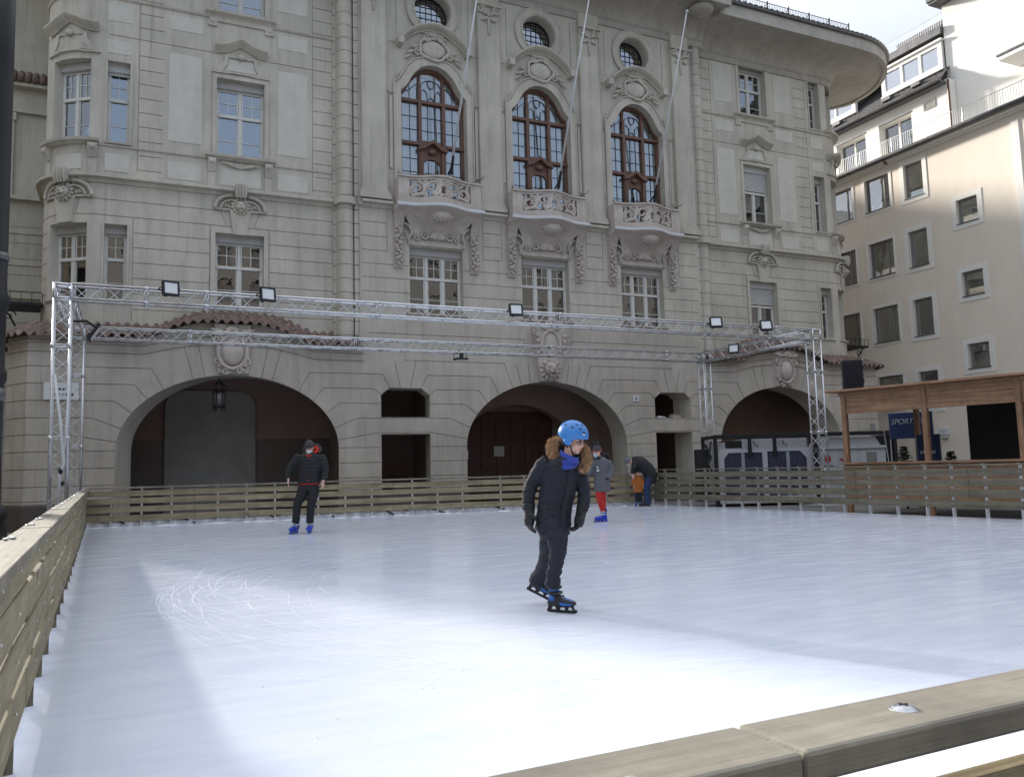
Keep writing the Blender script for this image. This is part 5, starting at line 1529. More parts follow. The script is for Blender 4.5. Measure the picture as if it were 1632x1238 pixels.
# big screw in the near rail
mb = MB(); sx_, sy_ = .792, .688
mb.lathe([(0, .919), (.0155, .919), (.0155, .9205), (.0135, .9205), (.0125, .9225), (.008, .9245), (.0, .925)], (sx_, sy_, 0), 20)
s_ = mb.build('screw', mat('screw_steel', (.42, .43, .45), rough=.35, metal=.9, var=.2, scale=90, bump=0), None, smooth=True)
mb2 = MB(); mb2.box(sx_ - .006, sx_ + .006, sy_ - .0012, sy_ + .0012, .9235, .9254); mb2.box(sx_ - .0012, sx_ + .0012, sy_ - .006, sy_ + .006, .9235, .9255); s2 = mb2.build('slot', M['black'], None); s2.parent = s_
s_.parent = nf; s_.matrix_parent_inverse = nf.matrix_world.inverted() if False else Matrix.Translation(Vector((0, 0, 0)))
ang = math.atan2(.86 - .684, 15.85); s_.matrix_parent_inverse = (Matrix.Translation((-.25, .684, 0)) @ Matrix.Rotation(ang, 4, 'Z')).inverted()
# plastic liner showing below the far boards
mb = MB(); rings = []; rnd = random.Random(4); L = (FBk - FA).length; d = (FBk - FA).normalized(); nrm = Vector((-d.y, d.x))
for i in range(int(L / .05)):
    p = FA + d * (i * .05) + nrm * (.055 + .02 * math.sin(i * .9) + .012 * rnd.random()); h_ = .13 + .05 * math.sin(i * .23) * math.sin(i * .61) + .02 * rnd.random()
    q = p + nrm * .03
    rings.append([(p.x, p.y, -.01), (p.x + .02 * rnd.uniform(-1, 1), p.y - .02 * rnd.random(), h_ * .5), (q.x, q.y, h_)])
mb.loft(rings, False); tag(mb.build('plastic_liner', M['film'], None, smooth=True), 'crumpled pale plastic liner along the foot of the far fence', 'liner')
# black hoses behind the foot of the fence
for k in range(9):
    mb = MB(); a = FA.lerp(FBk, .04 + k * .105 + rnd.random() * .04) + nrm * .05; mb.path([(a.x, a.y, .14), (a.x + .12, a.y, .08), (a.x + rnd.uniform(.1, .4), a.y - .03, .015)], .02, 5)
    tag(mb.build('rubber_hose', M['black'], None, smooth=True), 'short black rubber hose poking out under the far fence', 'hose', 'hoses under the far fence')

# ================================================================== WOODEN HUT
HP = Vector((16.2, 15.24, 0)); HA = math.atan2(-.9754, .2206)
hut = empty('wooden_hut', (HP.x, HP.y, 0), HA, 'open timber hut with plank fascia, counter and a loudspeaker on its roof', 'hut')
# local: x along the front, y to the left of that direction: -y is away from the rink? front faces -y... (left of travel is +y = away)
def hb(name, boxes, m, bevel=.006, parent=None):
    mb = MB()
    for b in boxes: mb.box(*b)
    o = mb.build(name, m, None, bevel=bevel); o.parent = parent or hut; return o
for x in (0.02, 2.02, 4.02, 6.02): hb('post', [(x - .06, x + .06, -.06, .06, -.15, 2.82)], M['hut_z'])
for x in (.1, 3.2, 6.02): hb('post', [(x - .06 + (.2 if x < 1 else 0), x + .06 + (.2 if x < 1 else 0), 3.0, 3.12, -.15, 2.75)], M['hut_z'])
for a, b in ((.08, 1.96), (2.08, 3.96), (4.08, 5.96)):
    hb('fascia_board', [(a, b, -.02, .02, 2.3, 2.58)], M['hut_x']); hb('fascia_board', [(a, b, -.02, .02, 2.584, 2.84)], M['hut_x'])
hb('roof', [(-.3, 6.4, -.3, 3.5, 2.845, 2.9)], M['hut_x'])
hb('beam', [(-.1, 6.2, -.05, .05, 2.76, 2.842)], M['hut_x']); hb('beam', [(-.1, 6.2, 3.0, 3.1, 2.76, 2.842)], M['hut_x'])
hb('ceiling', [(-.02, 6.1, .08, 2.98, 2.7, 2.74)], M['hut_dark'])
hb('counter', [(-.06, 6.1, -.2, .35, 1.05, 1.1)], M['hut_x']); hb('counter_front', [(.0, 6.1, -.07, -.05, .62, .83), (.0, 6.1, -.07, -.05, .835, 1.045), (.0, 6.1, -.07, -.05, .2, .61)], M['hut_x'])
hb('side_rail', [(-.03, .0, .1, 3.0, .86, 1.08)], M['hut'])
hb('back_wall', [(1.62, 6.1, 3.02, 3.06, 0, 2.7)], M['hut_dark'])
hb('bottle_crate', [], M['black']) if False else None

# loudspeaker wrapped in film on the hut roof
def hw(x, y, z): 
    c, s = math.cos(HA), math.sin(HA); return Vector((HP.x + x * c - y * s, HP.y + x * s + y * c, z))
sp = empty('loudspeaker', hw(.15, .25, 2.9), HA + .6, 'black loudspeaker partly wrapped in clear film on the hut roof', 'speaker')
mb = MB(); mb.prism([(-.24, -.15), (.24, -.15), (.2, .26), (-.2, .26)], .005, .76, 'xy'); mb.build('cabinet', M['black'], None, bevel=.015).parent = sp
mb = MB(); mb.box(-.22, .22, -.158, -.151, .05, .71)
for r_, z_ in ((.13, .25), (.07, .56)): mb.path([(r_ * math.cos(a), -.158, z_ + r_ * math.sin(a)) for a in lin(0, 2 * PI, 20)], .008, 4)
mb.build('grille', mat('speaker_cloth', (.008, .009, .014), rough=.9, var=.2), None).parent = sp
mb = MB(); rnd = random.Random(8); rings = []
for k in range(12):
    z = .0 + .8 * k / 11; rings.append([(x + .015 * rnd.uniform(-1, 1), y + .02 * rnd.uniform(-1, 1), z) for x, y in ((.255, -.14), (.275, -.02), (.26, .1), (.24, .3), (.06, .32), (-.08, .31), (-.24, .29))])
mb.loft(rings, False); mb.build('plastic_film', glass_mat('clear_film', tint=(.6, .62, .66), k=.25, wav=1.0), None).parent = sp

# banners and trees behind the hut
M['sign_grey'] = mat('sign_grey', (.34, .35, .37), rough=.6, bump=0)
def banner(p, q, z0, z1, label, name='banner'):
    d = (q - p); L = d.length; a = math.atan2(d.y, d.x)
    e = empty(name, (p.x, p.y, 0), a, label, 'banner')
    mb = MB(); rings = []
    for i in range(13):
        x = L * i / 12; y = .015 * math.sin(i * .9); rings.append([(x, y, z0), (x, y, z1), (x, y + .006, z1), (x, y + .006, z0)])
    mb.loft(rings); mb.build('cloth', M['blue'], None, smooth=False).parent = e
    mb = MB()
    for x in (0, L): mb.tube((x, .03, GROUND_Z), (x, .03, z1), .018, 6)
    mb.build('pole', M['galv'], None).parent = e
    return e, L
b1, L1 = banner(hw(-.98, 4.0, 0), hw(.26, 4.0, 0), 1.72, 2.45, 'blue banner with white slanted lettering SPORTLER behind the hut')
text_mesh('SPORTLER', .213, (L1 * .455, -.03, 2.2), 0, M['sign_grey'], 'lettering', b1, shear=.25)
b2, L2 = banner(hw(.9, 1.75, 0), hw(1.48, 1.75, 0), .95, 1.75, 'smaller blue banner with a white emblem and short word inside the hut')
mb = MB(); mb.prism([(L2 * .5 - .045, 1.4), (L2 * .5 + .045, 1.4), (L2 * .5 + .02, 1.56), (L2 * .5 - .01, 1.56)], -.03, -.022); mb.build('emblem', M['sign_white'], None).parent = b2
text_mesh('rienz', .13, (L2 * .42, -.03, 1.3), 0, M['sign_white'], 'lettering', b2, shear=.2) if False else None
mb = MB(); 
for i, (w_, h_) in enumerate(((.03, .07), (.02, .09), (.05, .06), (.05, .05), (.04, .07), (.02, .09))): mb.box(.1 + i * .068, .1 + i * .068 + w_, -.03, -.022, 1.27, 1.27 + h_)
mb.build('lettering', M['sign_white'], None).parent = b2
def fir(p, h, r, label, seed):
    e = empty('fir_tree', p, 0, label, 'fir tree'); rnd = random.Random(seed)
    mb = MB(); mb.tube((0, 0, 0), (0, 0, h), .035, 7, .006); mb.build('trunk', M['bark'], None).parent = e
    mb = MB()
    for i in range(110):
        z = h * (.12 + .86 * (i / 110)); L_ = r * (1 - i / 110) * rnd.uniform(.75, 1.15) + .06; a = i * 2.4 + rnd.uniform(-.3, .3)
        d = Vector((math.cos(a), math.sin(a), rnd.uniform(-.25, .2))); b = Vector((0, 0, z)); tip = b + d * L_
        mb.tube(b, tip, .006, 4, .002)
        for k in range(34):
            t = .1 + .9 * k / 34; q = b.lerp(tip, t)
            for sgn in (-1, 1):
                s_ = Vector((-d.y, d.x, 0)) * sgn + d * .7 + Vector((0, 0, rnd.uniform(-.2, .35))); w = q + s_.normalized() * .085 * (1.1 - .6 * t)
                n = Vector((0, 0, .011)); mb.poly([tuple(q - n), tuple(w), tuple(q + n)])
    mb.build('crown', M['fir'], None).parent = e
fir(tuple(hw(.12, 2.6, GROUND_Z)), 1.68, .6, 'small dark fir tree between the blue banners beside the big one', 1)
fir(tuple(hw(1.42, 2.4, GROUND_Z)), 1.5, .6, 'small sparse fir tree between the small banner and the dark back wall', 2)
mb = MB(); mb.tube(tuple(hw(-.55, 3.2, .2)), tuple(hw(-.75, 3.2, 2.3)), .012, 5); tag(mb.build('thin_pole', M['galv'], None), 'thin grey pole leaning in front of the blue banner', 'pole')
# meter box on the far wall
mb = MB(); mb.box(RX - .22, RX - .001, 24.75, 25.15, 2.1, 2.42); mb.box(RX - .2, RX - .001, 24.8, 25.1, 1.98, 2.1)
tag(mb.build('wall_box', M['white_paint'], None, bevel=.03), 'small white meter box on the beige wall seen through the hut', 'wall box')
# posted notice on the corner pier
mb = MB(GPATH); mb.box(28.0, 28.3, .0, .01, 2.5, 2.62); mb.box(28.02, 28.28, .0, .01, 2.1, 2.48); tag(mb.build('plaque', M['grey_frame'], None), 'grey plaque on the corner pier beside the large blue banner', 'plaque')

# ================================================================== CHILLER UNITS
CA = math.atan2(-.421, .907); CP = Vector((16.16, 20.33, GROUND_Z))
ch = empty('chiller_unit', CP, CA, 'white ice chiller with dark blue cooling grilles under a dark steel frame', 'chiller')
def cb(root, name, boxes, m, bevel=.008):
    mb = MB()
    for b in boxes: mb.box(*b)
    o = mb.build(name, m, None, bevel=bevel); o.parent = root; return o
gz = -GROUND_Z
cb(ch, 'steel_frame', [(0, 3.14, -.06, .06, 2.05, 2.18), (0, .1, -.05, .05, 0, 2.05), (3.02, 3.14, -.08, .06, 0, 2.05), (1.04, 1.14, -.06, .02, 1.5, 2.05), (1.8, 1.9, -.06, .02, 1.5, 2.05), (0, .1, 1.6, 1.7, 0, 2.18), (3.0, 3.1, 1.6, 1.7, 0, 2.18), (0, .08, .06, 1.6, 2.06, 2.17), (3.04, 3.12, .06, 1.6, 2.06, 2.17)], M['iron'])
mb = MB(); sheet(mb, [(.12, .1), (2.98, .1), (2.98, 1.74), (.12, 1.74)], [[(.3, .3), (1.47, .3), (1.47, 1.62), (.44, 1.62), (.3, 1.44)], [(1.62, .3), (2.82, .3), (2.82, 1.42), (2.62, 1.64), (1.62, 1.64)]], 0.02, .12)
mb.box(.12, 2.98, .12, 1.5, .1, .2); mb.box(.12, 2.98, .13, 1.5, 1.66, 1.76); mb.box(.12, .2, .13, 1.5, .2, 1.66); mb.box(2.9, 2.98, .13, 1.5, .2, 1.66)
mb.build('casing', M['chill_white'], None).parent = ch
mb = MB()
for x in lin(.32, 2.8, 62):
    mb.box(x - .012, x + .012, .05, .09, .3, 1.62 - max(0, (.44 - x)) * 1.2 - max(0, x - 2.62) * 1.0)
mb.box(.2, 2.9, .1, .12, .2, 1.64)
mb.build('grille', M['chill_blue'], None).parent = ch
M['grey_blue'] = mat('grey_blue', (.25, .27, .31), rough=.5)
for x_ in (.83, 2.2): cb(ch, 'mullion', [(x_, x_ + .1, .03, .06, .3, 1.62)], M['grey_blue'], .004)
cb(ch, 'upper_cabinet', [(.95, 2.95, .3, 1.4, 1.76, 2.03), (.1, .4, .2, 1.0, 1.76, 1.95)], M['chill_white'])
cb(ch, 'recess', [(.42, .93, .35, 1.3, 1.78, 2.0)], M['black'])
mb = MB()
for x in (1.3, 2.2): mb.path([(x, .28, 1.98), (x + .02, .27, 1.85), (x + .14, .27, 1.84), (x + .1, .27, 1.78)], .012, 4)
mb.build('cable', M['black'], None).parent = ch
c2 = empty('chiller_unit', CP + Vector((.907, -.421, 0)) * 3.22, CA, 'white chiller cabinet with sloping top and red round emblem beside the hut', 'chiller')
mb = MB(); mb.prism([(0, .1), (2.05, .1), (2.05, 1.62), (1.9, 1.76), (1.75, 2.02), (.35, 2.02), (.2, 1.78), (0, 1.78)], .1, 1.5); mb.build('casing', M['chill_white'], None, bevel=.01).parent = c2
cb(c2, 'ledge', [(0, 2.05, .04, .1, 1.66, 1.74)], M['chill_white'], .004)
cb(c2, 'door', [(.75, 1.2, .085, .1, .4, 1.58)], M['chill_white'], .004); cb(c2, 'door', [(1.25, 1.85, .085, .1, .4, 1.58)], M['chill_white'], .004)
cb(c2, 'louvre', [(1.45, 1.75, .07, .085, 1.2, 1.55)] + [(1.45, 1.75, .06, .07, 1.2 + .05 * i, 1.225 + .05 * i) for i in range(7)], M['grey_frame'], 0)
cb(c2, 'steel_frame', [(-.02, 2.35, -.06, .04, 2.06, 2.18), (2.25, 2.35, -.04, .04, 0, 2.06), (2.12, 2.34, .1, 1.5, .1, 2.06)], M['iron'])
mb = MB(); mb.prism(circ(.26, 1.36, .1, 20, .13), .085, .1); mb.prism([(.62, 1.38), (.7, 1.38), (.76, 1.3), (.68, 1.3)], .08, .1); mb.build('emblem', M['red'], None).parent = c2
mb = MB()
for i in range(6): mb.box(.14 + .05 * i, .17 + .05 * i, .088, .1, 1.12, 1.17)
mb.build('lettering', M['ink'], None).parent = c2
# pump and cable clutter between tower and chiller
mb = MB(); mb.box(-.55, -.2, -.1, .3, 0.2, 1.75); mb.path([(-.3, -.15, 1.9), (-.15, -.2, 1.5), (-.4, -.2, 1.0), (-.2, -.2, .4)], .04, 6); mb.path([(-.1, -.1, 2.0), (-.25, -.2, 1.3), (-.05, -.2, .9)], .03, 6)
o = mb.build('cable_cabinet', M['iron'], None, bevel=.01); o.location = CP; o.rotation_euler = (0, 0, CA); tag(o, 'dark cable cabinet squeezed between the rear truss tower and the chiller', 'cabinet')

# ================================================================== LAMP POST
lp = empty('lamp_post', (-1.12, 8.4, GROUND_Z), 0, 'dark cast iron lamp post with ringed base standing outside the pale fence', 'lamp post')
mb = MB(); mb.lathe([(0, 0), (.3, 0), (.3, .12), (.27, .16), (.24, .34), (.26, .4), (.2, .46), (.17, .62), (.2, .7), (.24, .74), (.24, .8), (.18, .86), (.15, 1.0), (.17, 1.05), (.17, 1.1), (.12, 1.16), (0, 1.16)], n=24); mb.build('base', M['iron'], None, smooth=True).parent = lp
mb = MB(); mb.lathe([(.115, 1.1), (.112, 2.2), (.13, 2.24), (.13, 2.3), (.11, 2.34), (.11, 2.85), (.128, 2.88), (.128, 2.98), (.108, 3.02), (.1, 5.2), (.09, 6.6), (0, 6.6)], n=24); mb.build('shaft', M['iron'], None, smooth=True).parent = lp
for pr in ([(.122, 2.05), (.122, 2.16), (.0, 2.16)], [(.118, 3.3), (.118, 3.36), (0, 3.36)]):
    mb = MB(); mb.lathe(pr, n=24); mb.build('band', M['zinc'], None, smooth=True).parent = lp

# ================================================================== UNSEEN BUILDINGS ADDED ROUND THE SQUARE (for their shade and reflections)
def block(loc, size, label, m, axis):
    x0, y0 = loc; lx, ly, h = size
    e = empty('building', (x0 + lx / 2, y0 + ly / 2, GROUND_Z), 0, label, 'building')
    F = (lambda s, d, z: (x0 + lx + d, s, z)) if axis == 'y' else (lambda s, d, z: (s, y0 + ly + d, z))
    a, b = (y0, y0 + ly) if axis == 'y' else (x0, x0 + lx)
    hs = []; z = 1.2
    while z < h - 2.6:
        s = a + 1.5
        while s < b - 2.5: hs.append(rect(s, s + 1.2, z, z + 1.9)); s += 3.1
        z += 3.3
    mb = MB(F); sheet(mb, rect(a, b, GROUND_Z, h), hs, 0, -.3); mb.build('wall', m, e)
    mb = MB(F); mb.box(a, b, -.6, -.3, GROUND_Z, h - .1); mb.build('window_band', M['room'], e)
    mb = MB(); mb.box(x0, x0 + lx, y0, y0 + ly, h - .2, h); mb.box(x0 - (0 if axis == 'y' else .0), x0 + lx + .3, y0, y0 + ly + .3, h, h + .25); mb.build('roof', M['tile'], e)
    mb = MB(); mb.box(x0, x0 + .3, y0, y0 + ly, GROUND_Z, h - .2); mb.box(x0 + .3, x0 + lx - .7, y0, y0 + .3, GROUND_Z, h - .2); mb.build('rear_wall', m, e)
block((-24, 8), (12, 52, 12.85), 'unseen ochre house added along the square to shade the edge of the ice', mat('ochre', (.42, .33, .2), bump=.1), 'y')
block((-20, -44), (112, 14, 24), 'unseen grey brown house added behind the camera for dim window reflections', mat('grey_brown', (.075, .07, .064), bump=.1), 'x')
# ================================================================== PEOPLE
CAMROT = math.atan2(-.42104, .90704)
M['skin'] = mat('skin', (.60, .37, .29), rough=.5, var=.08, scale=12, bump=.05)
M['lip'] = mat('lip', (.36, .13, .11), rough=.45, var=.05, bump=0)
M['navy'] = mat('navy', (.0105, .012, .020), rough=.75, var=.25, scale=5, bump=.4, bscale=110)
M['navy_trousers'] = mat('navy_trousers', (.012, .0145, .025), rough=.7, var=.25, scale=5, bump=.35, bscale=120)
M['black_cloth'] = mat('black_cloth', (.011, .012, .015), rough=.7, var=.25, bump=.3)
M['glove'] = mat('glove', (.010, .010, .011), rough=.6, var=.2, bump=.3)
M['glove_mark'] = mat('glove_mark', (.55, .56, .58), rough=.5, bump=0)
M['fur'] = mat('fur', (.34, .2, .11), rough=.9, var=.4, scale=14, bump=0, c2=(.52, .35, .21))
M['helmet'] = mat('helmet', (.035, .19, .52), rough=.38, var=.05, bump=.03, spec=.5)
M['gaiter'] = mat('gaiter', (.025, .055, .33), rough=.85, var=.2, scale=6, bump=.3, sheen=.2)
M['boot_black'] = mat('boot_black', (.014, .015, .017), rough=.45, var=.2, bump=.05)
M['boot_blue'] = mat('boot_blue', (.02, .12, .42), rough=.4, var=.1, bump=.05)
M['rental_blue'] = mat('rental_blue', (.012, .045, .42), rough=.38, var=.1, bump=.03)
M['steel'] = mat('steel', (.55, .56, .58), rough=.25, metal=.9, var=.1, bump=0)
M['grey_wool'] = mat('grey_wool', (.05, .05, .055), rough=.95, var=.25, scale=20, bump=.6, bscale=60)
M['grey_coat'] = mat('grey_coat', (.095, .098, .112), rough=.85, var=.15, scale=6, bump=.3)
M['red_cloth'] = mat('red_cloth', (.42, .02, .015), rough=.75, var=.15, scale=6, bump=.2)
M['mask'] = mat('mask', (.55, .6, .64), rough=.8, var=.04, bump=.1)
M['mask_blue'] = mat('mask_blue', (.32, .52, .66), rough=.8, var=.05, bump=.1)
M['orange'] = mat('orange', (.32, .10, .02), rough=.8, var=.15, scale=8, bump=.2)
M['jeans'] = mat('jeans', (.018, .035, .10), rough=.85, var=.3, scale=8, bump=.3)
M['hair'] = mat('hair', (.05, .028, .015), rough=.7, var=.3)
M['lens'] = glass_mat('lens', tint=(.9, .92, .93), k=.06, wav=0)

def organic(mb, name, m, parent, voxel=.012, smooth=6, wr=0.0, wscale=9.0, seed=0, stretch=(1, 1, 1)):
    me = bpy.data.meshes.new(name); me.from_pydata(mb.v, [], mb.f)
    bm = bmesh.new(); bm.from_mesh(me); bmesh.ops.recalc_face_normals(bm, faces=bm.faces); bm.to_mesh(me); bm.free()
    o = bpy.data.objects.new(name, me); col.objects.link(o)
    r = o.modifiers.new('r', 'REMESH'); r.mode = 'VOXEL'; r.voxel_size = voxel; r.use_smooth_shade = True
    s = o.modifiers.new('s', 'SMOOTH'); s.iterations = smooth; s.factor = .5
    bpy.context.view_layer.update()
    me2 = bpy.data.meshes.new_from_object(o.evaluated_get(bpy.context.evaluated_depsgraph_get()))
    bpy.data.objects.remove(o); bpy.data.meshes.remove(me)
    if wr:
        so = Vector((seed * 3.1, seed * 1.7, 0))
        for v, n in [(v, v.normal.copy()) for v in me2.vertices]:
            c = Vector((v.co.x * stretch[0], v.co.y * stretch[1], v.co.z * stretch[2])) * wscale + so
            k = noise.noise(c); k2 = 1 - abs(noise.noise(c * 1.9 + Vector((5, 2, 9)))) * 2
            v.co += n * wr * (k * .6 + k2 * .5)
    me2.name = name; me2.materials.clear(); me2.materials.append(m)
    for p in me2.polygons: p.use_smooth = True
    q = bpy.data.objects.new(name, me2); col.objects.link(q); q.parent = parent
    return q

def part(mb, name, m, parent, smooth=True, **kw):
    o = mb.build(name, m, None, smooth=smooth, **kw); o.parent = parent; return o

def rings(mb, L, n=18, f=(0, -1)):
    """elliptical rings: (cx, cy, cz, half width, half depth) across a body that faces f"""
    fx, fy = Vector(f).normalized(); wx, wy = -fy, fx
    R = []
    for cx, cy, cz, hw_, hd in L:
        R.append([(cx + wx * hw_ * math.cos(a) + fx * hd * math.sin(a), cy + wy * hw_ * math.cos(a) + fy * hd * math.sin(a), cz) for a in [2 * PI * i / n for i in range(n)]])
    mb.loft(R)

def limb(mb, pts, rad, n=12, sub=5):
    P = [Vector(p) for p in pts]; out = []; rr = []
    for i in range(len(P) - 1):
        p0 = P[max(i - 1, 0)]; p1 = P[i]; p2 = P[i + 1]; p3 = P[min(i + 2, len(P) - 1)]
        for k in range(sub):
            t = k / sub
            q = .5 * ((2 * p1) + (p2 - p0) * t + (2 * p0 - 5 * p1 + 4 * p2 - p3) * t * t + (3 * p1 - p0 - 3 * p2 + p3) * t ** 3)
            out.append(q); rr.append(rad[i] + (rad[i + 1] - rad[i]) * t)
    out.append(P[-1]); rr.append(rad[-1])
    mb.path(out, rr, n)

def head_mat(c, f, pitch, roll=0.0):
    """head frame: local x right, y forward, z up"""
    yaw = math.atan2(-f[0], f[1])
    return Matrix.Translation(c) @ Matrix.Rotation(yaw, 4, 'Z') @ Matrix.Rotation(-pitch, 4, 'X') @ Matrix.Rotation(roll, 4, 'Y')

def add_head(mb, H, k=1.0):
    R3 = H.to_3x3()
    def e(c, r, n=14, m=10):
        r = (r, r, r) if not isinstance(r, tuple) else r
        mb.ell(tuple(H @ (Vector(c) * k)), tuple(x * k for x in r), n, m, R3)
    e((0, -.012, .035), (.074, .094, .088), 18, 12); e((0, .03, -.03), (.06, .062, .08)); e((0, .062, -.088), (.027, .024, .024))
    for s in (-1, 1):
        e((s * .034, .062, -.03), (.026, .02, .028)); e((s * .05, .02, -.065), (.022, .04, .03)); e((s * .076, -.004, -.008), (.012, .022, .032))
    e((0, .078, .03), (.052, .018, .016)); e((0, .094, -.006), (.010, .012, .028)); e((0, .104, -.026), (.013, .013, .011))
    for s in (-1, 1): e((s * .011, .098, -.03), (.009, .009, .008))
    e((0, .086, -.058), (.02, .012, .007)); e((0, .085, -.069), (.017, .012, .007))

def face_details(root, H, k=1.0, glasses=False):
    T = lambda x, y, z: tuple(H @ (Vector((x, y, z)) * k)); R3 = H.to_3x3()
    for s in (-1, 1):
        mb = MB(); mb.ell(T(s * .031, .077, .006), tuple(q * k for q in (.013, .009, .008)), 10, 7, R3); e = part(mb, 'eye', M['sign_white'], root)
        mb = MB(); mb.ell(T(s * .031, .0848, .005), tuple(q * k for q in (.006, .003, .006)), 8, 6, R3); part(mb, 'iris', M['hair'], e)
        mb = MB(); mb.path([T(s * .016, .092, .022), T(s * .032, .094, .027), T(s * .05, .082, .022)], .0035 * k, 5); part(mb, 'eyebrow', M['hair'], root)
    mb = MB(); mb.path([T(-.021, .092, -.062), T(-.008, .099, -.0605), T(0, .0985, -.062), T(.008, .099, -.0605), T(.021, .092, -.062)], .0045 * k, 6); part(mb, 'mouth', M['lip'], root)
    if glasses:
        mb = MB()
        for s in (-1, 1):
            mb.path([T(s * (.033 + .024 * math.cos(a)), .1 - .012 * abs(math.cos(a)), .003 + .017 * math.sin(a)) for a in lin(0, 2 * PI, 18)], .0026 * k, 5)
            mb.path([T(s * .056, .096, .006), T(s * .075, .05, .008), T(s * .08, -.01, .006)], .0026 * k, 5)
        mb.path([T(-.01, .1, .008), T(0, .105, .01), T(.01, .1, .008)], .0026 * k, 5)
        g = part(mb, 'glasses', M['black'], root)
        mb = MB()
        for s in (-1, 1): mb.poly([T(s * (.033 + .023 * math.cos(a)), .098 - .012 * abs(math.cos(a)), .003 + .016 * math.sin(a)) for a in lin(0, 2 * PI, 16)[:-1]])
        part(mb, 'lens', M['lens'], g)

def hand(mb, wrist, dirv, palm, side, k=1.0, curl=.5, thumb=1):
    """palm with five separate fingers: dirv along the hand, palm = palm normal, side = towards the thumb"""
    W = Vector(wrist); d = Vector(dirv).normalized(); s = Vector(side); s = (s - d * s.dot(d)).normalized(); p = d.cross(s); 
    if p.dot(Vector(palm)) < 0: p = -p
    for t in lin(-1, 1, 3):
        limb(mb, [W + s * .012 * t * k, W + d * .05 * k + s * .026 * t * k, W + d * .095 * k + s * .028 * t * k], [.017 * k, .017 * k, .013 * k], 8, 3)
    for i, (o, ln) in enumerate(((.03, .068), (.011, .078), (-.009, .073), (-.028, .056))):
        a = W + d * .092 * k + s * o * k; c1 = curl * (.8 + .12 * i)
        b = a + (d * math.cos(c1 * .5) + p * math.sin(c1 * .5)) * ln * .42 * k
        c = b + (d * math.cos(c1 * 1.2) + p * math.sin(c1 * 1.2)) * ln * .33 * k
        e = c + (d * math.cos(c1 * 1.9) + p * math.sin(c1 * 1.9)) * ln * .25 * k
        limb(mb, [a, b, c, e], [.0098 * k, .0092 * k, .0086 * k, .0072 * k], 7, 3)
    a = W + d * .03 * k + s * .026 * k; b = a + (d * .6 + s * .7 + p * .25).normalized() * .036 * k; c = b + (d * .9 + s * .2 + p * .35).normalized() * .03 * k
    limb(mb, [a, b, c], [.014 * k, .011 * k, .008 * k], 7, 3)

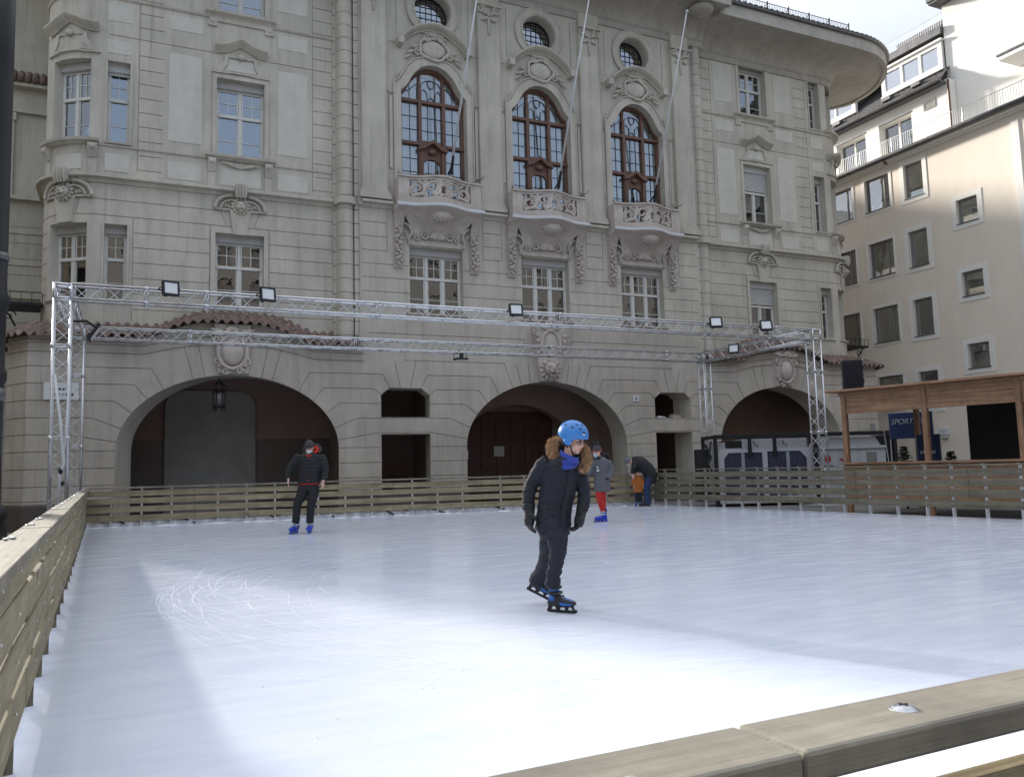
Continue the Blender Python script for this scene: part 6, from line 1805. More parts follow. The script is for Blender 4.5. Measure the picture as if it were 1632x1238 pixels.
def skate(root, pos, f, k=1.0, pitch=0.0, main='boot_black', accent='boot_blue', roll=0.0):
    """ice skate: pos = blade heel on the ice, f = pointing direction"""
    yaw = math.atan2(f[1], f[0])
    X = Matrix.Translation(pos) @ Matrix.Rotation(yaw, 4, 'Z') @ Matrix.Rotation(pitch, 4, 'Y') @ Matrix.Rotation(roll, 4, 'X') @ Matrix.Scale(k, 4)
    T = lambda x, y, z: tuple(X @ Vector((x, y, z)))
    e = bpy.data.objects.new('ice_skate', None); col.objects.link(e); e.parent = root
    mb = MB(T)   # foot
    S = [(-.005, .026, .06, .10), (.012, .036, .056, .15), (.05, .040, .056, .17), (.09, .041, .057, .16), (.13, .044, .057, .135), (.17, .046, .058, .12), (.21, .044, .06, .112), (.24, .034, .064, .103), (.255, .018, .07, .092)]
    R = []
    for x, w, z0, z1 in S:
        zc_, hz = (z0 + z1) / 2, (z1 - z0) / 2
        R.append([(x, w * (abs(math.cos(a)) ** .7) * (1 if math.cos(a) > 0 else -1), zc_ + hz * (abs(math.sin(a)) ** .7) * (1 if math.sin(a) > 0 else -1)) for a in [2 * PI * i / 16 for i in range(16)]])
    mb.loft(R)
    R = []   # shaft
    for z, x0, x1, w in ((.09, -.008, .10, .036), (.14, -.002, .098, .040), (.19, .004, .094, .042), (.235, .0, .092, .046), (.265, -.012, .094, .05), (.272, -.01, .09, .046)):
        xm, hx = (x0 + x1) / 2, (x1 - x0) / 2
        R.append([(xm + hx * math.cos(a), w * math.sin(a), z) for a in [2 * PI * i / 16 for i in range(16)]])
    mb.loft(R); part(mb, 'boot', M[main], e, autosmooth=50)
    mb = MB(T)   # accent shells: toe cap, ankle cuff
    R = []
    for x, w, z0, z1 in ((.125, .047, .07, .138), (.165, .049, .068, .124), (.205, .047, .07, .116), (.238, .037, .074, .107)):
        R.append([(x, w * math.cos(a), z0 + (z1 - z0) * max(0, math.sin(a))) for a in lin(0, PI, 10)])
    mb.loft(R, False)
    R = []
    for z, x0, x1, w in ((.185, .0, .1, .046), (.205, .0, .1, .048), (.23, -.004, .1, .05)):
        xm, hx = (x0 + x1) / 2, (x1 - x0) / 2
        R.append([(xm + hx * math.cos(a), w * math.sin(a), z) for a in lin(-2.3, 2.3, 14)])
    mb.loft(R, False)
    for s in (-1, 1): mb.box(.02, .07, s * .041 - .004, s * .041 + .004, .1, .15)
    part(mb, 'shell', M[accent], e)
    mb = MB(T)
    for z, x in ((.212, .09), (.165, .095)): mb.box(x - .06, x + .012, -.053, -.047, z - .012, z + .012); mb.box(x - .06, x + .012, .047, .053, z - .012, z + .012); mb.box(x, x + .014, -.05, .05, z - .011, z + .011)
    mb.box(.1, .125, -.048, .048, .128, .142)
    part(mb, 'buckle', M['glove_mark'] if main != 'boot_black' else M['boot_black'], e, smooth=False)
    mb = MB(T)
    out = [(-.02, .006), (-.012, .0), (.25, .0), (.272, .012), (.27, .022), (.235, .03), (.225, .06), (.16, .062), (.15, .034), (.085, .034), (.075, .06), (.0, .06), (-.008, .03), (-.02, .022)]
    mb.prism(out[0:5] + [(.27, .02), (-.02, .02)], -.0025, .0025)
    part(mb, 'blade', M['steel'] if main != 'boot_black' else M['boot_black'], e, smooth=False)
    mb = MB(T)
    sheet_o = [(-.018, .012), (.262, .012), (.268, .026), (.24, .034), (.235, .062), (-.005, .062), (-.01, .032), (-.02, .026)]
    for y0 in (-.009,):
        V, F = cdt(sheet_o, [[(.02, .024), (.07, .024), (.062, .05), (.03, .05)], [(.1, .022), (.16, .022), (.15, .046), (.112, .046)], [(.18, .024), (.232, .024), (.215, .05), (.19, .05)]])
        cnt = {}
        for fc in F:
            mb.poly([(V[i][0], -.009, V[i][1]) for i in fc]); mb.poly([(V[i][0], .009, V[i][1]) for i in fc[::-1]])
            for a_, b_ in zip(fc, fc[1:] + fc[:1]): cnt[(a_, b_)] = 1
        for a_, b_ in cnt:
            if (b_, a_) not in cnt: mb.poly([(V[a_][0], -.009, V[a_][1]), (V[a_][0], .009, V[a_][1]), (V[b_][0], .009, V[b_][1]), (V[b_][0], -.009, V[b_][1])])
    part(mb, 'blade_holder', M[main], e, smooth=False)
    return e

def fur_tube(root, pts, rad, n_h=1500, ln=.034, seed=1, name='fur_trim', m='fur'):
    P = [Vector(p) for p in pts]; rnd = random.Random(seed)
    mb = MB(); limb(mb, P, [r * .72 for r in rad], 10, 6)
    cum = len(P) - 1
    for i in range(n_h):
        t = rnd.random() * cum; k = min(int(t), cum - 1); f = t - k
        c = P[k].lerp(P[k + 1], f); r = rad[k] + (rad[k + 1] - rad[k]) * f; d = (P[k + 1] - P[k]).normalized()
        a = d.orthogonal().normalized(); b = d.cross(a); th = rnd.random() * 2 * PI
        nrm = a * math.cos(th) + b * math.sin(th); tip_dir = (nrm + d * rnd.uniform(-.6, .6) + Vector((0, 0, -.35))).normalized()
        q = c + nrm * r * .68; s = nrm.cross(tip_dir)
        if s.length < 1e-3: s = a
        s = s.normalized() * .0017
        mb.poly([tuple(q - s), tuple(q + s), tuple(q + tip_dir * ln * rnd.uniform(.55, 1.25))])
    return part(mb, name, M[m], root, smooth=False, recalc=False)

# ---------------------------------------------------------------- boy in front
def build_boy():
    root = empty('person', (3.258, 6.186, 0), CAMROT, 'boy in blue helmet, glasses, dark parka with fur hood and black gloves skating in front', 'person', 'skaters on the ice')
    fb = (.5, -.86); fh = (.86, -.51)
    H = head_mat(Vector((.15, -.03, 1.41)), fh, .3, .06)
    k = .93
    body = MB(); add_head(body, H, k)
    limb(body, [(.13, -.01, 1.36), (.11, .0, 1.27), (.09, .01, 1.2)], [.05, .05, .06])
    rings(body, [(.07, .02, 1.25, .09, .06), (.05, .02, 1.2, .15, .09), (.02, .02, 1.05, .13, .1), (-.03, .02, .85, .11, .08), (-.035, .015, .7, .09, .07), (-.03, .01, .63, .07, .06)], 16, fb)
    limb(body, [(-.08, -.03, 1.215), (-.122, -.03, 1.19), (-.188, .0, 1.075), (-.224, .005, 1.0), (-.236, -.005, .93), (-.236, -.03, .84)], [.05, .042, .034, .03, .028, .026]); limb(body, [(.15, .06, 1.2), (.19, .06, 1.14), (.226, .05, 1.02), (.232, .04, .96), (.228, .025, .9), (.207, -.0, .82)], [.05, .042, .034, .03, .028, .026])
    limb(body, [(.0, -.005, .69), (-.012, -.03, .475), (-.05, -.005, .25)], [.06, .045, .035]); limb(body, [(-.06, .03, .69), (-.085, .2, .43), (-.165, .4, .23)], [.06, .045, .035])
    organic(body, 'body', M['skin'], root, .0065, 3)
    face_details(root, H, k, True)
    T = lambda x, y, z: tuple(H @ (Vector((x, y, z)) * k))
    # hair strands under the helmet at the temple and nape
    mb = MB()
    for s in (-1, 1):
        for i in range(5): mb.path([T(s * .074, .03 - .02 * i, .03), T(s * .08, .02 - .022 * i, -.01), T(s * .078, .01 - .024 * i, -.035)], [.009, .008, .003], 5)
    for i in range(7): a = -PI / 2 + (i - 3) * .3; mb.path([T(.075 * math.cos(a), .09 * math.sin(a), .0), T(.078 * math.cos(a), .098 * math.sin(a), -.06)], [.014, .008], 5)
    part(mb, 'hair', M['hair'], root)
    # helmet shell
    mb = MB(); n, mm = 36, 14
    def rim(a):  # lowest latitude angle from the top, a=0 to the right, pi/2 front
        fr = math.sin(a); sd = abs(math.cos(a))
        return 1.42 + .16 * sd ** 3 - .0 * fr + (.16 if fr < 0 else 0) * min(1, -fr * 1.3 if fr < 0 else 0) + .2 * max(0, 1 - ((sd - .96) / .08) ** 2) * 1.0
    cx, cy, cz = 0, -.012, .055
    Rr = []
    for j in range(mm + 1):
        ring = []
        for i in range(n):
            a = 2 * PI * i / n; th = max(.02, rim(a) * 1.16 * j / mm)
            bulge = 1.0
            ring.append(T(cx + .116 * math.sin(th) * math.cos(a) * bulge, cy + .146 * math.sin(th) * math.sin(a), cz + .128 * math.cos(th)))
        Rr.append(ring)
    inner = []
    for i in range(n):
        a = 2 * PI * i / n; th = rim(a) * 1.16
        inner.append(T(cx + .104 * math.sin(th) * math.cos(a), cy + .134 * math.sin(th) * math.sin(a), cz + .004 + .116 * math.cos(th)))
    Rr.append(inner)
    mb.loft(Rr, True, True, False)
    hel = part(mb, 'helmet', M['helmet'], root)
    mb = MB()
    R3 = H.to_3x3()
    for az, th in ((1.2, .62), (.55, .62), (1.9, .62), (2.6, .62), (1.15, 1.18), (1.95, 1.18), (.2, .95), (-.5, .9), (-1.2, .8), (-2.0, .85), (2.95, .95), (.85, .95), (2.3, .95)):
        c = Vector((cx + .1155 * math.sin(th) * math.cos(az), cy + .1455 * math.sin(th) * math.sin(az), cz + .1275 * math.cos(th)))
        nr = Vector((c.x / .116 ** 2, (c.y - cy) / .146 ** 2, (c.z - cz) / .128 ** 2)).normalized(); tx = Vector((0, 0, 1)).cross(nr).normalized(); tz = nr.cross(tx)
        pr = []
        for dx, dz in ((-.013, -.005), (.0, -.008), (.013, -.005), (.013, .005), (.0, .008), (-.013, .005)): pr.append(T(*(c + tx * dx + tz * dz + nr * .0012)))
        mb.poly(pr)
    part(mb, 'vent', M['black'], hel, smooth=False)
    mb = MB(); mb.poly([T(*(Vector((cx + .1175 * math.sin(1.32) * math.cos(a), cy + .1475 * math.sin(1.32) * math.sin(a), cz + .1285 * math.cos(1.32) + dz)))) for a, dz in ((1.0, -.007), (1.25, -.007), (1.25, .007), (1.0, .007))]); part(mb, 'sticker', M['sign_white'], hel, smooth=False)
    mb = MB()
    for s in (-1, 1): mb.path([T(s * .095, .02, -.02), T(s * .078, .035, -.06), T(s * .04, .05, -.115), T(0, .055, -.128)], .006, 5); mb.path([T(s * .092, -.06, -.02), T(s * .08, .0, -.06)], .006, 5)
    part(mb, 'strap', M['black'], hel)
    for s in (-1, 1):
        mb = MB(); mb.ell(T(s * .103, .0, -.006), (.011, .04, .03), 12, 8, R3); part(mb, 'ear_pad', M['helmet'], hel)
    # neck gaiter with folds
    mb = MB(); Rg = []
    for i, (z, r, ox, oy) in enumerate(((1.175, .075, .085, -.04), (1.19, .09, .09, -.045), (1.205, .082, .094, -.045), (1.222, .092, .098, -.045), (1.24, .08, .102, -.04), (1.258, .09, .108, -.034), (1.272, .078, .112, -.028), (1.292, .083, .114, -.02), (1.305, .072, .116, -.014))):
        Rg.append([(ox + r * math.cos(a) * 1.0, oy + r * .95 * math.sin(a), z + .012 * math.sin(a + 1.0 + i) + (.006 * i) * math.cos(a - 2.5)) for a in [2 * PI * q / 28 for q in range(28)]])
    mb.loft(Rg, True, True, False); part(mb, 'neck_gaiter', M['gaiter'], root)
    # parka
    mb = MB()
    rings(mb, [(.08, .0, 1.28, .07, .07), (.075, .0, 1.255, .13, .09), (.06, .01, 1.215, .175, .11), (.04, .015, 1.15, .18, .122), (.022, .015, 1.05, .165, .124), (-.003, .015, .93, .155, .12), (-.022, .015, .84, .152, .118), (-.036, .015, .76, .154, .12), (-.042, .015, .69, .154, .12), (-.042, .015, .672, .148, .114)], 26, fb)
    limb(mb, [(-.07, -.035, 1.225), (-.122, -.03, 1.19), (-.188, .0, 1.075), (-.224, .005, 1.0), (-.236, -.005, .93), (-.24, -.03, .845)], [.068, .066, .056, .052, .05, .045], 14)
    limb(mb, [(.15, .06, 1.21), (.19, .06, 1.14), (.226, .05, 1.02), (.232, .04, .96), (.228, .025, .9), (.208, .0, .83)], [.07, .066, .055, .052, .05, .045], 14)
    jk = organic(mb, 'parka', M['navy'], root, .0075, 4, .016, 8.5, 3, (1, 1, 1.9))
    # placket, pocket flaps and hem seam on the parka
    fxn = Vector((fb[0], fb[1], 0)).normalized(); wv = Vector((-fxn.y, fxn.x, 0))
    def surf(w, z):   # approximate parka surface point at width w and height z
        tab = [(1.25, .075, .0, .13, .09), (1.15, .04, .015, .18, .122), (1.05, .022, .015, .165, .124), (.93, -.003, .015, .155, .12), (.84, -.022, .015, .152, .118), (.69, -.042, .015, .154, .12), (.66, -.042, .015, .148, .115)]
        for (z1, x1, y1, a1, b1), (z2, x2, y2, a2, b2) in zip(tab, tab[1:]):
            if z2 <= z <= z1:
                t = (z1 - z) / (z1 - z2); cxx = x1 + (x2 - x1) * t; cyy = y1 + (y2 - y1) * t; A = a1 + (a2 - a1) * t; B = b1 + (b2 - b1) * t
                return Vector((cxx, cyy, z)) + wv * w + fxn * B * math.sqrt(max(0, 1 - (w / A) ** 2))
        return Vector((0, 0, z))
    mb = MB(); RR = []
    for z in lin(1.24, .675, 22):
        a, b = surf(-.012, z), surf(.034, z); RR.append([tuple(a + fxn * .002), tuple(a + fxn * .013), tuple(b + fxn * .013), tuple(b + fxn * .002)])
    mb.loft(RR); part(mb, 'placket', M['navy'], jk, autosmooth=40)
    mb = MB()
    for w0, w1, z0, z1 in ((-.12, -.04, .80, .84), (.055, .125, .80, .84)):
        RR = []
        for i in range(6):
            w = w0 + (w1 - w0) * i / 5; RR.append([tuple(surf(w, z0) + fxn * .002), tuple(surf(w, z0) + fxn * .012), tuple(surf(w, z1) + fxn * .012), tuple(surf(w, z1) + fxn * .002)])
        mb.loft(RR)
    for i in range(2): mb.path([tuple(surf(w, .715 + .2 * i) + fxn * .001) for w in lin(-.13, .13, 14)], .004, 5)
    part(mb, 'pocket_flap', M['navy'], jk, autosmooth=40)
    # hood lying open with fur edge
    mb = MB(); limb(mb, [(-.05, .05, 1.3), (.04, .12, 1.34), (.14, .13, 1.33), (.215, .07, 1.27), (.225, .0, 1.2)], [.05, .07, .07, .06, .04]); organic(mb, 'hood', M['navy'], root, .012, 4, .006, 10, 4)
    fur_tube(root, [(.01, -.05, 1.262), (-.025, -.03, 1.30), (-.03, .03, 1.365), (-.01, .09, 1.40), (.07, .14, 1.40), (.17, .13, 1.385), (.235, .08, 1.345), (.262, .02, 1.275), (.25, -.03, 1.205), (.215, -.05, 1.16)], [.026, .038, .042, .042, .042, .042, .044, .043, .038, .026], 14000, .032, 2)
    # trousers
    mb = MB()
    rings(mb, [(-.035, .01, .78, .15, .115), (-.03, .01, .7, .15, .115), (-.03, .02, .63, .135, .11)], 20, fb)
    limb(mb, [(.0, -.005, .69), (-.005, -.02, .57), (-.012, -.035, .475), (-.035, -.015, .36), (-.05, -.005, .27), (-.06, -.002, .205)], [.096, .082, .067, .058, .06, .066], 14)
    limb(mb, [(-.06, .03, .69), (-.068, .1, .56), (-.085, .2, .43), (-.13, .33, .3), (-.165, .4, .225), (-.178, .42, .19)], [.094, .082, .068, .06, .068, .072], 14)
    organic(mb, 'trousers', M['navy_trousers'], root, .0075, 4, .014, 8, 7, (1, 1, 2.2))
    # gloves
    for wr, d, pal, sd, nm in (((-.232, -.035, .85), (-.05, -.2, -1), (.8, .3, 0), (.35, -.9, 0), 1), ((.205, .0, .83), (-.28, -.22, -1), (-.8, -.3, 0), (.2, -.95, 0), 2)):
        mb = MB(); hand(mb, wr, d, pal, sd, 1.3, .7)
        W_ = Vector(wr); D = Vector(d).normalized(); limb(mb, [W_ - D * .04, W_ + D * .01, W_ + D * .05], [.05, .046, .042])
        limb(mb, [W_ + D * .03, W_ + D * .09, W_ + D * .14], [.042, .046, .036])
        g = organic(mb, 'glove', M['glove'], root, .0055, 3)
        mb = MB(); s_ = Vector(sd).normalized()
        q = W_ + D * .085 + s_ * .043; mb.tube(q + Vector((-.012, 0, -.015)), q + Vector((.012, 0, .018)), .005, 5); q2 = W_ + D * .03 + Vector((.04 if nm == 2 else -.045, -.0, 0)); mb.tube(q2, q2 + Vector((.006, 0, -.03)), .005, 5)
        part(mb, 'glove_stripe', M['glove_mark'], g)
    skate(root, (-.088, .035, 0.0), (.86, -.5), .95, 0.0)
    skate(root, (-.255, .46, .118), (.93, -.36), .92, .42)
build_boy()

# ---------------------------------------------------------------- man in black down jacket
def build_man():
    root = empty('person', (3.124, 16.855, 0), CAMROT, 'man in black jacket with red lining, grey beanie and white face mask on blue skates', 'person', 'skaters on the ice')
    f = (0, -1)
    H = head_mat(Vector((.178, -.06, 1.70)), (-.12, -1), .5)
    body = MB(); add_head(body, H, 1.05)
    limb(body, [(.18, -.02, 1.64), (.185, .01, 1.56), (.185, .02, 1.5)], [.06, .06, .08])
    rings(body, [(.185, .02, 1.56, .12, .08), (.18, .02, 1.48, .19, .11), (.175, .02, 1.3, .16, .11), (.165, .02, 1.1, .15, .1), (.16, .02, .97, .16, .11), (.155, .02, .9, .13, .1)], 16, f)
    limb(body, [(-.0, .0, 1.5), (-.16, .02, 1.34), (-.245, -.03, 1.1)], [.06, .048, .034]); limb(body, [(.38, .0, 1.5), (.455, .02, 1.28), (.455, -.05, 1.03)], [.06, .048, .034])
    limb(body, [(.06, .01, .92), (-.06, -.03, .6), (-.115, .0, .25)], [.08, .055, .04]); limb(body, [(.25, .01, .92), (.22, -.03, .6), (.172, .0, .25)], [.08, .055, .04])
    hand(body, (-.25, -.035, 1.09), (.02, -.15, -1), (.8, .2, 0), (.3, -.9, 0), 1.0, .4); hand(body, (.455, -.055, 1.02), (-.06, -.15, -1), (-.8, .2, 0), (-.3, -.9, 0), 1.0, .4)
    organic(body, 'body', M['skin'], root, .008, 3)
    T = lambda x, y, z: tuple(H @ (Vector((x, y, z)) * 1.05)); R3 = H.to_3x3()
    mb = MB(); Rr = []
    for j in range(11):
        th = max(.03, 1.62 * j / 10); Rr.append([T(.086 * math.sin(th) * math.cos(a), -.014 + .106 * math.sin(th) * math.sin(a), .036 + (.104 + .01 * (j < 3)) * math.cos(th)) for a in [2 * PI * i / 24 for i in range(24)]])
    Rr += [[T(.091 * math.cos(a), -.014 + .111 * math.sin(a), .05) for a in [2 * PI * i / 24 for i in range(24)]], [T(.089 * math.cos(a), -.014 + .109 * math.sin(a), .01) for a in [2 * PI * i / 24 for i in range(24)]]]
    mb.loft(Rr, True, True, False); part(mb, 'beanie', M['grey_wool'], root)
    mb = MB(); Rr = []
    for z, w, y in ((-.012, .05, .1), (-.03, .056, .108), (-.055, .056, .106), (-.085, .05, .1), (-.11, .036, .08)): Rr.append([T(w * s, y - .045 * abs(s) ** 2.2, z) for s in lin(-1, 1, 10)])
    mb.loft(Rr, False); part(mb, 'face_mask', M['mask'], root)
    mb = MB()
    for s in (-1, 1): mb.ell(T(s * .031, .085, .0), (.014, .009, .008), 8, 6, R3)
    part(mb, 'eye', M['hair'], root)
    mb = MB()
    rings(mb, [(.185, .0, 1.605, .09, .085), (.185, .01, 1.575, .17, .11), (.185, .02, 1.52, .25, .135), (.182, .02, 1.43, .25, .155), (.18, .015, 1.3, .225, .16), (.17, .01, 1.18, .215, .155), (.155, .01, 1.07, .218, .15), (.152, .01, 1.0, .222, .15), (.152, .01, .985, .21, .14)], 26, f)
    limb(mb, [(-.01, .01, 1.53), (-.09, .02, 1.45), (-.195, .03, 1.33), (-.245, .0, 1.2), (-.255, -.03, 1.1)], [.095, .095, .082, .07, .056], 14)
    limb(mb, [(.375, .01, 1.52), (.42, .02, 1.43), (.462, .03, 1.29), (.47, .0, 1.15), (.46, -.045, 1.04)], [.095, .095, .082, .07, .056], 14)
    jk = organic(mb, 'jacket', M['black_cloth'], root, .011, 4)
    for v in jk.data.vertices:   # quilting ridges
        v.co += v.normal * .008 * abs(math.sin(v.co.z * 42))
    mb = MB()
    rings(mb, [(.152, .01, .995, .212, .142), (.152, .01, .968, .212, .142), (.152, .01, .962, .2, .13)], 24, f); part(mb, 'lining', M['red_cloth'], jk)
    mb = MB(); mb.loft([[(.185 + x - .008, -.125 - .03 * (1.6 - z), z) for x in (0, .016)] for z in lin(1.56, 1.02, 12)], False); part(mb, 'zip', M['red_cloth'], jk)
    mb = MB(); limb(mb, [(.06, .02, 1.58), (.05, .06, 1.66), (.12, .12, 1.72), (.25, .13, 1.74), (.35, .07, 1.70), (.385, .01, 1.63), (.36, -.05, 1.57)], [.03, .045, .05, .05, .042, .035, .022]); organic(mb, 'hood', M['black_cloth'], root, .014, 4)
    mb = MB(); mb.ell((.31, .01, 1.66), (.042, .065, .085), 14, 10, Matrix.Rotation(-.5, 3, 'Y') @ Matrix.Rotation(.5, 3, 'Z')); mb.ell((.29, -.04, 1.60), (.045, .04, .03), 12, 8); organic(mb, 'hood_lining', M['red_cloth'], root, .009, 4, .008, 18, 3)
    mb = MB(); limb(mb, [(.10, -.06, 1.575), (.14, -.112, 1.54), (.19, -.125, 1.525), (.25, -.105, 1.55)], [.012, .016, .016, .012]); organic(mb, 'collar', M['red_cloth'], root, .012, 2)
    mb = MB()
    rings(mb, [(.155, .015, 1.02, .18, .125), (.155, .015, .92, .19, .13), (.155, .02, .84, .17, .12)], 20, f)
    limb(mb, [(.06, .01, .92), (.01, -.01, .75), (-.06, -.035, .6), (-.09, -.01, .4), (-.118, .01, .22)], [.12, .105, .088, .074, .074], 14)
    limb(mb, [(.25, .01, .92), (.24, -.01, .75), (.22, -.035, .6), (.19, -.01, .4), (.172, .01, .21)], [.12, .105, .088, .074, .074], 14)
    organic(mb, 'trousers', M['black_cloth'], root, .011, 4, .01, 8, 2, (1, 1, 1.6))
    skate(root, (-.105, .1, 0), (-.3, -.95), 1.12, 0, 'rental_blue', 'rental_blue', -.12); skate(root, (.175, .1, 0), (.0, -1), 1.12, 0, 'rental_blue', 'rental_blue')
build_man()

# ---------------------------------------------------------------- child in grey coat
def build_child():
    root = empty('person', (9.04, 15.228, 0), CAMROT, 'child in grey parka, bobble hat, blue mask and red trousers skating behind the boy', 'person', 'skaters on the ice')
    f = (-.75, -.66)
    H = head_mat(Vector((-.02, -.03, 1.475)), (-.85, -.52), .22)
    body = MB(); add_head(body, H, .98)
    limb(body, [(0, -.01, 1.42), (.03, .0, 1.35), (.04, .0, 1.28)], [.055, .055, .07])
    rings(body, [(.05, .0, 1.32, .1, .07), (.06, .0, 1.25, .15, .1), (.06, .0, 1.0, .13, .1), (.06, .0, .8, .13, .1), (.06, .0, .66, .08, .07)], 16, f)
    limb(body, [(-.08, -.03, 1.25), (-.16, -.0, 1.07), (-.29, -.03, 1.0)], [.05, .042, .03]); limb(body, [(.2, .0, 1.24), (.25, -.02, 1.05), (.13, -.1, .9)], [.05, .042, .03])
    limb(body, [(.02, -.02, .7), (.005, -.042, .5), (.065, .0, .24)], [.06, .045, .035]); limb(body, [(.07, .05, .7), (.06, .06, .5), (.09, .11, .24)], [.06, .045, .035])
    organic(body, 'body', M['skin'], root, .009, 3)
    T = lambda x, y, z: tuple(H @ (Vector((x, y, z)) * .98)); R3 = H.to_3x3()
    for nm, mt, j0, zt in (('hat', 'grey_wool', 0, 0),):
        mb = MB(); Rr = []
        for j in range(11):
            th = max(.03, 1.6 * j / 10); Rr.append([T(.09 * math.sin(th) * math.cos(a), -.016 + .108 * math.sin(th) * math.sin(a), .036 + .125 * math.cos(th)) for a in [2 * PI * i / 24 for i in range(24)]])
        Rr += [[T(.093 * math.cos(a), -.016 + .112 * math.sin(a), .03) for a in [2 * PI * i / 24 for i in range(24)]], [T(.092 * math.cos(a), -.016 + .11 * math.sin(a), .012) for a in [2 * PI * i / 24 for i in range(24)]]]
        mb.loft(Rr, True, True, False); hat = part(mb, 'hat', M['grey_wool'], root)
    mb = MB(); mb.loft([[T(.0945 * math.cos(a), -.016 + .1135 * math.sin(a), z) for a in [2 * PI * i / 24 for i in range(24)]] for z in (.014, .026)], True, False, False); part(mb, 'hat_band', M['red_cloth'], hat)
    mb = MB(); rnd = random.Random(5); c = Vector(T(-.0, -.03, .19)); mb.ell(tuple(c), .04, 10, 8)
    for i in range(500):
        d = Vector((rnd.gauss(0, 1), rnd.gauss(0, 1), rnd.gauss(0, 1))).normalized(); s = d.orthogonal().normalized() * .004; mb.poly([tuple(c + d * .036 - s), tuple(c + d * .036 + s), tuple(c + d * .058)])
    part(mb, 'bobble', M['grey_wool'], hat, smooth=False, recalc=False)
    mb = MB(); Rr = []
    for z, w, y in ((-.008, .05, .098), (-.03, .056, .106), (-.055, .056, .105), (-.085, .05, .098), (-.11, .036, .08)): Rr.append([T(w * s, y - .05 * abs(s) ** 2.2, z) for s in lin(-1, 1, 10)])
    mb.loft(Rr, False); part(mb, 'face_mask', M['mask_blue'], root)
    mb = MB()
    for s in (-1, 1): mb.ell(T(s * .031, .078, .006), (.012, .008, .007), 8, 6, R3)
    part(mb, 'eye', M['hair'], root)
    mb = MB()
    rings(mb, [(.045, .0, 1.37, .075, .075), (.05, .0, 1.345, .13, .095), (.06, .0, 1.29, .185, .12), (.062, .0, 1.2, .19, .135), (.062, .0, 1.05, .18, .135), (.062, .0, .9, .185, .14), (.063, .0, .75, .19, .145), (.063, .0, .65, .195, .15), (.063, .0, .64, .18, .14)], 24, f)
    limb(mb, [(-.06, -.03, 1.27), (-.12, -.0, 1.18), (-.17, .01, 1.07), (-.23, -.01, 1.02), (-.28, -.03, 1.0)], [.085, .082, .072, .06, .052], 12)
    limb(mb, [(.19, .01, 1.27), (.23, .0, 1.18), (.258, -.02, 1.07), (.21, -.08, .97), (.16, -.12, .915)], [.085, .085, .075, .066, .055], 12)
    jk = organic(mb, 'parka', M['grey_coat'], root, .011, 4, .009, 8, 5, (1, 1, 1.6))
    fx = Vector(f + (0,)).normalized(); wv = Vector((-fx.y, fx.x, 0)); mb = MB()
    for z in (1.13, 1.09): mb.box(0, 0, 0, 0, 0, 0) if False else None
    c = Vector((.06, 0, 1.13)) + fx * .142 + wv * .03
    for dx, dz, w, h in ((-.01, .03, .03, .03), (0, .0, .02, .025), (.0, -.045, .05, .035)): mb.box(c.x + dx - w / 2, c.x + dx + w / 2, c.y - .012, c.y + .002, c.z + dz - h / 2, c.z + dz + h / 2)
    part(mb, 'chest_print', M['glove_mark'], jk, smooth=False)
    mb = MB(); limb(mb, [(.0, .1, 1.38), (.1, .14, 1.37), (.18, .1, 1.36)], [.05, .07, .05]); organic(mb, 'hood', M['grey_coat'], root, .014, 4)
    fur_tube(root, [(.03, -.02, 1.43), (.1, -.03, 1.435), (.18, .0, 1.42), (.21, .06, 1.37), (.2, .1, 1.31)], [.02, .03, .034, .034, .025], 2500, .03, 6, 'fur_trim', 'grey_wool')
    mb = MB(); limb(mb, [(-.03, -.08, 1.36), (.0, -.09, 1.345), (.05, -.07, 1.36)], [.03, .035, .03]); organic(mb, 'scarf', M['black_cloth'], root, .012, 2)
    for wr, d, sd in (((.155, -.125, .91), (-.85, -.15, -.3), (0, -.3, -1)), ((-.285, -.03, .998), (-1, -.05, -.15), (0, -.9, .3))):
        mb = MB(); hand(mb, wr, d, (0, 0, -1), sd, .95, .6); D = Vector(d).normalized(); limb(mb, [Vector(wr) - D * .03, Vector(wr) + D * .06], [.045, .035]); organic(mb, 'glove', M['glove'] if wr[0] > 0 else M['grey_coat'], root, .008, 3)
    mb = MB()
    rings(mb, [(.05, .01, .75, .14, .11), (.05, .01, .66, .14, .11)], 18, f)
    limb(mb, [(.02, -.02, .7), (.0, -.04, .55), (.01, -.045, .46), (.05, -.01, .3), (.068, .0, .22)], [.098, .085, .075, .06, .058], 12); limb(mb, [(.07, .05, .7), (.06, .06, .5), (.08, .1, .3), (.095, .12, .22)], [.095, .08, .062, .055], 12)
    organic(mb, 'trousers', M['red_cloth'], root, .01, 4, .008, 10, 9, (1, 1, 1.6))
    skate(root, (.122, .01, 0), (-.98, -.2), 1.02, 0, 'rental_blue', 'rental_blue'); skate(root, (.15, .14, 0), (-.95, -.3), 1.02, 0, 'rental_blue', 'rental_blue')
    mb = MB(); limb(mb, [(.06, .0, .3), (.09, .01, .24), (.1, .01, .2)], [.055, .052, .05]); part(mb, 'sock', M['black_cloth'], root)
build_child()

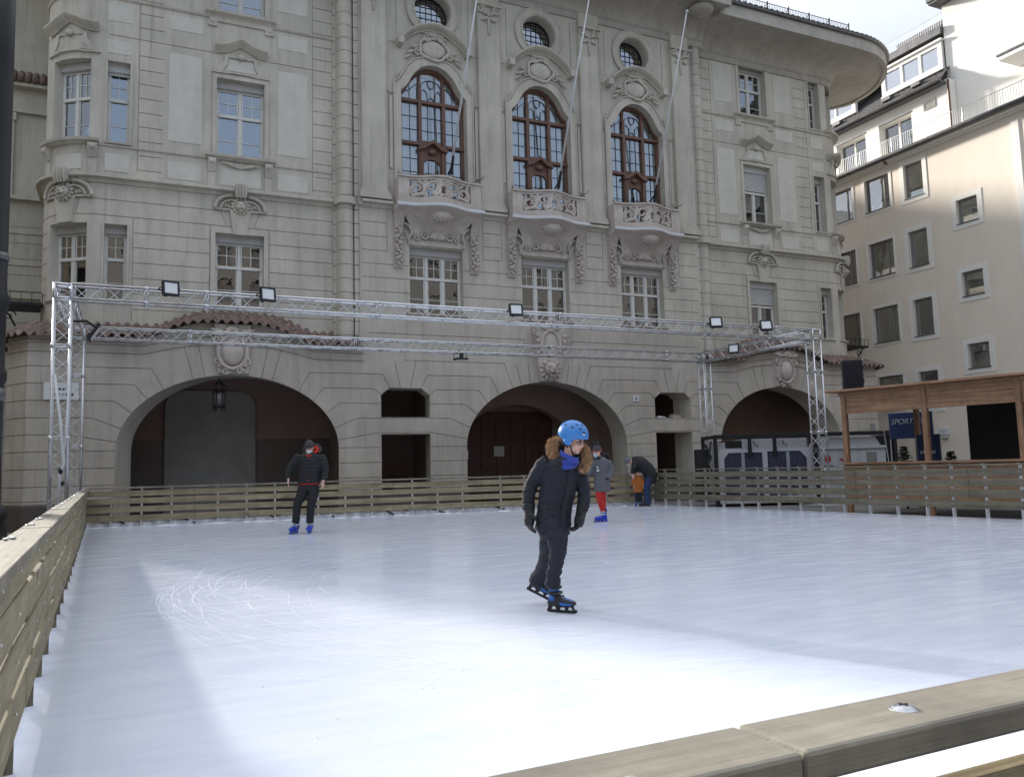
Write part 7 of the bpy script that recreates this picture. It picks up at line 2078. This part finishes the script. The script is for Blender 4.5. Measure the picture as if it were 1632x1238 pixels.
# ---------------------------------------------------------------- adult bending over a small child
def build_parent():
    S = .97
    root = empty('person', (13.42, 20.1, 0), CAMROT, 'adult in black jacket, jeans and grey hat bending down to the small child in orange', 'person', 'skaters on the ice'); root.scale = (S, S, S)
    H = head_mat(Vector((-.42, -.02, 1.30)), (-.85, -.35), .95)
    body = MB(); add_head(body, H, 1.0)
    limb(body, [(-.39, 0, 1.31), (-.32, 0, 1.31), (-.26, 0, 1.3)], [.055, .055, .07])
    limb(body, [(-.28, 0, 1.29), (-.1, 0, 1.29), (.1, 0, 1.12), (.18, 0, .92), (.14, 0, .8)], [.11, .13, .13, .14, .12])
    limb(body, [(-.28, -.15, 1.27), (-.33, -.17, 1.06), (-.33, -.12, .93)], [.05, .042, .032]); limb(body, [(-.22, .15, 1.25), (-.24, .16, 1.06), (-.22, .12, .93)], [.05, .042, .032])
    limb(body, [(.12, -.07, .82), (.04, -.08, .45), (.07, -.08, .1)], [.08, .058, .045]); limb(body, [(.15, .08, .82), (.08, .08, .45), (.1, .08, .1)], [.08, .058, .045])
    hand(body, (-.33, -.12, .935), (.05, .1, -1), (0, 1, 0), (1, 0, 0), .95, .6); hand(body, (-.22, .1, .935), (.0, -.25, -1), (0, -1, 0), (-1, 0, 0), .95, .6)
    organic(body, 'body', M['skin'], root, .01, 3)
    T = lambda x, y, z: tuple(H @ (Vector((x, y, z)))); mb = MB(); Rr = []
    for j in range(11):
        th = max(.03, 1.7 * j / 10); Rr.append([T(.09 * math.sin(th) * math.cos(a), -.016 + .108 * math.sin(th) * math.sin(a), .036 + .12 * math.cos(th)) for a in [2 * PI * i / 20 for i in range(20)]])
    mb.loft(Rr, True, True, False); part(mb, 'beanie', mat('grey_knit', (.13, .13, .14), rough=.95, var=.2, scale=20, bump=.5), root)
    mb = MB(); Rr = []
    for z, w, y in ((-.012, .05, .1), (-.03, .056, .108), (-.055, .056, .106), (-.085, .05, .1), (-.11, .036, .08)): Rr.append([T(w * s, y - .045 * abs(s) ** 2.2, z) for s in lin(-1, 1, 10)])
    mb.loft(Rr, False); part(mb, 'face_mask', M['mask'], root)
    mb = MB(); limb(mb, [(-.33, 0, 1.30), (-.24, 0, 1.29), (-.09, 0, 1.26), (.1, 0, 1.1), (.2, 0, .92), (.2, 0, .8), (.16, 0, .7)], [.12, .17, .2, .2, .2, .185, .16], 18)
    limb(mb, [(-.24, -.15, 1.26), (-.32, -.19, 1.1), (-.335, -.14, .97)], [.09, .075, .055]); limb(mb, [(-.18, .15, 1.24), (-.24, .17, 1.08), (-.23, .12, .97)], [.09, .075, .055])
    organic(mb, 'jacket', M['black_cloth'], root, .013, 4, .01, 7, 8)
    mb = MB(); limb(mb, [(.13, -.08, .82), (.06, -.09, .5), (.06, -.09, .3), (.075, -.09, .06)], [.115, .085, .085, .09], 12); limb(mb, [(.16, .09, .82), (.1, .09, .5), (.1, .09, .3), (.11, .09, .06)], [.115, .085, .085, .09], 12)
    organic(mb, 'jeans', M['jeans'], root, .012, 4, .008, 9, 2)
    for y in (-.09, .09):
        mb = MB(); limb(mb, [(.13, y, .05), (.05, y, .055), (-.06, y, .045), (-.15, y - .01, .035)], [.05, .055, .048, .034], 10); mb.box(-.17, .17, y - .045, y + .04, 0, .025); organic(mb, 'boot', M['boot_black'], root, .009, 3)
    kid = empty('person', (13.27, 20.17, 0), CAMROT, 'small child in orange coat and blue skates held by the bending adult', 'person', 'skaters on the ice'); kid.scale = (S, S, S)
    H = head_mat(Vector((.01, -.02, .985)), (-.3, -.95), .35)
    body = MB(); add_head(body, H, .85)
    limb(body, [(0, 0, .95), (0, 0, .86)], [.045, .055]); rings(body, [(0, 0, .87, .09, .06), (0, 0, .8, .11, .08), (0, 0, .5, .1, .08)], 14)
    for s in (-1, 1):
        limb(body, [(s * .09, 0, .84), (s * .14, -.02, .7), (s * .14, -.06, .58)], [.038, .032, .024]); limb(body, [(s * .055, 0, .52), (s * .055, -.01, .32), (s * .055, 0, .12)], [.055, .045, .035]); hand(body, (s * .14, -.06, .58), (0, -.1, -1), (-s, 0, 0), (0, -1, 0), .65, .5)
    organic(body, 'body', M['skin'], kid, .008, 2)
    face_details(kid, H, .85)
    T = lambda x, y, z: tuple(H @ (Vector((x, y, z)) * .85)); mb = MB(); Rr = []
    for j in range(11):
        th = max(.03, 1.65 * j / 10); Rr.append([T(.092 * math.sin(th) * math.cos(a), -.016 + .11 * math.sin(th) * math.sin(a), .04 + .118 * math.cos(th)) for a in [2 * PI * i / 20 for i in range(20)]])
    mb.loft(Rr, True, True, False); part(mb, 'hat', M['black_cloth'], kid)
    mb = MB(); rings(mb, [(0, 0, .9, .06, .06), (0, 0, .87, .12, .085), (0, 0, .8, .14, .105), (0, 0, .6, .145, .115), (0, 0, .42, .155, .12), (0, 0, .405, .14, .11)], 20)
    for s in (-1, 1): limb(mb, [(s * .09, 0, .83), (s * .145, -.02, .71), (s * .145, -.055, .6)], [.06, .055, .045])
    organic(mb, 'coat', M['orange'], kid, .01, 4, .008, 10, 3)
    mb = MB()
    for s in (-1, 1): limb(mb, [(s * .055, 0, .5), (s * .055, -.01, .32), (s * .055, 0, .12)], [.072, .06, .055])
    organic(mb, 'trousers', M['navy_trousers'], kid, .01, 3)
    for s in (-1, 1): skate(kid, (s * .055, .06, 0), (s * .25 - .1, -1), .7, 0, 'rental_blue', 'rental_blue')
build_parent()
# ================================================================== LIGHT, SKY, CAMERA
sun_el = math.radians(18.5); sun_h = Vector((-.32, .948, 0)).normalized()
sv = Vector((sun_h.x * math.cos(sun_el), sun_h.y * math.cos(sun_el), math.sin(sun_el)))
sl = bpy.data.lights.new('sun', 'SUN'); sl.energy = 4.2; sl.angle = math.radians(4.5); sl.color = (1, .94, .85)
so = bpy.data.objects.new('sun', sl); col.objects.link(so)
so.rotation_euler = (-sv).to_track_quat('-Z', 'Y').to_euler(); so.location = (0, 0, 60)
w = bpy.data.worlds.new('World'); scene.world = w; w.use_nodes = True
nt = w.node_tree; nt.nodes.clear(); L = nt.links.new
out = N(nt, 'ShaderNodeOutputWorld'); bg = N(nt, 'ShaderNodeBackground'); bg.inputs['Strength'].default_value = .12
sky = N(nt, 'ShaderNodeTexSky'); sky.sky_type = 'NISHITA'; sky.sun_disc = False; sky.sun_elevation = sun_el
sky.sun_rotation = math.atan2(sun_h.x, sun_h.y); sky.air_density = 1.0; sky.dust_density = 1.6; sky.ozone_density = 1.4; sky.altitude = 260
tc = N(nt, 'ShaderNodeTexCoord'); mp = N(nt, 'ShaderNodeMapping'); mp.inputs['Scale'].default_value = (1, 1, 2.6); L(tc.outputs['Generated'], mp.inputs['Vector'])
n = N(nt, 'ShaderNodeTexNoise', Scale=2.1, Detail=9.0, Roughness=.58, Distortion=.25); L(mp.outputs[0], n.inputs['Vector'])
rp = N(nt, 'ShaderNodeValToRGB'); rp.color_ramp.elements[0].position = .33; rp.color_ramp.elements[1].position = .66; rp.color_ramp.elements[0].color = (.72, .72, .72, 1); rp.color_ramp.elements[1].color = (.98, .98, .98, 1)
L(n.outputs['Fac'], rp.inputs['Fac'])
mx = N(nt, 'ShaderNodeMix', data_type='RGBA'); sx = N(nt, 'ShaderNodeSeparateXYZ'); L(tc.outputs['Generated'], sx.inputs[0])
mr = N(nt, 'ShaderNodeMapRange'); mr.inputs['From Min'].default_value = -.7; mr.inputs['From Max'].default_value = .75; mr.inputs['To Min'].default_value = .5; mr.inputs['To Max'].default_value = 1.0
L(sx.outputs['Y'], mr.inputs['Value']); ml = N(nt, 'ShaderNodeMath', operation='MULTIPLY'); L(rp.outputs['Color'], ml.inputs[0]); L(mr.outputs[0], ml.inputs[1]); L(ml.outputs[0], mx.inputs[0]); L(sky.outputs[0], mx.inputs[6]); zr = N(nt, 'ShaderNodeMapRange'); zr.inputs['From Min'].default_value = .4; zr.inputs['From Max'].default_value = .85; zr.inputs['To Min'].default_value = 3.3; zr.inputs['To Max'].default_value = 8.6
L(sx.outputs['Z'], zr.inputs['Value']); cs = N(nt, 'ShaderNodeVectorMath', operation='SCALE'); cs.inputs[0].default_value = (.985, 1.0, 1.04); L(zr.outputs[0], cs.inputs['Scale']); L(cs.outputs[0], mx.inputs[7])
L(mx.outputs[2], bg.inputs['Color']); L(bg.outputs[0], out.inputs[0])

cam = bpy.data.cameras.new('camera'); cam.sensor_fit = 'HORIZONTAL'; cam.sensor_width = 36.0
FPX = 1316.0; cam.lens = FPX / 1632 * 36
# the print sits 7 px high in the 1238 px tall frame
cam.shift_x = 0.0; cam.shift_y = -(612 - 619) / 1632 * -1.0
cam.clip_start = .02; cam.clip_end = 2000
co = bpy.data.objects.new('camera', cam); col.objects.link(co); scene.camera = co
P, Rr_ = math.radians(5.746), math.radians(1.4875)
yaw = math.radians(65.1)
ex_ = Vector((math.sin(yaw), math.cos(yaw), 0)); ey_ = Vector((-math.cos(yaw), math.sin(yaw), 0))
toW = lambda v: Vector((v.dot(ex_), v.dot(ey_), v.z))
fwd = Vector((0, math.cos(P), math.sin(P))); right = Vector((1, 0, 0)); down = fwd.cross(right)
c_, s_ = math.cos(Rr_), math.sin(Rr_)
r2 = toW(right * c_ + down * s_); d2 = toW(down * c_ - right * s_); f2 = toW(fwd)
mw = Matrix(((r2.x, -d2.x, -f2.x, 0), (r2.y, -d2.y, -f2.y, 0), (r2.z, -d2.z, -f2.z, 1.2), (0, 0, 0, 1)))
co.matrix_world = mw
scene.view_settings.view_transform = 'Standard'; scene.view_settings.look = 'None'; scene.view_settings.gamma = 1.0; scene.view_settings.use_curve_mapping = False
scene.view_settings.exposure = 1.32
scene.cycles.max_bounces = 8; scene.cycles.diffuse_bounces = 4; scene.cycles.glossy_bounces = 4; scene.cycles.transparent_max_bounces = 12; scene.cycles.use_denoising = True
bpy.context.view_layer.update()
